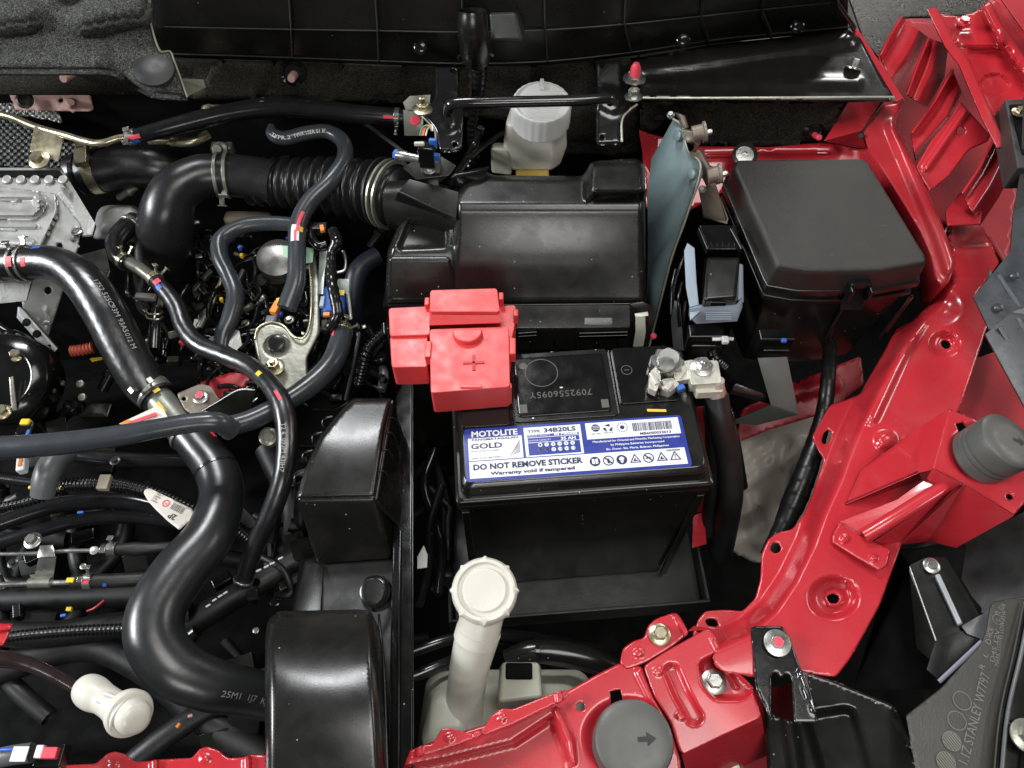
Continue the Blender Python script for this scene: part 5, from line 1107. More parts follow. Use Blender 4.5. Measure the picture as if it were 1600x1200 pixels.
loft('shroud', [[(1400, 860, -70), (1470, 850, -70), (1560, 940, -70), (1470, 1080, -70), (1330, 1080, -70)], [(1405, 865, -50), (1600, 820, -50), (1600, 935, -45), (1540, 955, -40), (1425, 885, -45)]], M['plastic_deep'], sh, r=2)
# black bolted bracket and fender cover at the bottom right
fc = thing('bumper_cover', 'black moulded cover with a bolted fork bracket at the bottom right', 'cover', (1290, 1120, -50))
bo = [(1172, 982), (1180, 978), (1222, 978), (1236, 1000), (1252, 1046), (1262, 1052), (1280, 1130), (1240, 1130), (1236, 1060), (1229, 1052), (1224, 1058), (1218, 1058), (1212, 1050), (1206, 1056), (1206, 1130), (1180, 1075), (1176, 1020)]
panel('fork_bracket', fillet(bo, 4), -22, M['black_metal'], fc, feats=[ridge([(1252, 1050), (1275, 1110)], 2, 8, 3)], thick=2.5, step=6, roll=(3, 1.2))
bolt(fc, 1214, 1005, -19, 11, washer=1.9, h=0.7, top=M['pink'])
co = [(1180, 1060), (1206, 1080), (1210, 1118), (1248, 1128), (1258, 1048), (1300, 1062), (1390, 1098), (1400, 1105), (1416, 1125), (1470, 1260), (1200, 1260), (1196, 1120)]
panel('cover', fillet(co, 5), [(1190, 1070, -34), (1390, 1098, -24), (1250, 1250, -60), (1460, 1250, -40)], M['plastic'], fc,
      feats=[region(fillet([(1258, 1118), (1320, 1108), (1334, 1112), (1372, 1260), (1300, 1260)], 8), 7, -9), ridge([(1232, 1120), (1250, 1240)], 3, 14, 7), ridge([(1398, 1106), (1456, 1240)], 1, 6, 4)], thick=2, step=7, roll=(5, 2.5))

# ================================================================ grey brackets at the right edge
gb = thing('headlamp_mount', 'folded slate grey metal mount entering from the right edge', 'bracket', (1570, 480, 20))
GM = mat('slate_grey_metal', (0.050, 0.055, 0.060), 0.3, metal=0.2, bump=0.1, bscale=300)
sheet('upper_plate', [[(1522, 463, 20), (1580, 392, 34), (1640, 380, 40), (1640, 440, 30), (1600, 500, 20), (1546, 514, 10)], [(1580, 392, 34), (1585, 330, 50), (1640, 300, 56), (1640, 380, 40)]], GM, gb, 2.5, bend=2)
sheet('lower_plate', [[(1540, 522, 6), (1580, 488, 22), (1640, 500, 24), (1640, 700, -20), (1600, 632, 0)], [(1580, 488, 22), (1600, 480, 16), (1640, 470, 22), (1640, 500, 24)]], GM, gb, 2.5, bend=3)
for (x0, y0, z0, x1, y1, z1) in ((1562, 512, 14, 1640, 640, -4), (1590, 498, 20, 1650, 600, 4), (1560, 430, 26, 1600, 492, 16)): tube('stiffening_rib', [(x0, y0, z0), (x1, y1, z1)], 4, GM, gb, sides=12)
for (u, v) in ((1585, 430), (1560, 480)): lathe('rivet', (u, v, 32 if u > 1570 else 20), (0, -0.2, 1), [(4, 0), (3, 1.5), (1, 2)], GM, gb, n=16)
sheet('spring_tab', [[(1542, 432, 18), (1548, 420, 22), (1552, 430, 20), (1560, 438, 18), (1548, 446, 16)]], GM, gb, 1.5)
sheet('dark_face', [[(1585, 330, 50), (1640, 300, 56), (1640, 150, 90), (1600, 150, 90), (1596, 260, 60)]], M['plastic_dark'], gb, 2)
tp_ = thing('side_tray', 'black box edge with a brass screw at the right edge', 'tray', (1600, 200, 50))
prism('tray_wall', [(1570, 155), (1660, 152), (1660, 260), (1590, 262)], 26, M['plastic_grey'], tp_, Z=66, r=1.5)
prism('tray_recess', [(1578, 163), (1660, 160), (1660, 240), (1598, 240)], 2, M['plastic_deep'], tp_, Z=67.5, r=0.5)
bolt(tp_, 1592, 176, 70, 7, material=M['steel_gold'])
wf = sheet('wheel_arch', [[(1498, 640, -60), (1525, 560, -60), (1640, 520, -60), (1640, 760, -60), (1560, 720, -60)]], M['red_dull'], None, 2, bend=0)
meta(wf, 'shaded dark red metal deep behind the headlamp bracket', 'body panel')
sheetd = sheet('dark_cover', [[(1420, 860, -60), (1520, 800, -50), (1580, 810, -30), (1640, 780, -20), (1640, 940, -20), (1540, 960, -40), (1480, 930, -50)]], M['plastic_dark'], None, 3)
meta(sheetd, 'black cover between the red hood stop bracket and the headlamp housing', 'cover')
# ================================================================ intake duct (two moulded boxes) and washer filler
du = thing('intake_duct', 'long black moulded intake duct with two raised boxes left of the battery', 'air duct', (530, 900, -120))
loft('rear_box', [[(495, 884, -70), (612, 875, -70), PY(642, 700, 330), PY(508, 700, 330)],
                  [(462, 782, -10), (585, 778, -10), (592, 735, -9), (470, 740, -9)],][:1] +
     [[(461, 781, -8), (586, 779, -8), (613, 624, -6), (546, 626, -6)]], M['plastic_satin'], du, r=3.5)
panel('rear_box_top', fillet([(462, 780), (586, 777), (592, 735), (600, 675), (613, 622), (553, 622), (536, 637), (517, 660), (498, 684), (474, 738)], 4), [(462, 780, -6), (586, 777, -6), (600, 675, -1), (498, 684, -1), (553, 622, -5), (613, 622, -5)], M['plastic_satin'], du, thick=3, step=6, roll=(7, 3.5))
for (u, v) in ((511, 657), (495, 682), (480, 710), (467, 745)): tube('edge_loop', [(u + 9, v - 6, -9), (u - 3, v - 3, -9), (u - 7, v + 5, -11), (u - 5, v + 12, -14)], 2.0, M['plastic_gloss'], du, sides=8)
for (u, v) in ((606, 653), (602, 676), (596, 703), (590, 736)): tube('edge_loop', [(u, v, -8), (u + 10, v + 1, -12), (u + 16, v + 10, -20), (u + 22, v + 40, -45)], 2.2, M['plastic_satin'], du, sides=8)
loft('side_flank', [[(586, 790, -16), (628, 828, -60), (632, 700, -60), (614, 628, -20)], [(586, 780, -9), (590, 780, -10), (616, 624, -9), (612, 624, -8)]], M['plastic_satin'], du, r=1)
loft('channel', [[(400, 1300, -110), (650, 1300, -110), (640, 860, -110), (470, 860, -110)], [(415, 1290, -50), (640, 1290, -50), (632, 872, -72), (484, 880, -72)]], M['plastic_dark'], du, r=3)
sheet('channel_lip', [[(484, 882, -70), (505, 884, -70), (500, 955, -58), (466, 955, -58)]], M['plastic_satin'], du, 2, bend=0)
panel('front_box', fillet([(414, 1260), (414, 1000), (418, 970), (434, 955), (560, 952), (580, 954), (586, 970), (590, 1060), (602, 1260)], 7),
      [(414, 955, -24), (584, 955, -24), (414, 985, -11), (586, 985, -11), (414, 1025, 0), (588, 1025, 0), (414, 1090, 6), (592, 1090, 6), (410, 1260, -4), (604, 1260, -4)], M['plastic_satin'], du, thick=3, step=6, roll=(13, 7), wall=34)
tube('curl_rib', [(566, 923, -62), (575, 906, -60), (592, 904, -58), (603, 916, -56), (600, 936, -52), (584, 953, -44)], 4, M['plastic_gloss'], du, sides=14)
lathe('round_boss', (588, 925, -66), (0, -0.2, 1), [(13, 0), (12, 6), (8, 8)], M['plastic_satin'], du)
pn = thing('radiator_side_panel', 'tall narrow black panel with bright thin edges running beside the intake duct', 'panel', (630, 1000, -100))
loft('wall', [[(608, 1300, -160), (646, 1300, -160), (645, 640, -160), (625, 640, -160)], [(604, 1300, -40), (645, 1300, -38), (645, 560, -64), (618, 620, -64)]], M['plastic_gloss'], pn, r=2)
tube('edge_bead', [(645, 1290, -36), (645, 1000, -42), (645, 800, -52), (645, 600, -62)], 1.6, M['plastic_gloss'], pn, sides=8)
tube('edge_bead', [(622, 1290, -37), (623, 1000, -44), (626, 830, -52)], 2.4, M['plastic_gloss'], pn, sides=8)
tube('edge_bead', [(592, 960, -30), (600, 1060, -26), (608, 1290, -30)], 2.0, M['plastic_gloss'], pn, sides=8)
wf_ = thing('washer_filler', 'milky white washer filler neck with a scalloped cap rising from its tank', 'filler neck', (730, 1100, -120))
lathe('cap', (757, 922, 4), (0.02, -0.12, 1), [(20.5, -15), (22, -14), (23.5, -5), (23.2, 0), (21.5, 2.0), (19.4, 2.2), (18.4, 0.2), (16.0, 0.0), (14.8, 1.6), (6, 2.2), (2, 2.2)], M['white_trans'], wf_, n=80, mod=lambda k, r, h: 1 + (0.06 * max(0, math.cos(k * 2 * math.pi / 80 * 8)) ** 12 if r > 21.8 else 0))
tube('neck', [(756, 945, -14, 35), (750, 975, -22, 34), (744, 1000, -32, 34), (733, 1045, -56, 31), (727, 1090, -80, 30), (722, 1140, -100, 33)], 36, M['white_trans'], wf_, sides=36)
tube('neck_collar', [(748, 984, -25, 35.5), (743, 1000, -31, 35.2)], 38, M['white_trans'], wf_, sides=36)
loft('tank', [[(640, 1250, -140), (930, 1200, -140), (930, 1040, -140), (660, 1040, -140)], [(655, 1190, -88), (905, 1150, -88), (900, 1075, -90), (690, 1075, -90)]], M['tank'], wf_, r=14, seg=5)
loft('tank_dome', [[(650, 1190, -100), (740, 1180, -100), (740, 1070, -100), (670, 1070, -100)], [(662, 1150, -76), (735, 1150, -76), (730, 1085, -76), (690, 1085, -76)]], M['tank'], wf_, r=10, seg=5)
loft('tank_tower', [[(776, 1110, -86), (848, 1108, -86), (846, 1040, -86), (780, 1040, -86)], [(778, 1098, -58), (848, 1090, -58), (842, 1034, -58), (784, 1034, -58)]], M['tank'], wf_, r=3)
boxd('tower_slot', 811, 1048, -56, 20, 12, 3, M['plastic_deep'], wf_, r=2)
bh = tube('washer_hose', [(790, 1030, -90, 14), (830, 1018, -86, 17), (880, 1022, -88, 19), (930, 1034, -92, 18), (985, 1060, -100, 16)], 17, M['plastic'], label='black plastic hose curving behind the washer tank toward the red support', cat='hose')
clamp(bh, 0.25, 4, M['plastic_gloss'], ears=False)
for i, pts in enumerate(([(590, 1040, -110), (700, 1000, -110), (780, 992, -130), (860, 1002, -190), (930, 1012, -260)], [(590, 1080, -100), (700, 1035, -104), (760, 1012, -140), (840, 1022, -230)], [(690, 760, -160), (672, 820, -150), (670, 880, -140), (655, 945, -120)], [(680, 700, -160), (664, 760, -170), (690, 850, -160), (684, 930, -150)])):
    t_ = tube('black_hose', pts, 9 if i < 2 else 7, M['rubber'], label=('upper of two thin hoses crossing behind the white filler neck', 'lower of two thin hoses crossing behind the white filler neck', 'glossy thin hose rising just left of the battery tray', 'second thin hose hidden beside the battery tray')[i], cat='hose')
ws = sheet('clip_tag', [[(652, 870, -118), (662, 852, -118), (668, 866, -118), (667, 886, -118), (652, 888, -118)]], M['white_cap'], None, 2, bend=0)
meta(ws, 'small white plastic clip in the dark gap left of the battery', 'clip')

# ================================================================ big hoses on the left
uh = tube('radiator_hose', [(-30, 416, -18, 24), (30, 411, -12, 25), (85, 412, -8, 27), (130, 440, -10, 31), (165, 490, -20, 33), (196, 550, -36, 33), (225, 600, -50, 31), (250, 628, -60, 25)], 30, M['rubber_braid'], sides=40, n=14,
          label='thick braided upper radiator hose with white printing, arching down from the left', cat='hose')
c1 = clamp(uh, 0.175, 11, M['steel'], a=-75, k=1.08, double=True); clamp(uh, 0.075, 6, M['steel'], ears=False, k=1.05)
patch(uh, 0.163, 0.187, -22, 8, M['pink'], parent=uh, lift=0.003); patch(uh, 0.215, 0.235, -18, 12, M['pink']); patch(uh, 0.245, 0.275, -66, -50, M['blue'])
patch(uh, 0.955, 0.972, -30, -5, M['blue'])
hose_text(uh, '1752 52SC', 0.52, 6.5, -18, M['faded_print']); hose_text(uh, '93M 93A5', 0.63, 6.5, -18, M['faded_print']); hose_text(uh, '012 M', 0.74, 6.5, -18, M['faded_print'])
jp = thing('hose_joiner', 'grey metal pipe joining the two radiator hoses, with yellow paint and a red marked strip', 'pipe', (265, 640, -60))
jt = tube('pipe', [(238, 612, -54), (262, 640, -58), (285, 668, -62), (300, 690, -66)], 22, mat('grey_green_coated_pipe', (0.24, 0.25, 0.21), 0.4, metal=0.4, bump=0.2), jp, sides=32)
clamp(jt, 0.02, 9, M['steel_dull'], k=1.28, a=10, parent=jt); clamp(jt, 0.12, 3, M['rubber_matt'], k=1.3, ears=False)
patch(jt, 0.1, 0.2, -22, -2, M['yellow'], lift=0.004); patch(jt, 0.3, 0.5, 5, 18, M['yellow'])
st_ = sheet('paper_strip', [[(186, 662, -42), (246, 634, -42), (256, 640, -42), (262, 652, -44), (200, 664, -42)]], M['paper'], jp, 1, bend=0)
sheet('red_stroke', [[(198, 660, -41), (243, 644, -41), (246, 648, -41), (203, 663, -41)]], M['pink'], st_, 0.5, bend=0); sheet('orange_patch', [[(188, 661, -41), (200, 655, -41), (206, 661, -41), (194, 664, -41)]], M['orange'], st_, 0.5, bend=0)
lh = tube('radiator_hose', [(285, 668, -62, 27), (312, 700, -64, 30), (338, 735, -66, 33), (346, 780, -66, 34), (325, 840, -62, 38), (280, 895, -58, 42), (246, 950, -56, 44), (243, 1000, -58, 45), (275, 1045, -66, 44), (330, 1070, -80, 40), (390, 1082, -100, 36), (440, 1095, -120, 34)], 38, mat('satin_grey_black_rubber', (0.014, 0.015, 0.016), 0.32, bump=0.12, bscale=250, rvar=0.03, spec=0.8), sides=44, n=14,
          label='thick smooth S-shaped lower radiator hose sweeping under the black intake duct', cat='hose')
clamp(lh, 0.03, 3, M['steel'], ears=False, k=1.07); clamp(lh, 0.17, 2, M['rubber'], ears=False, k=1.01)
patch(lh, 0.03, 0.1, -72, -55, M['pink'], lift=0.001)
hose_text(lh, '25M1  1J7  KJW', 0.83, 6.5, 18, M['grey_print'])
gh = tube('coolant_hose', [(-40, 702, 0, 18.5), (60, 696, 2, 18.5), (160, 685, 4, 17.5), (240, 671, 5, 16), (300, 661, 4, 15.5), (340, 660, 0, 16), (362, 672, -14, 17)], 17, M['rubber_grey'], sides=32,
          label='long smooth grey hose crossing from the left edge over the radiator hose', cat='hose')
gh2 = tube('coolant_hose', [(352, 668, -22, 16), (395, 655, -24, 16), (440, 632, -26, 16), (485, 602, -28, 17), (515, 572, -30, 17), (530, 540, -34, 17), (535, 512, -40, 15)], 16, M['rubber_grey'], sides=32,
           label='grey hose curving up from the radiator hose joint toward the wiring bracket', cat='hose')
clamp(gh2, 0.965, 6, M['steel_gold'], a=30); patch(gh2, 0.86, 0.95, -60, -45, M['pink'])
hh = tube('heater_hose', [(238, 432, -20, 11), (256, 452, -20, 12.5), (276, 480, -22, 13.5), (288, 512, -24, 14), (310, 538, -24, 14.5), (352, 556, -22, 15), (392, 574, -16, 15), (424, 604, -8, 16), (443, 640, -6, 17), (448, 690, -12, 16.5), (442, 745, -24, 16), (424, 800, -44, 16), (398, 855, -70, 15), (378, 912, -96, 13)], 15, M['rubber_braid'], sides=28, n=14,
          label='thin braided heater hose snaking down the middle with a yellow and a red paint dot', cat='hose')
clamp(hh, 0.012, 6, M['steel_gold'], a=-60); patch(hh, 0.035, 0.05, -20, 25, M['pink'], lift=0.001); patch(hh, 0.05, 0.066, 0, 40, M['blue'])
patch(hh, 0.468, 0.482, -12, 16, M['yellow']); patch(hh, 0.545, 0.572, -10, 8, M['pink']); hose_text(hh, 'T2 6  093M 43JH7', 0.62, 5, 25, M['faded_print']); clamp(hh, 0.99, 2, M['steel'], ears=False, k=1.1)
hp = tube('heater_pipe', [(190, 402, -30, 9), (205, 412, -26, 9.5), (222, 422, -22, 10), (240, 436, -20, 9)], 9, M['steel_dull'], label='short metal pipe piece between the two heater hose ends', cat='pipe')
hh2 = tube('heater_hose', [(212, 345, -40, 15), (192, 362, -34, 16), (180, 380, -30, 15), (184, 400, -28, 13), (200, 412, -27, 12)], 14, M['rubber'], sides=24, label='short curved rubber hose end under the intake pipe, held by two spring clamps', cat='hose')
clamp(hh2, 0.12, 5, M['steel'], a=-30); clamp(hh2, 0.93, 5, M['steel_gold'], a=-60)
sh_ = tube('vacuum_hose', [(424, 198, 30, 6), (426, 210, 30, 10), (446, 216, 30, 11), (480, 208, 30, 11), (512, 206, 30, 11), (536, 222, 28, 12), (538, 250, 24, 13), (516, 284, 20, 13.5), (484, 316, 14, 14), (466, 352, 8, 14), (464, 400, 0, 14), (462, 440, -8, 14.5), (448, 482, -18, 16)], 12, M['rubber_grey'], sides=28, n=12,
           label='bent pale grey vacuum hose looping over the bellows hose', cat='hose')
hose_text(sh_, 'TYPR 2  1WA 1SER 01 3E', 0.06, 5, 10, M['white_print'])
patch(sh_, 0.66, 0.74, -10, 12, M['pink']); patch(sh_, 0.715, 0.775, -12, 40, M['label_white']); patch(sh_, 0.735, 0.775, 5, 18, M['pink'], lift=0.0006); patch(sh_, 0.72, 0.74, -35, -15, M['yellow'])
tp2 = sheet('green_tape', [[(440, 384, -10), (462, 384, -8), (490, 388, -8), (488, 410, -12), (470, 412, -14), (442, 400, -14)]], M['mint'], None, 1, bend=0); meta(tp2, 'pale green tape tag wrapped behind the vacuum hose', 'tape')
lo = tube('vacuum_hose', [(470, 352, -20, 11), (425, 349, -20, 11.5), (378, 354, -20, 12), (346, 374, -22, 13), (344, 402, -24, 13), (358, 432, -28, 13), (368, 462, -32, 14), (360, 498, -38, 14), (348, 528, -44, 13), (344, 570, -52, 12)], 12, M['rubber_grey'], sides=28, n=12, label='grey vacuum hose bending in a loop left of the silver disc', cat='hose')
bo_ = tube('brake_booster_hose', [(198, 216, 20, 10), (240, 206, 24, 12.5), (300, 190, 28, 14), (360, 176, 32, 14), (420, 168, 34, 15), (480, 170, 34, 15.5), (550, 178, 32, 15), (632, 184, 30, 13)], 14, M['rubber'], sides=28, n=12, label='black rubber hose running across the back from a painted clamp to the brace bracket', cat='hose')
clamp(bo_, 0.02, 9, M['steel'], a=-10); patch(bo_, 0.0, 0.06, -12, 18, M['pink'], lift=0.001); patch(bo_, 0.0, 0.05, 25, 50, M['blue'], lift=0.001); clamp(bo_, 0.975, 5, M['steel'], a=60); patch(bo_, 0.93, 0.97, -8, 12, M['pink'])
gp = tube('metal_line', [(-20, 174, 10), (20, 184, 12), (54, 198, 14), (100, 211, 16), (150, 224, 18), (186, 216, 20), (205, 213, 20)], 5.5, M['steel_gold'], label='thin gold coloured metal pipe along the top left', cat='pipe')
gp2 = tube('metal_line', [(232, 222, 6, 4), (262, 222, 6, 4), (270, 222, 6, 7), (300, 222, 6, 7), (325, 210, 4, 7)], 6, M['steel_gold'], label='stub of gold metal pipe beneath the black booster hose', cat='pipe'); 
gbk = thing('pipe_bracket', 'flat pale gold bracket with a flanged bolt at the top left', 'bracket', (75, 225, 8))
sheet('plate', [[(54, 196, 18), (100, 206, 18), (90, 252, 4), (70, 244, 6), (46, 236, 8)]], M['steel_gold'], gbk, 1.5); bolt(gbk, 62, 250, 4, 10, axis=(0, -0.3, 1), material=M['steel_gold'])
mk = sheet('bracket_strip', [[(640, 150, 72), (672, 148, 72), (670, 172, 64), (634, 172, 60), (630, 160, 66)], [(630, 172, 60), (660, 176, 60), (662, 212, 40), (632, 212, 40)]], M['steel_dull'], None, 2)
meta(mk, 'olive bracket plate with a red paint dot behind the brace bolt', 'bracket')
rd = lathe('paint_dot', (649, 188, 60), (0, -0.5, 0.85), [(5, 0), (4.5, .8), (2, 1)], M['pink'], mk)
bh2 = tube('turbo_hose', [(112, 272, -40, 28), (150, 268, -38, 32), (200, 258, -36, 34), (255, 262, -40, 34), (300, 270, -60, 30)], 32, M['rubber_braid'], sides=36, label='thick black braided hose with a worm drive clamp behind the aluminium casting', cat='hose')
clamp(bh2, 0.2, 11, M['steel_gold'], a=-40, worm=True, k=1.04); clamp(bh2, 0.08, 4, M['rubber'], ears=False)
# pink primed plate, embossed shield
pk = thing('primed_plate', 'pink primed steel plate with a stud and hole at the top left', 'plate', (90, 160, 0))
panel('plate', fillet([(14, 146), (140, 147), (146, 170), (140, 174), (24, 172)], 3), [(14, 146, 22), (146, 146, 22), (24, 172, 10)], M['primer'], pk, holes=[circ(95, 157, 4, 12)], thick=2, step=6)
lathe('stud', (112, 162, 16), (0.4, -0.6, 0.6), [(6, 0), (4, 3), (3.4, 12)], M['primer'], pk, n=16)
lathe('clip_ring', (40, 158, 22), (0.2, -0.5, 0.8), [(8, 0), (9, 3), (6, 5), (5, 2)], M['dark_steel'], pk)
es = panel('heat_shield', fillet([(-20, 163), (30, 160), (80, 148), (88, 170), (98, 192), (72, 186), (20, 178), (-20, 172)], 2), [(0, 165, 12), (90, 150, 14), (80, 190, 2)], M['alu'], feats=[lambda u, v: 1.6 * np.sin(u * 0.62) * np.sin(v * 0.7)], thick=1, step=2.6)
meta(es, 'bright dimpled aluminium heat shield scrap at the top left', 'heat shield')
es2 = panel('heat_shield', fillet([(-20, 182), (40, 192), (60, 215), (200, 232), (230, 236), (180, 246), (120, 252), (90, 262), (-20, 258), (-5, 225)], 4), [(0, 190, -10), (200, 235, -14), (0, 258, -34)], M['plastic_grey'], feats=[lambda u, v: 1.4 * np.sin(u * 0.55) * np.sin(v * 0.62)], thick=1, step=3.4)
meta(es2, 'dark dimpled heat shield behind the aluminium casting', 'heat shield')
# small fittings along the dark gap at the back
for i, (u, v, Z, mt, lab) in enumerate(((330, 168, 30, 'steel_gold', 'gold capped fitting under the grey felt corner'), (414, 158, 34, 'steel_dull', 'olive clip just behind the black booster hose'), (345, 226, -5, 'steel_dull', 'small bolt below the black booster hose'))):
    t = thing('pipe_fitting', lab, 'fitting', (u, v, Z)); boxd('block', u, v, Z, 22, 12, 14, M[mt], t, r=2); lathe('collar', (u, v + 8, Z), (0, -0.7, 0.7), [(8, 0), (8, 4), (5, 6), (4, 10)], M[mt], t, n=20)
cbt = tube('control_cable', [(480, 175, 20, 2.5), (560, 190, 20, 3), (600, 215, 40, 3), (640, 245, 60, 3)], 3, M['rubber_matt'], sides=10, label='thin black cable slanting down to the blue headed clamp screw', cat='cable')
wp = [tube('wire', pts, r, M['black_tape'], label=lab, cat='wire', sides=10) for pts, r, lab in (
    ([(752, 200, 40), (740, 230, 20), (722, 260, 30), (705, 285, 50)], 6, 'taped black lead hanging right of the left brace bracket'),
    ([(790, 205, 20), (760, 225, 20), (735, 245, 30)], 4, 'thin black lead slanting toward the yellowish reservoir chamber'))]
mn = thing('mounting_foot', 'black angled mounting foot beside the bellows clamp', 'bracket', (725, 280, 50))
sheet('foot', [[(705, 280, 66), (760, 270, 66), (765, 262, 66), (745, 268, 70), (712, 274, 70)], [(705, 280, 66), (760, 270, 66), (752, 292, 50), (716, 298, 50)]], M['black_metal'], mn, 3)

# ================================================================ aluminium casting, pump etc at the left edge
al = thing('aluminium_casting', 'ribbed cast aluminium housing with a flange and side plate at the left edge', 'casting', (60, 400, -60))
sheet('rear_lid', [[(-40, 262, -6), (96, 262, -6), (106, 278, -8), (148, 348, -22), (143, 366, -32), (128, 368, -32), (112, 350, -20), (88, 302, -4), (-40, 296, -2)]], M['alu'], al, 5, bend=1)
panel('top_casting', fillet([(-40, 286), (86, 302), (88, 330), (60, 388), (-40, 392)], 4), [(0, 290, 2), (80, 304, 0), (0, 390, -14)], M['alu'], al,
      feats=[ridge([(-40, 303), (58, 306), (60, 312)], 2, 8, 4), ridge([(-40, 333), (50, 334), (60, 325)], 2, 7, 5), ridge([(-40, 352), (55, 354)], 1, 5, 3), dimple(62, 316, 5, 11, 5), ridge([(-40, 375), (50, 378)], 2, 8, 2)], thick=4, step=4)
for k in range(5): lathe('fin', (8 + k * 22, 278, 2), (0, -0.3, 1), [(4.5, -5), (4.5, -2), (3, -1.2)], M['alu'], al, n=16)
sheet('rear_black_rim', [[(-40, 266, 0), (92, 266, 0), (100, 276, -2), (-40, 275, -2)]], M['plastic_deep'], al, 3, bend=0)
panel('side_plate', fillet([(88, 302), (128, 352), (119, 400), (100, 450), (74, 530), (40, 505), (34, 470), (58, 392), (70, 340)], 4), [(88, 302, -4), (128, 352, -24), (74, 530, -84), (34, 480, -50)], M['alu_plate'], al,
      holes=[circ(93, 385, 4.5, 14, 1.2), circ(75, 454, 5.5, 14, 1.1)], feats=[dimple(120, 360, 3, 6, 3), dimple(114, 374, 2, 4, 2), dimple(89, 341, 2, 4, 1.5), dimple(73, 505, 2, 4, 2), ridge([(60, 500), (72, 518), (78, 500), (72, 480)], 1, 3, 1)], thick=2, step=5)
sheet('lower_casting', [[(-40, 392, -14), (58, 392, -14), (40, 470, -46), (-40, 478, -44)]], M['alu'], al, 3, bend=0)
sheet('flange', [[(28, 480, -48), (34, 484, -48), (88, 545, -76), (78, 556, -80), (26, 496, -54)]], M['alu_plate'], al, 5)
for (u, v) in ((42, 504), (58, 522), (74, 541)): lathe('flange_hole', (u, v, -50 - (v - 500) * 0.6), (0, -0.4, 0.9), [(4, 0), (4, 1.2), (3, 1.3)], M['plastic_deep'], al, n=14)
bolt(al, 120, 362, -22, 5, h=0.8)
pm = thing('pump_motor', 'black domed pump motor with bolts and a clamp band at the left edge', 'motor', (10, 590, -80))
loft('housing', [[(-60, 700, -130), (90, 700, -130), (95, 545, -130), (-60, 480, -130)], [(-60, 640, -66), (40, 640, -74), (74, 560, -78), (-60, 486, -52)]], M['plastic'], pm, r=6)
lathe('motor_body', (0, 590, -50), (0.1, -0.4, 0.9), [(44, -30), (44, -6), (40, 0), (30, 4), (26, 2)], M['plastic_gloss'], pm, n=40)
tube('casing_rib', [(-10, 506, -40), (10, 520, -44), (30, 526, -50), (60, 545, -60)], 8, M['plastic_gloss'], pm); tube('casing_rib', [(-10, 530, -46), (20, 540, -50), (44, 560, -60)], 6, M['plastic'], pm)
bolt(pm, 28, 556, -44, 9, material=M['steel_gold'], washer=1.3); bolt(pm, 6, 645, -50, 10, material=M['steel_gold'], washer=1.3)
bm_ = sheet('band', [[(14, 590, -40), (20, 588, -40), (26, 640, -58), (18, 642, -58)]], M['steel_dull'], pm, 2, bend=0)
for (u, v) in ((43, 613), (129, 621), (126, 600), (95, 598)): lathe('fastener_head', (u, v, -92), (0, -0.3, 1), [(4, 0), (3.6, 2), (1.5, 2.8)], M['steel_dull'], pm, n=14)
cs = tube('coil_sleeve', [(112, 549, -70), (128, 547, -70), (145, 543, -70)], 8, mat('brick_red_coil', (0.45, 0.09, 0.05), 0.5), corr=(0.16, 3.2, 8), label='short brick red ribbed sleeve in the dark left of the radiator hose', cat='sleeve')
sm1 = sheet('yellow_tab', [[(140, 560, -80), (160, 557, -80), (160, 561, -80), (143, 565, -80)]], M['yellow'], None, 1.5, bend=0); meta(sm1, 'thin yellow tab below the brick red sleeve', 'tab')
yc = thing('cap_connector', 'yellow capped connector poking above the long grey hose', 'connector', (40, 680, -30))
boxd('yellow_cap', 38, 658, -12, 8, 6, 6, M['yellow'], yc, r=1.5); boxd('black_body', 38, 668, -14, 13, 12, 18, M['plastic_gloss'], yc, r=1.5); boxd('blue_stripe', 43, 675, -13, 2.5, 5, 5, M['blue'], yc, r=0.5)
yl = thing('orange_connector', 'white and orange connector just below the long grey hose at the left', 'connector', (35, 725, -30))
boxd('shell', 31, 724, -25, 7, 13, 8, M['label_white'], yl, yaw=15, r=1.5); boxd('insert', 31, 722, -24, 3.4, 7, 3, M['orange'], yl, yaw=10, r=0.6)
ap = tube('air_pipe', [(100, 705, -60, 20), (84, 722, -52, 20), (72, 745, -50, 19), (66, 775, -60, 17)], 20, M['grey_plastic'], label='bent grey plastic pipe below the long grey hose', cat='pipe', sides=28)

# ---- engine lower left: rails, lines, looms
ng = thing('engine_block', 'black shadowed engine block filling the lower left of the bay', 'engine', (200, 850, -260))
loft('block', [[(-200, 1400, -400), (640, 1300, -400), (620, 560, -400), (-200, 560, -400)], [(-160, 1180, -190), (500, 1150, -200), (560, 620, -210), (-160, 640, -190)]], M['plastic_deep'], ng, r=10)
for pts, r in (([(-40, 832, -110), (50, 800, -110), (110, 786, -110), (200, 784, -112), (262, 800, -118), (340, 830, -130)], 13), ([(-40, 860, -120), (60, 830, -116), (130, 812, -116), (215, 808, -118), (330, 826, -126)], 11), ([(-40, 985, -120), (60, 992, -120), (180, 978, -122), (300, 960, -126)], 20),
               ([(-40, 940, -140), (100, 934, -140), (240, 930, -140)], 18), ([(-40, 1060, -140), (120, 1010, -140), (220, 1040, -140), (330, 1130, -150), (420, 1180, -150)], 24), ([(60, 700, -120), (160, 716, -120), (320, 722, -124)], 12), ([(160, 1230, -150), (260, 1150, -140), (340, 1100, -140), (440, 1050, -140)], 18),
               ([(420, 700, -140), (460, 800, -150), (440, 900, -150)], 22), ([(290, 980, -130), (370, 930, -130), (470, 870, -130)], 20), ([(-40, 740, -120), (40, 752, -120), (100, 758, -120)], 9)):
    tube('moulded_rail', pts, r, M['rubber'] if r < 14 else M['plastic_dark'], ng, sides=20)
random.seed(21)
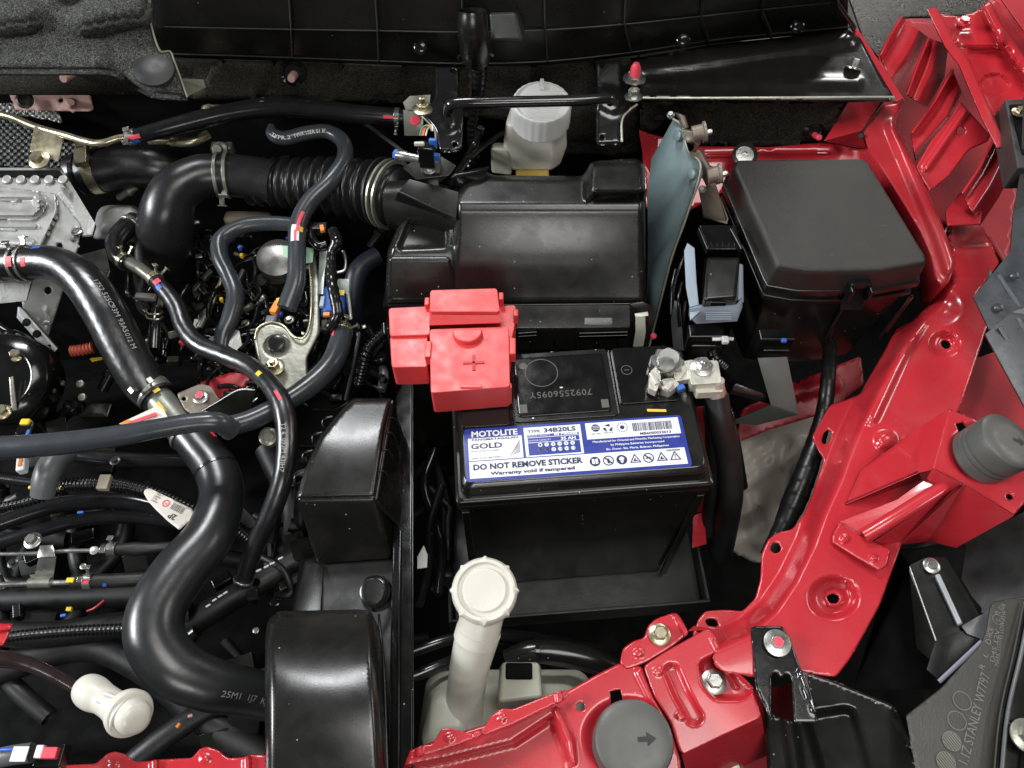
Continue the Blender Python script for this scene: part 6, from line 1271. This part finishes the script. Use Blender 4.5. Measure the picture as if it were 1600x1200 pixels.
def fitting(u, v, Z, kind, m, s_=1.0, yaw=0):
    if kind == 'bolt': bolt(ng, u, v, Z, 5 * s_, h=0.9, material=m, name='engine_bolt')
    elif kind == 'lug': boxd('engine_lug', u, v, Z, 14 * s_, 8 * s_, 10, m, ng, yaw=yaw, r=1.5)
    elif kind == 'stub': lathe('pipe_stub', (u, v, Z), (math.cos(math.radians(yaw)), math.sin(math.radians(yaw)), 0.5), [(4 * s_, -14), (4 * s_, 0), (5.5 * s_, 1), (5.5 * s_, 4), (4 * s_, 6), (3.6 * s_, 14)], m, ng, n=18)
    elif kind == 'plate': sheet('small_bracket', [[(u, v, Z), (u + 22 * s_, v - 6 * s_, Z + 3), (u + 26 * s_, v + 12 * s_, Z - 6), (u + 4 * s_, v + 16 * s_, Z - 8)], [(u + 4 * s_, v + 16 * s_, Z - 8), (u + 26 * s_, v + 12 * s_, Z - 6), (u + 22 * s_, v + 24 * s_, Z - 20)]], m, ng, 1.5, bend=1)
    elif kind == 'clip': sheet('wire_clip', [[(u, v, Z), (u + 8 * s_, v - 2, Z), (u + 9 * s_, v + 3, Z), (u + 1, v + 5, Z)]], m, ng, 1.5, bend=0)
for (u, v, Z, k_, m_, sz, yw) in ((396, 432, -60, 'plate', 'dark_steel', 1, 0), (452, 500, -60, 'bolt', 'steel_dull', 1, 0), (398, 475, -70, 'stub', 'steel_dull', .9, 20), (384, 505, -74, 'bolt', 'steel_dull', .8, 0), (415, 486, -66, 'lug', 'dark_steel', .8, 20), (372, 440, -70, 'stub', 'dark_steel', .8, 60),
    (405, 345, -60, 'lug', 'dark_steel', 1, 0), (300, 345, -70, 'clip', 'steel', 1.3, 0), (305, 398, -70, 'clip', 'steel', 1.2, 0), (296, 382, -70, 'stub', 'steel_dull', .6, 80), (318, 438, -74, 'stub', 'dark_steel', .9, 40), (330, 410, -80, 'lug', 'dark_steel', .9, 30), (300, 452, -80, 'plate', 'dark_steel', .9, 0),
    (262, 520, -80, 'plate', 'steel_dull', .6, 0), (232, 530, -86, 'lug', 'steel_dull', .5, 0), (270, 560, -90, 'lug', 'dark_steel', .9, 0), (340, 455, -70, 'stub', 'steel_gold', .6, 70), (322, 492, -80, 'stub', 'steel_dull', .8, 60), (366, 545, -90, 'bolt', 'steel_dull', .7, 0), (472, 540, -60, 'bolt', 'steel', .7, 0), (478, 500, -60, 'lug', 'steel_dull', .5, 10),
    (556, 520, -90, 'clip', 'steel', .8, 0), (565, 508, -90, 'clip', 'steel', .8, 0), (524, 620, -110, 'lug', 'plastic', 1, 0), (500, 590, -110, 'stub', 'plastic_gloss', 1, 60), (552, 660, -130, 'stub', 'plastic_gloss', 1, 70), (480, 690, -120, 'lug', 'plastic', 1.3, 0), (456, 720, -130, 'plate', 'plastic', 1, 0),
    (440, 838, -120, 'plate', 'plastic', 1.4, 0), (410, 880, -120, 'lug', 'plastic_gloss', 1.2, 20), (330, 930, -120, 'clip', 'plastic_gloss', 2, 0), (345, 905, -120, 'lug', 'plastic_gloss', 1.2, 35), (452, 905, -130, 'lug', 'plastic', 1.6, 30), (430, 940, -130, 'bolt', 'plastic_gloss', 1, 0), (400, 985, -130, 'bolt', 'steel_dull', .6, 0), (370, 1040, -140, 'lug', 'plastic', 2, 20),
    (150, 640, -110, 'lug', 'plastic', 2, 0), (130, 690, -120, 'plate', 'plastic', 2, 0), (180, 720, -110, 'bolt', 'dark_steel', 1, 0), (200, 760, -120, 'plate', 'plastic', 1.5, 0), (230, 600, -110, 'lug', 'plastic', 2, 20), (110, 640, -110, 'stub', 'plastic_gloss', 1.6, 30), (70, 660, -100, 'plate', 'plastic', 1.4, 0), (170, 590, -110, 'stub', 'plastic', 1.4, 60),
    (20, 880, -110, 'bolt', 'dark_steel', 1, 0), (130, 885, -110, 'bolt', 'steel_dull', .6, 0), (150, 905, -110, 'clip', 'yellow', .5, 0), (190, 870, -120, 'plate', 'plastic', 1.6, 0), (60, 970, -130, 'lug', 'plastic', 2, 0), (150, 1000, -130, 'plate', 'plastic', 2, 0), (290, 1000, -130, 'stub', 'plastic', 1.5, 30), (310, 1150, -140, 'plate', 'plastic', 2, 0), (380, 1130, -140, 'lug', 'plastic_deep', 2, 0),
    (120, 400, -90, 'plate', 'dark_steel', 2, 0), (150, 430, -90, 'lug', 'dark_steel', 2, 0), (170, 460, -90, 'bolt', 'dark_steel', 1, 0), (200, 300, -60, 'stub', 'steel_dull', 1, 10), (345, 228, -20, 'bolt', 'steel_dull', .9, 0), (420, 250, -30, 'plate', 'plastic', 1.4, 0), (590, 370, -60, 'stub', 'plastic', 1.2, 50)):
    fitting(u, v, Z, k_, M[m_], sz, yw)
for _ in range(46):
    u, v = random.uniform(300, 500), random.uniform(365, 600)
    fitting(u, v, random.uniform(-95, -62), random.choice(('bolt', 'lug', 'stub', 'plate', 'stub', 'lug')), M[random.choice(('dark_steel', 'dark_steel', 'steel_dull', 'brown', 'plastic_gloss', 'plastic', 'alu_plate', 'grey_plastic'))], random.uniform(0.45, 1.0), random.uniform(0, 180))
for _ in range(26):
    u, v = random.choice(((random.uniform(0, 200), random.uniform(560, 1000)), (random.uniform(370, 470), random.uniform(680, 1000)), (random.uniform(140, 330), random.uniform(360, 560))))
    fitting(u, v, random.uniform(-150, -110), random.choice(('lug', 'stub', 'plate')), M[random.choice(('dark_steel', 'plastic_gloss', 'plastic', 'plastic_grey'))], random.uniform(0.8, 2.0), random.uniform(0, 180))
# dashed white marks on the dark hose
for (u, v) in ((325, 946), (335, 937), (344, 931), (352, 926)): boxd('white_dash', u, v, -112, 4, 1.6, 1, M['white_print'], ng, yaw=35, r=0.2)
for (u, v) in ((404, 891), (416, 885), (425, 880), (438, 872)): boxd('white_dash', u, v, -112, 4.5, 1.6, 1, M['white_print'], ng, yaw=28, r=0.2)
c_ = tube('wiring_loom', [(-30, 798, -80, 7), (30, 787, -80, 7.5), (70, 775, -80, 7.5), (110, 757, -84, 6)], 7, M['black_tape'], corr=(0.13, 3.4, 6), label='thin corrugated loom at the left edge feeding the thicker loom', cat='wiring loom')
c2_ = tube('wiring_loom', [(104, 757, -84, 10), (160, 756, -84, 11), (200, 760, -84, 11), (250, 773, -88, 11), (300, 795, -96, 10), (370, 825, -120, 11), (400, 850, -130, 10)], 10, M['black_tape'], corr=(0.1, 3.4, 6), label='thicker corrugated loom passing behind the white barcode tag', cat='wiring loom')
bcl = thing('loom_clip', 'black clip with beige strap holding the corrugated loom', 'clip', (162, 745, -80)); boxd('strap', 161, 752, -68, 10, 14, 6, M['tan'], bcl, r=1); boxd('head', 164, 732, -72, 14, 7, 6, M['plastic_gloss'], bcl, r=1)
ct_ = tube('green_tipped_wire', [(46, 762, -80), (70, 760, -78), (95, 764, -80)], 3, M['yellow'], label='thin yellow wire with a pale tip left of the corrugated loom', cat='wire'); boxd('tip', 56, 761, -75, 10, 4, 4, M['mint'], ct_, r=0.8)
tg = thing('barcode_tag', 'cream tag with barcode, pink stamp and 2P tucked behind the radiator hose', 'tag', (260, 795, -70))
TGZ = -62
tgo = [(224, 770), (227, 764), (234, 763), (300, 795), (304, 806), (280, 828), (262, 814), (244, 797), (232, 784)]
tag_o = panel('tag_paper', fillet(tgo, 3), TGZ, M['paper'], tg, thick=0.8, step=8)
bm = bmesh.new(); ex = (P(300, 795, TGZ) - P(234, 763, TGZ)).normalized(); ey_ = Vector((0, 0, 1)).cross(ex); o_ = P(234, 772, TGZ + .3)
k = 0.0
while k < 12: flat_poly(bm, [(24 + k, -3.5), (24.5 + k, -3.5), (24.5 + k, 2.5), (24 + k, 2.5)], o_, ex, ey_); k += random.choice((0.9, 1.3))
flat_text(bm, '2P', P(277, 806, TGZ + .3), -ex, -ey_, 7, 0.01); 
for j in range(4): flat_text(bm, 'H4SW' if j % 2 else '7103', o_ + ex * 0.0045 + ey_ * (0.002 - j * 0.0022), ex, ey_, 2.4, 0)
flat_text(bm, '0G15A', o_ + ex * 0.022 + ey_ * 0.004, ex, ey_, 2.6)
link_bm('barcode', bm, M['black_ink'], tag_o, wn=False)
bm = bmesh.new(); flat_ring(bm, 18, -1, 2.4, 3.2, o_, ex, ey_); flat_text(bm, 'MC', o_ + ex * 0.0165 - ey_ * 0.0022, ex, ey_, 2.6); link_bm('pink_stamp', bm, M['pink'], tag_o, wn=False)
l1 = thing('silver_line', 'thin silver metal line with ball tip, bracket and bolt at the lower left', 'pipe', (80, 860, -70))
tube('line', [(-30, 866, -60), (50, 865, -60), (100, 861, -60), (144, 860, -60)], 3.2, M['steel'], l1, sides=14); lathe('ball_tip', (147, 860, -60), (0, 0, 1), [(2, -3), (3.6, 0), (2, 3)], M['white_cap'], l1, n=16)
sheet('bracket', [[(64, 854, -56), (84, 853, -56), (87, 870, -56), (60, 872, -56)], [(60, 872, -58), (87, 870, -58), (82, 906, -74), (52, 908, -74)]], M['steel'], l1, 2); bolt(l1, 52, 845, -66, 9, washer=1.5)
b1 = tube('rubber_boot', [(160, 858, -62, 9), (190, 858, -62, 9), (210, 858, -64, 11), (240, 857, -66, 9), (330, 850, -80, 8)], 10, M['rubber_matt'], label='black rubber boot behind the small spring clamp on the silver line', cat='boot'); clamp(b1, 0.1, 7, M['steel'], a=-20)
l2 = thing('silver_line', 'lower silver line with a thick sleeve, yellow mark and painted clamp', 'pipe', (80, 912, -80))
tube('line', [(-30, 915, -70), (40, 912, -70), (112, 910, -70)], 4.2, M['steel'], l2, sides=14); tube('sleeve', [(46, 911, -70), (80, 910, -70)], 8, M['steel_dull'], l2); boxd('yellow_mark', 109, 906, -64, 6, 4, 3, M['yellow'], l2, r=0.5); sheet('bracket', [[(46, 898, -72), (80, 896, -72), (82, 906, -70), (50, 906, -70)]], M['steel_dull'], l2, 1.5)
b2 = tube('rubber_boot', [(112, 909, -70, 10), (150, 908, -72, 11), (200, 906, -76, 11), (300, 900, -90, 10)], 10, M['rubber_matt'], label='black rubber hose end with a red marked spring clamp on the lower silver line', cat='boot'); clamp(b2, 0.14, 6, M['steel'], a=-30); patch(b2, 0.12, 0.17, -10, 12, M['pink'], lift=0.003); patch(b2, 0.28, 0.31, 20, 50, M['blue'])
for (u, v, w_, m_, a_, lab) in ((107, 951, 6, 'yellow', 0, 'yellow cone shaped connector tip in the dark lower left'), (98, 961, 6, 'blue', 10, 'dull blue connector tip beside the yellow one'), (278, 1133, 5, 'orange', 60, 'orange paint dash on the dark part below the S-shaped hose'), (125, 800, 7, 'blue', 5, 'tiny blue mark on the moulded rail'), (297, 1118, 5, 'primer', 20, 'faded pink dash near the orange dash')):
    o_ = boxd('connector_tip' if u < 200 else 'paint_dash', u, v, -90, w_ * 0.75, 2.4 if m_ != 'yellow' else 3.4, 3, M[m_], yaw=a_, r=0.6, label=lab, cat='marker')
rw = tube('red_wire', [(136, 955, -100), (148, 950, -98), (163, 938, -96)], 2, M['red_dull'], label='thin dull red wire in the dark lower left', cat='wire', sides=8)
orr = tube('wiring_loom', [(-20, 1000, -90), (40, 992, -90), (110, 986, -92), (200, 982, -96)], 8, M['black_tape'], corr=(0.1, 3.4, 6), label='shadowed corrugated loom above the black dipstick tube', cat='wiring loom')
ds = thing('dipstick', 'white plastic dipstick handle on a bent black rod at the lower left', 'dipstick', (150, 1080, -20))
tube('rod', [(-40, 1034, 0, 13), (10, 1030, 0, 13), (50, 1040, 2, 11), (90, 1058, 4, 10), (130, 1082, 6, 9)], 11, mat('glossy_brown_black', (0.02, 0.012, 0.012), 0.15, coat=0.5), ds, sides=24)
tube('handle', [(136, 1078, 6, 23), (140, 1080, 8, 26), (150, 1086, 9, 26), (163, 1093, 10, 23), (178, 1103, 12, 24), (192, 1113, 14, 29), (200, 1118, 15, 31)], 24, M['white_trans'], ds, sides=40, n=8)
lathe('knob', (202, 1115, 15), (0.72, -0.42, 0.55), [(14.5, -4), (15.2, 0), (14.2, 2.2), (11.3, 3.0), (10.9, 3.6), (10.9, 8), (9.6, 11), (6.4, 12.8), (2, 13.2)], M['white_trans'], ds, n=40)
sheet('handle_rib', [[(160, 1079, 22), (184, 1088, 24), (182, 1092, 24), (162, 1085, 23)]], M['white_cap'], ds, 2, bend=1); sheet('handle_rib', [[(148, 1096, 20), (154, 1094, 21), (180, 1114, 22), (176, 1118, 18)]], M['white_cap'], ds, 2, bend=1)
hc_ = thing('harness_connector', 'grey and black harness connectors with a red tab at the bottom left corner', 'connector', (40, 1185, -40))
tube('plug_body', [(-10, 1186, -20), (20, 1180, -18), (50, 1176, -18)], 15, M['grey_plastic'], hc_, sides=24); boxd('label', 30, 1178, -6, 10, 9, 1, M['label_white'], hc_, r=0.2); boxd('white_tab', 60, 1174, -8, 5, 8, 6, M['white_cap'], hc_, r=0.8); boxd('red_tab', 76, 1176, -8, 10, 7, 5, M['pink'], hc_, r=0.8); boxd('black_clip', 76, 1180, -12, 18, 14, 10, M['plastic_gloss'], hc_, r=1)
tube('blue_wire', [(-10, 1172, -10), (20, 1171, -8), (36, 1172, -12)], 2.5, M['blue'], hc_, sides=8)

# ================================================================ middle: valve disc, brackets, connectors
vd = thing('vacuum_actuator', 'round silver actuator disc between the grey hoses', 'actuator', (432, 420, -70))
lathe('disc', (433, 402, -40), (0.05, -0.25, 1), [(21, -14), (21.5, -3), (20.5, 0), (14, 1.6), (2, 2.2)], mat('satin_zinc_disc', (0.33, 0.32, 0.30), 0.34, metal=0.85), vd, n=48); lathe('body', (436, 425, -60), (0.05, -0.25, 1), [(17, -20), (17, 6)], M['dark_steel'], vd)
bkt = thing('hose_bracket', 'olive steel bracket plate with a black rubber plug and a zinc bolt', 'bracket', (435, 550, -60))
panel('plate', fillet([(396, 528), (402, 512), (420, 503), (445, 508), (460, 525), (476, 527), (486, 500), (486, 440), (484, 392), (492, 392), (500, 440), (500, 520), (480, 560), (482, 598), (470, 625), (440, 632), (418, 600), (404, 570)], 6), [(400, 520, -34), (490, 400, -22), (480, 600, -44)], M['steel_dull'], bkt, feats=[dimple(432, 540, 14, 22, -4)], thick=2, step=5, roll=(4, 2))
tube('plate_edge', [(398, 530, -32), (403, 513, -32), (421, 504, -32), (444, 509, -32), (459, 526, -32), (475, 527, -32), (485, 500, -29), (486, 440, -25), (482, 395, -21)], 2, M['steel_gold'], bkt, sides=8)
lathe('rubber_plug', (432, 537, -36), (0, -0.3, 1), [(8, 0), (7, 3), (3, 4)], M['rubber'], bkt); bolt(bkt, 429, 574, -34, 10, h=1.2, stud=0.5, material=M['steel_gold'])
vb = thing('valve_bracket', 'tall pale zinc bracket carrying a blue valve and a taped wire bundle', 'bracket', (520, 480, -50))
sheet('frame', [[(500, 392, -6), (515, 392, -6), (508, 420, -14), (505, 460, -24), (497, 460, -24)], [(516, 436, -16), (545, 436, -16), (545, 458, -24), (516, 458, -24)], [(541, 456, -22), (546, 456, -22), (551, 498, -40), (546, 500, -40)]], mat('pale_zinc', (0.45, 0.5, 0.46), 0.35, metal=0.8), vb, 1.5)
loft('blue_valve', [[(500, 500, -40), (540, 496, -40), (542, 450, -40), (504, 446, -40)], [(503, 488, -24), (538, 484, -24), (538, 454, -20), (506, 448, -20)]], M['blue'], vb, r=4)
boxd('yellow_label', 533, 457, -17, 6, 6, 1, M['yellow'], vb, r=0.2); boxd('orange_label', 510, 490, -22, 6, 4, 3, M['orange'], vb, r=0.4); boxd('white_clip', 503, 470, -20, 4, 12, 4, M['lever'], vb, r=0.6)
tube('taped_bundle', [(520, 360, 8, 8), (526, 378, 8, 10), (518, 396, 2, 7), (518, 430, -6, 9), (522, 460, -10, 9), (527, 492, -18, 9), (512, 515, -30, 8)], 9, M['black_tape'], vb, corr=(0.03, 8, 6), sides=18)
tube('hook', [(486, 352, 0), (488, 372, 0), (498, 384, 0), (510, 382, 0)], 7, M['plastic_gloss'], vb); boxd('orange_latch', 503, 355, 8, 4, 8, 4, M['orange'], vb, r=0.8, yaw=15); boxd('plug_top', 498, 352, 4, 16, 10, 10, M['plastic_gloss'], vb, r=1.5)
tube('bent_wire', [(536, 392, -4), (540, 405, -6), (538, 422, -10), (526, 426, -10)], 2.4, M['steel'], vb, sides=8)
oc = thing('injector_plug', 'orange and yellow electrical plug left of the grey vacuum hose', 'connector', (435, 470, -50)); boxd('yellow_part', 441, 468, -30, 11, 8, 6, M['yellow'], oc, yaw=20, r=1); boxd('orange_part', 430, 478, -32, 7, 14, 6, M['orange'], oc, yaw=-15, r=1); boxd('blue_part', 436, 488, -38, 6, 5, 5, M['blue'], oc, r=1); boxd('grey_body', 424, 498, -44, 12, 10, 12, M['grey_plastic'], oc, r=1.5)
for (u, v, m_, w_, lab) in ((450, 371, 'blue', 7, 'small blue plug above the silver disc'), (374, 385, 'blue', 4, 'tiny blue dot connector inside the grey hose loop'), (377, 397, 'yellow', 4, 'tiny yellow dot connector inside the grey hose loop'), (345, 466, 'yellow', 4, 'small yellow mark beneath the grey hose loop'), (283, 533, 'pink', 6, 'red dot beside the braided heater hose'), (445, 655, 'alu', 9, 'small round metal plug beside the braided heater hose')):
    if m_ == 'alu': lathe('metal_plug', (u - 22, v + 30, -40), (0, -0.3, 1), [(8, 0), (8, 8), (6, 9), (4, 6)], M['steel_dull']); o_ = COL.objects[-1]
    else: o_ = boxd('small_connector', u, v, -42, w_ * 0.8, 3.6, 5, M[m_], r=0.8)
    meta(o_, lab, 'connector')
pr = thing('stay_plate', 'grey steel plate with a red topped bolt right of the hose joint', 'plate', (310, 620, -60))
panel('plate', fillet([(276, 615), (312, 600), (330, 603), (346, 632), (330, 650), (300, 648), (288, 640)], 5), [(276, 615, -46), (330, 603, -44), (330, 650, -52)], M['brown'], pr, holes=[circ(287, 623, 3.6, 12)], thick=2, step=5); bolt(pr, 314, 621, -44, 8, washer=1.5, h=0.9, top=M['pink'])
sy = sheet('stay_arm', [[(318, 640, -24), (372, 610, -24), (400, 610, -26), (392, 640, -40), (374, 652, -46), (335, 648, -34)]], M['dark_steel'], None, 2); sy.name = 'stay_bracket'; meta(sy, 'black stay arm with a bright edge passing under the heater hose', 'bracket')
te = tube('silver_edge', [(316, 642, -22), (340, 628, -22), (372, 610, -22), (398, 609, -24)], 1.6, M['steel'], sy, sides=8)  # thin steel bead for the arm's silver edge
rp = panel('painted_bracket', fillet([(312, 598), (360, 582), (398, 585), (380, 606), (340, 622), (325, 612)], 4), -58, M['red_dull'], thick=2, step=8); meta(rp, 'dull red painted corner behind the stay arm', 'bracket')
pb = thing('pipe_clamp', 'chrome double wire clamp on a small black vertical hose', 'clamp', (240, 500, -50))
v_ = tube('small_hose', [(252, 455, -50, 5), (246, 480, -50, 8), (242, 510, -52, 9), (240, 545, -60, 9)], 8, M['rubber'], pb); tube('metal_neck', [(256, 450, -44), (250, 478, -46)], 5, M['steel_dull'], pb, sides=14)
for v0 in (488, 496): tube('wire_ring', [(228, v0 - 4, -40), (232, v0 + 2, -38), (248, v0 + 3, -38), (254, v0 - 1, -42)], 1.6, M['steel_gold'], pb, sides=8)
boxd('metal_lug', 226, 461, -40, 20, 7, 6, M['alu'], pb, yaw=-4, r=1.5)
cst = loft('engine_casting', [[(140, 380, -90), (230, 380, -90), (220, 320, -90), (150, 320, -90)], [(150, 350, -60), (222, 372, -60), (216, 325, -56), (180, 322, -52)]], M['alu'], None, r=9, seg=4); meta(cst, 'rounded aluminium casting showing between the black hoses', 'casting')
cst2 = boxd('steel_lump', 385, 335, -50, 50, 16, 20, M['tan'], r=5); meta(cst2, 'tan grey metal lump beneath the intake pipe clamp', 'casting')
tn = thing('loom_tag', 'speckled grey loom tag beside the lower end of the grey hose loop', 'tag', (366, 525, -60)); prism('tag_body', fillet([(358, 512), (374, 516), (378, 540), (370, 548), (356, 540)], 3), 3, M['alu'], tn, Z=-44, r=0.6)
th = tube('dark_hose', [(590, 400, -60, 15), (570, 412, -60, 15), (556, 432, -64, 16), (552, 470, -80, 15), (556, 510, -110, 14)], 15, mat('navy_black_rubber', (0.010, 0.012, 0.020), 0.45), label='dark bluish hose curving down left of the air cleaner', cat='hose', sides=24)
cv = tube('corrugated_hose', [(600, 520, -70, 9), (580, 540, -76, 9), (570, 560, -84, 10), (560, 600, -110, 9)], 9, M['black_tape'], corr=(0.15, 4, 8), label='glinting black corrugated hose below the dark bluish hose', cat='hose')
cv2 = tube('thin_rod', [(562, 520, -60, 3), (550, 580, -80, 3), (540, 625, -100, 3)], 3, M['plastic_grey'], label='thin straight black rod right of the grey hose end', cat='rod', sides=10)
# grey tube drawn in for the sheen on a hidden hose left of battery
gs = tube('hose_sheen', [(598, 575, -100, 7), (600, 590, -100, 8), (596, 610, -100, 7)], 7, M['grey_plastic'], label='short grey strip for the sheen on a hidden hose below the red terminal cover', cat='hose_sheen', sides=14)
# tangled small wiring that nobody could count
random.seed(11)
bm = bmesh.new()
def wire_into(bm, pts, r, sides=7):
    sp = spline(pts, 6); C = [P(*a) for a in sp]; prev = None
    for i, c in enumerate(C):
        T = (C[min(i + 1, len(C) - 1)] - C[max(i - 1, 0)]).normalized(); N = (cam_loc - c); N = (N - T * N.dot(T)).normalized(); B = T.cross(N)
        ring = [bm.verts.new(c + (N * math.cos(a) + B * math.sin(a)) * r / 1000) for a in [2 * math.pi * k / sides for k in range(sides)]]
        if prev: 
            for k in range(sides): bm.faces.new((prev[k], prev[(k + 1) % sides], ring[(k + 1) % sides], ring[k]))
        prev = ring
def tangle(bm, u0, v0, u1, v1, n, z0, z1, r0, r1, L):
    for _ in range(n):
        u, v, Z = random.uniform(u0, u1), random.uniform(v0, v1), random.uniform(z0, z1); a = random.uniform(0, 6.28); pts = []
        for k in range(5):
            pts.append((u, v, Z)); a += random.uniform(-0.8, 0.8); u += L * math.cos(a); v += L * math.sin(a) * 0.9; Z += random.uniform(-12, 12)
            u = min(max(u, u0), u1); v = min(max(v, v0), v1)
        wire_into(bm, pts, random.uniform(r0, r1))
tangle(bm, 310, 370, 500, 640, 110, -100, -50, 0.9, 2.6, 20)
tangle(bm, 200, 360, 330, 560, 14, -130, -80, 2, 5, 30)
tangle(bm, 490, 500, 600, 640, 9, -140, -80, 2, 6, 34)
o_ = link_bm('tangled_wiring', bm, M['black_tape'], wn=False, angle=60); o_['kind'] = 'stuff'
bm = bmesh.new()
tangle(bm, 0, 760, 480, 1180, 9, -185, -150, 4, 9, 60); tangle(bm, 640, 680, 700, 1000, 7, -230, -170, 3, 7, 50); tangle(bm, 400, 720, 470, 930, 6, -150, -120, 3, 7, 40)
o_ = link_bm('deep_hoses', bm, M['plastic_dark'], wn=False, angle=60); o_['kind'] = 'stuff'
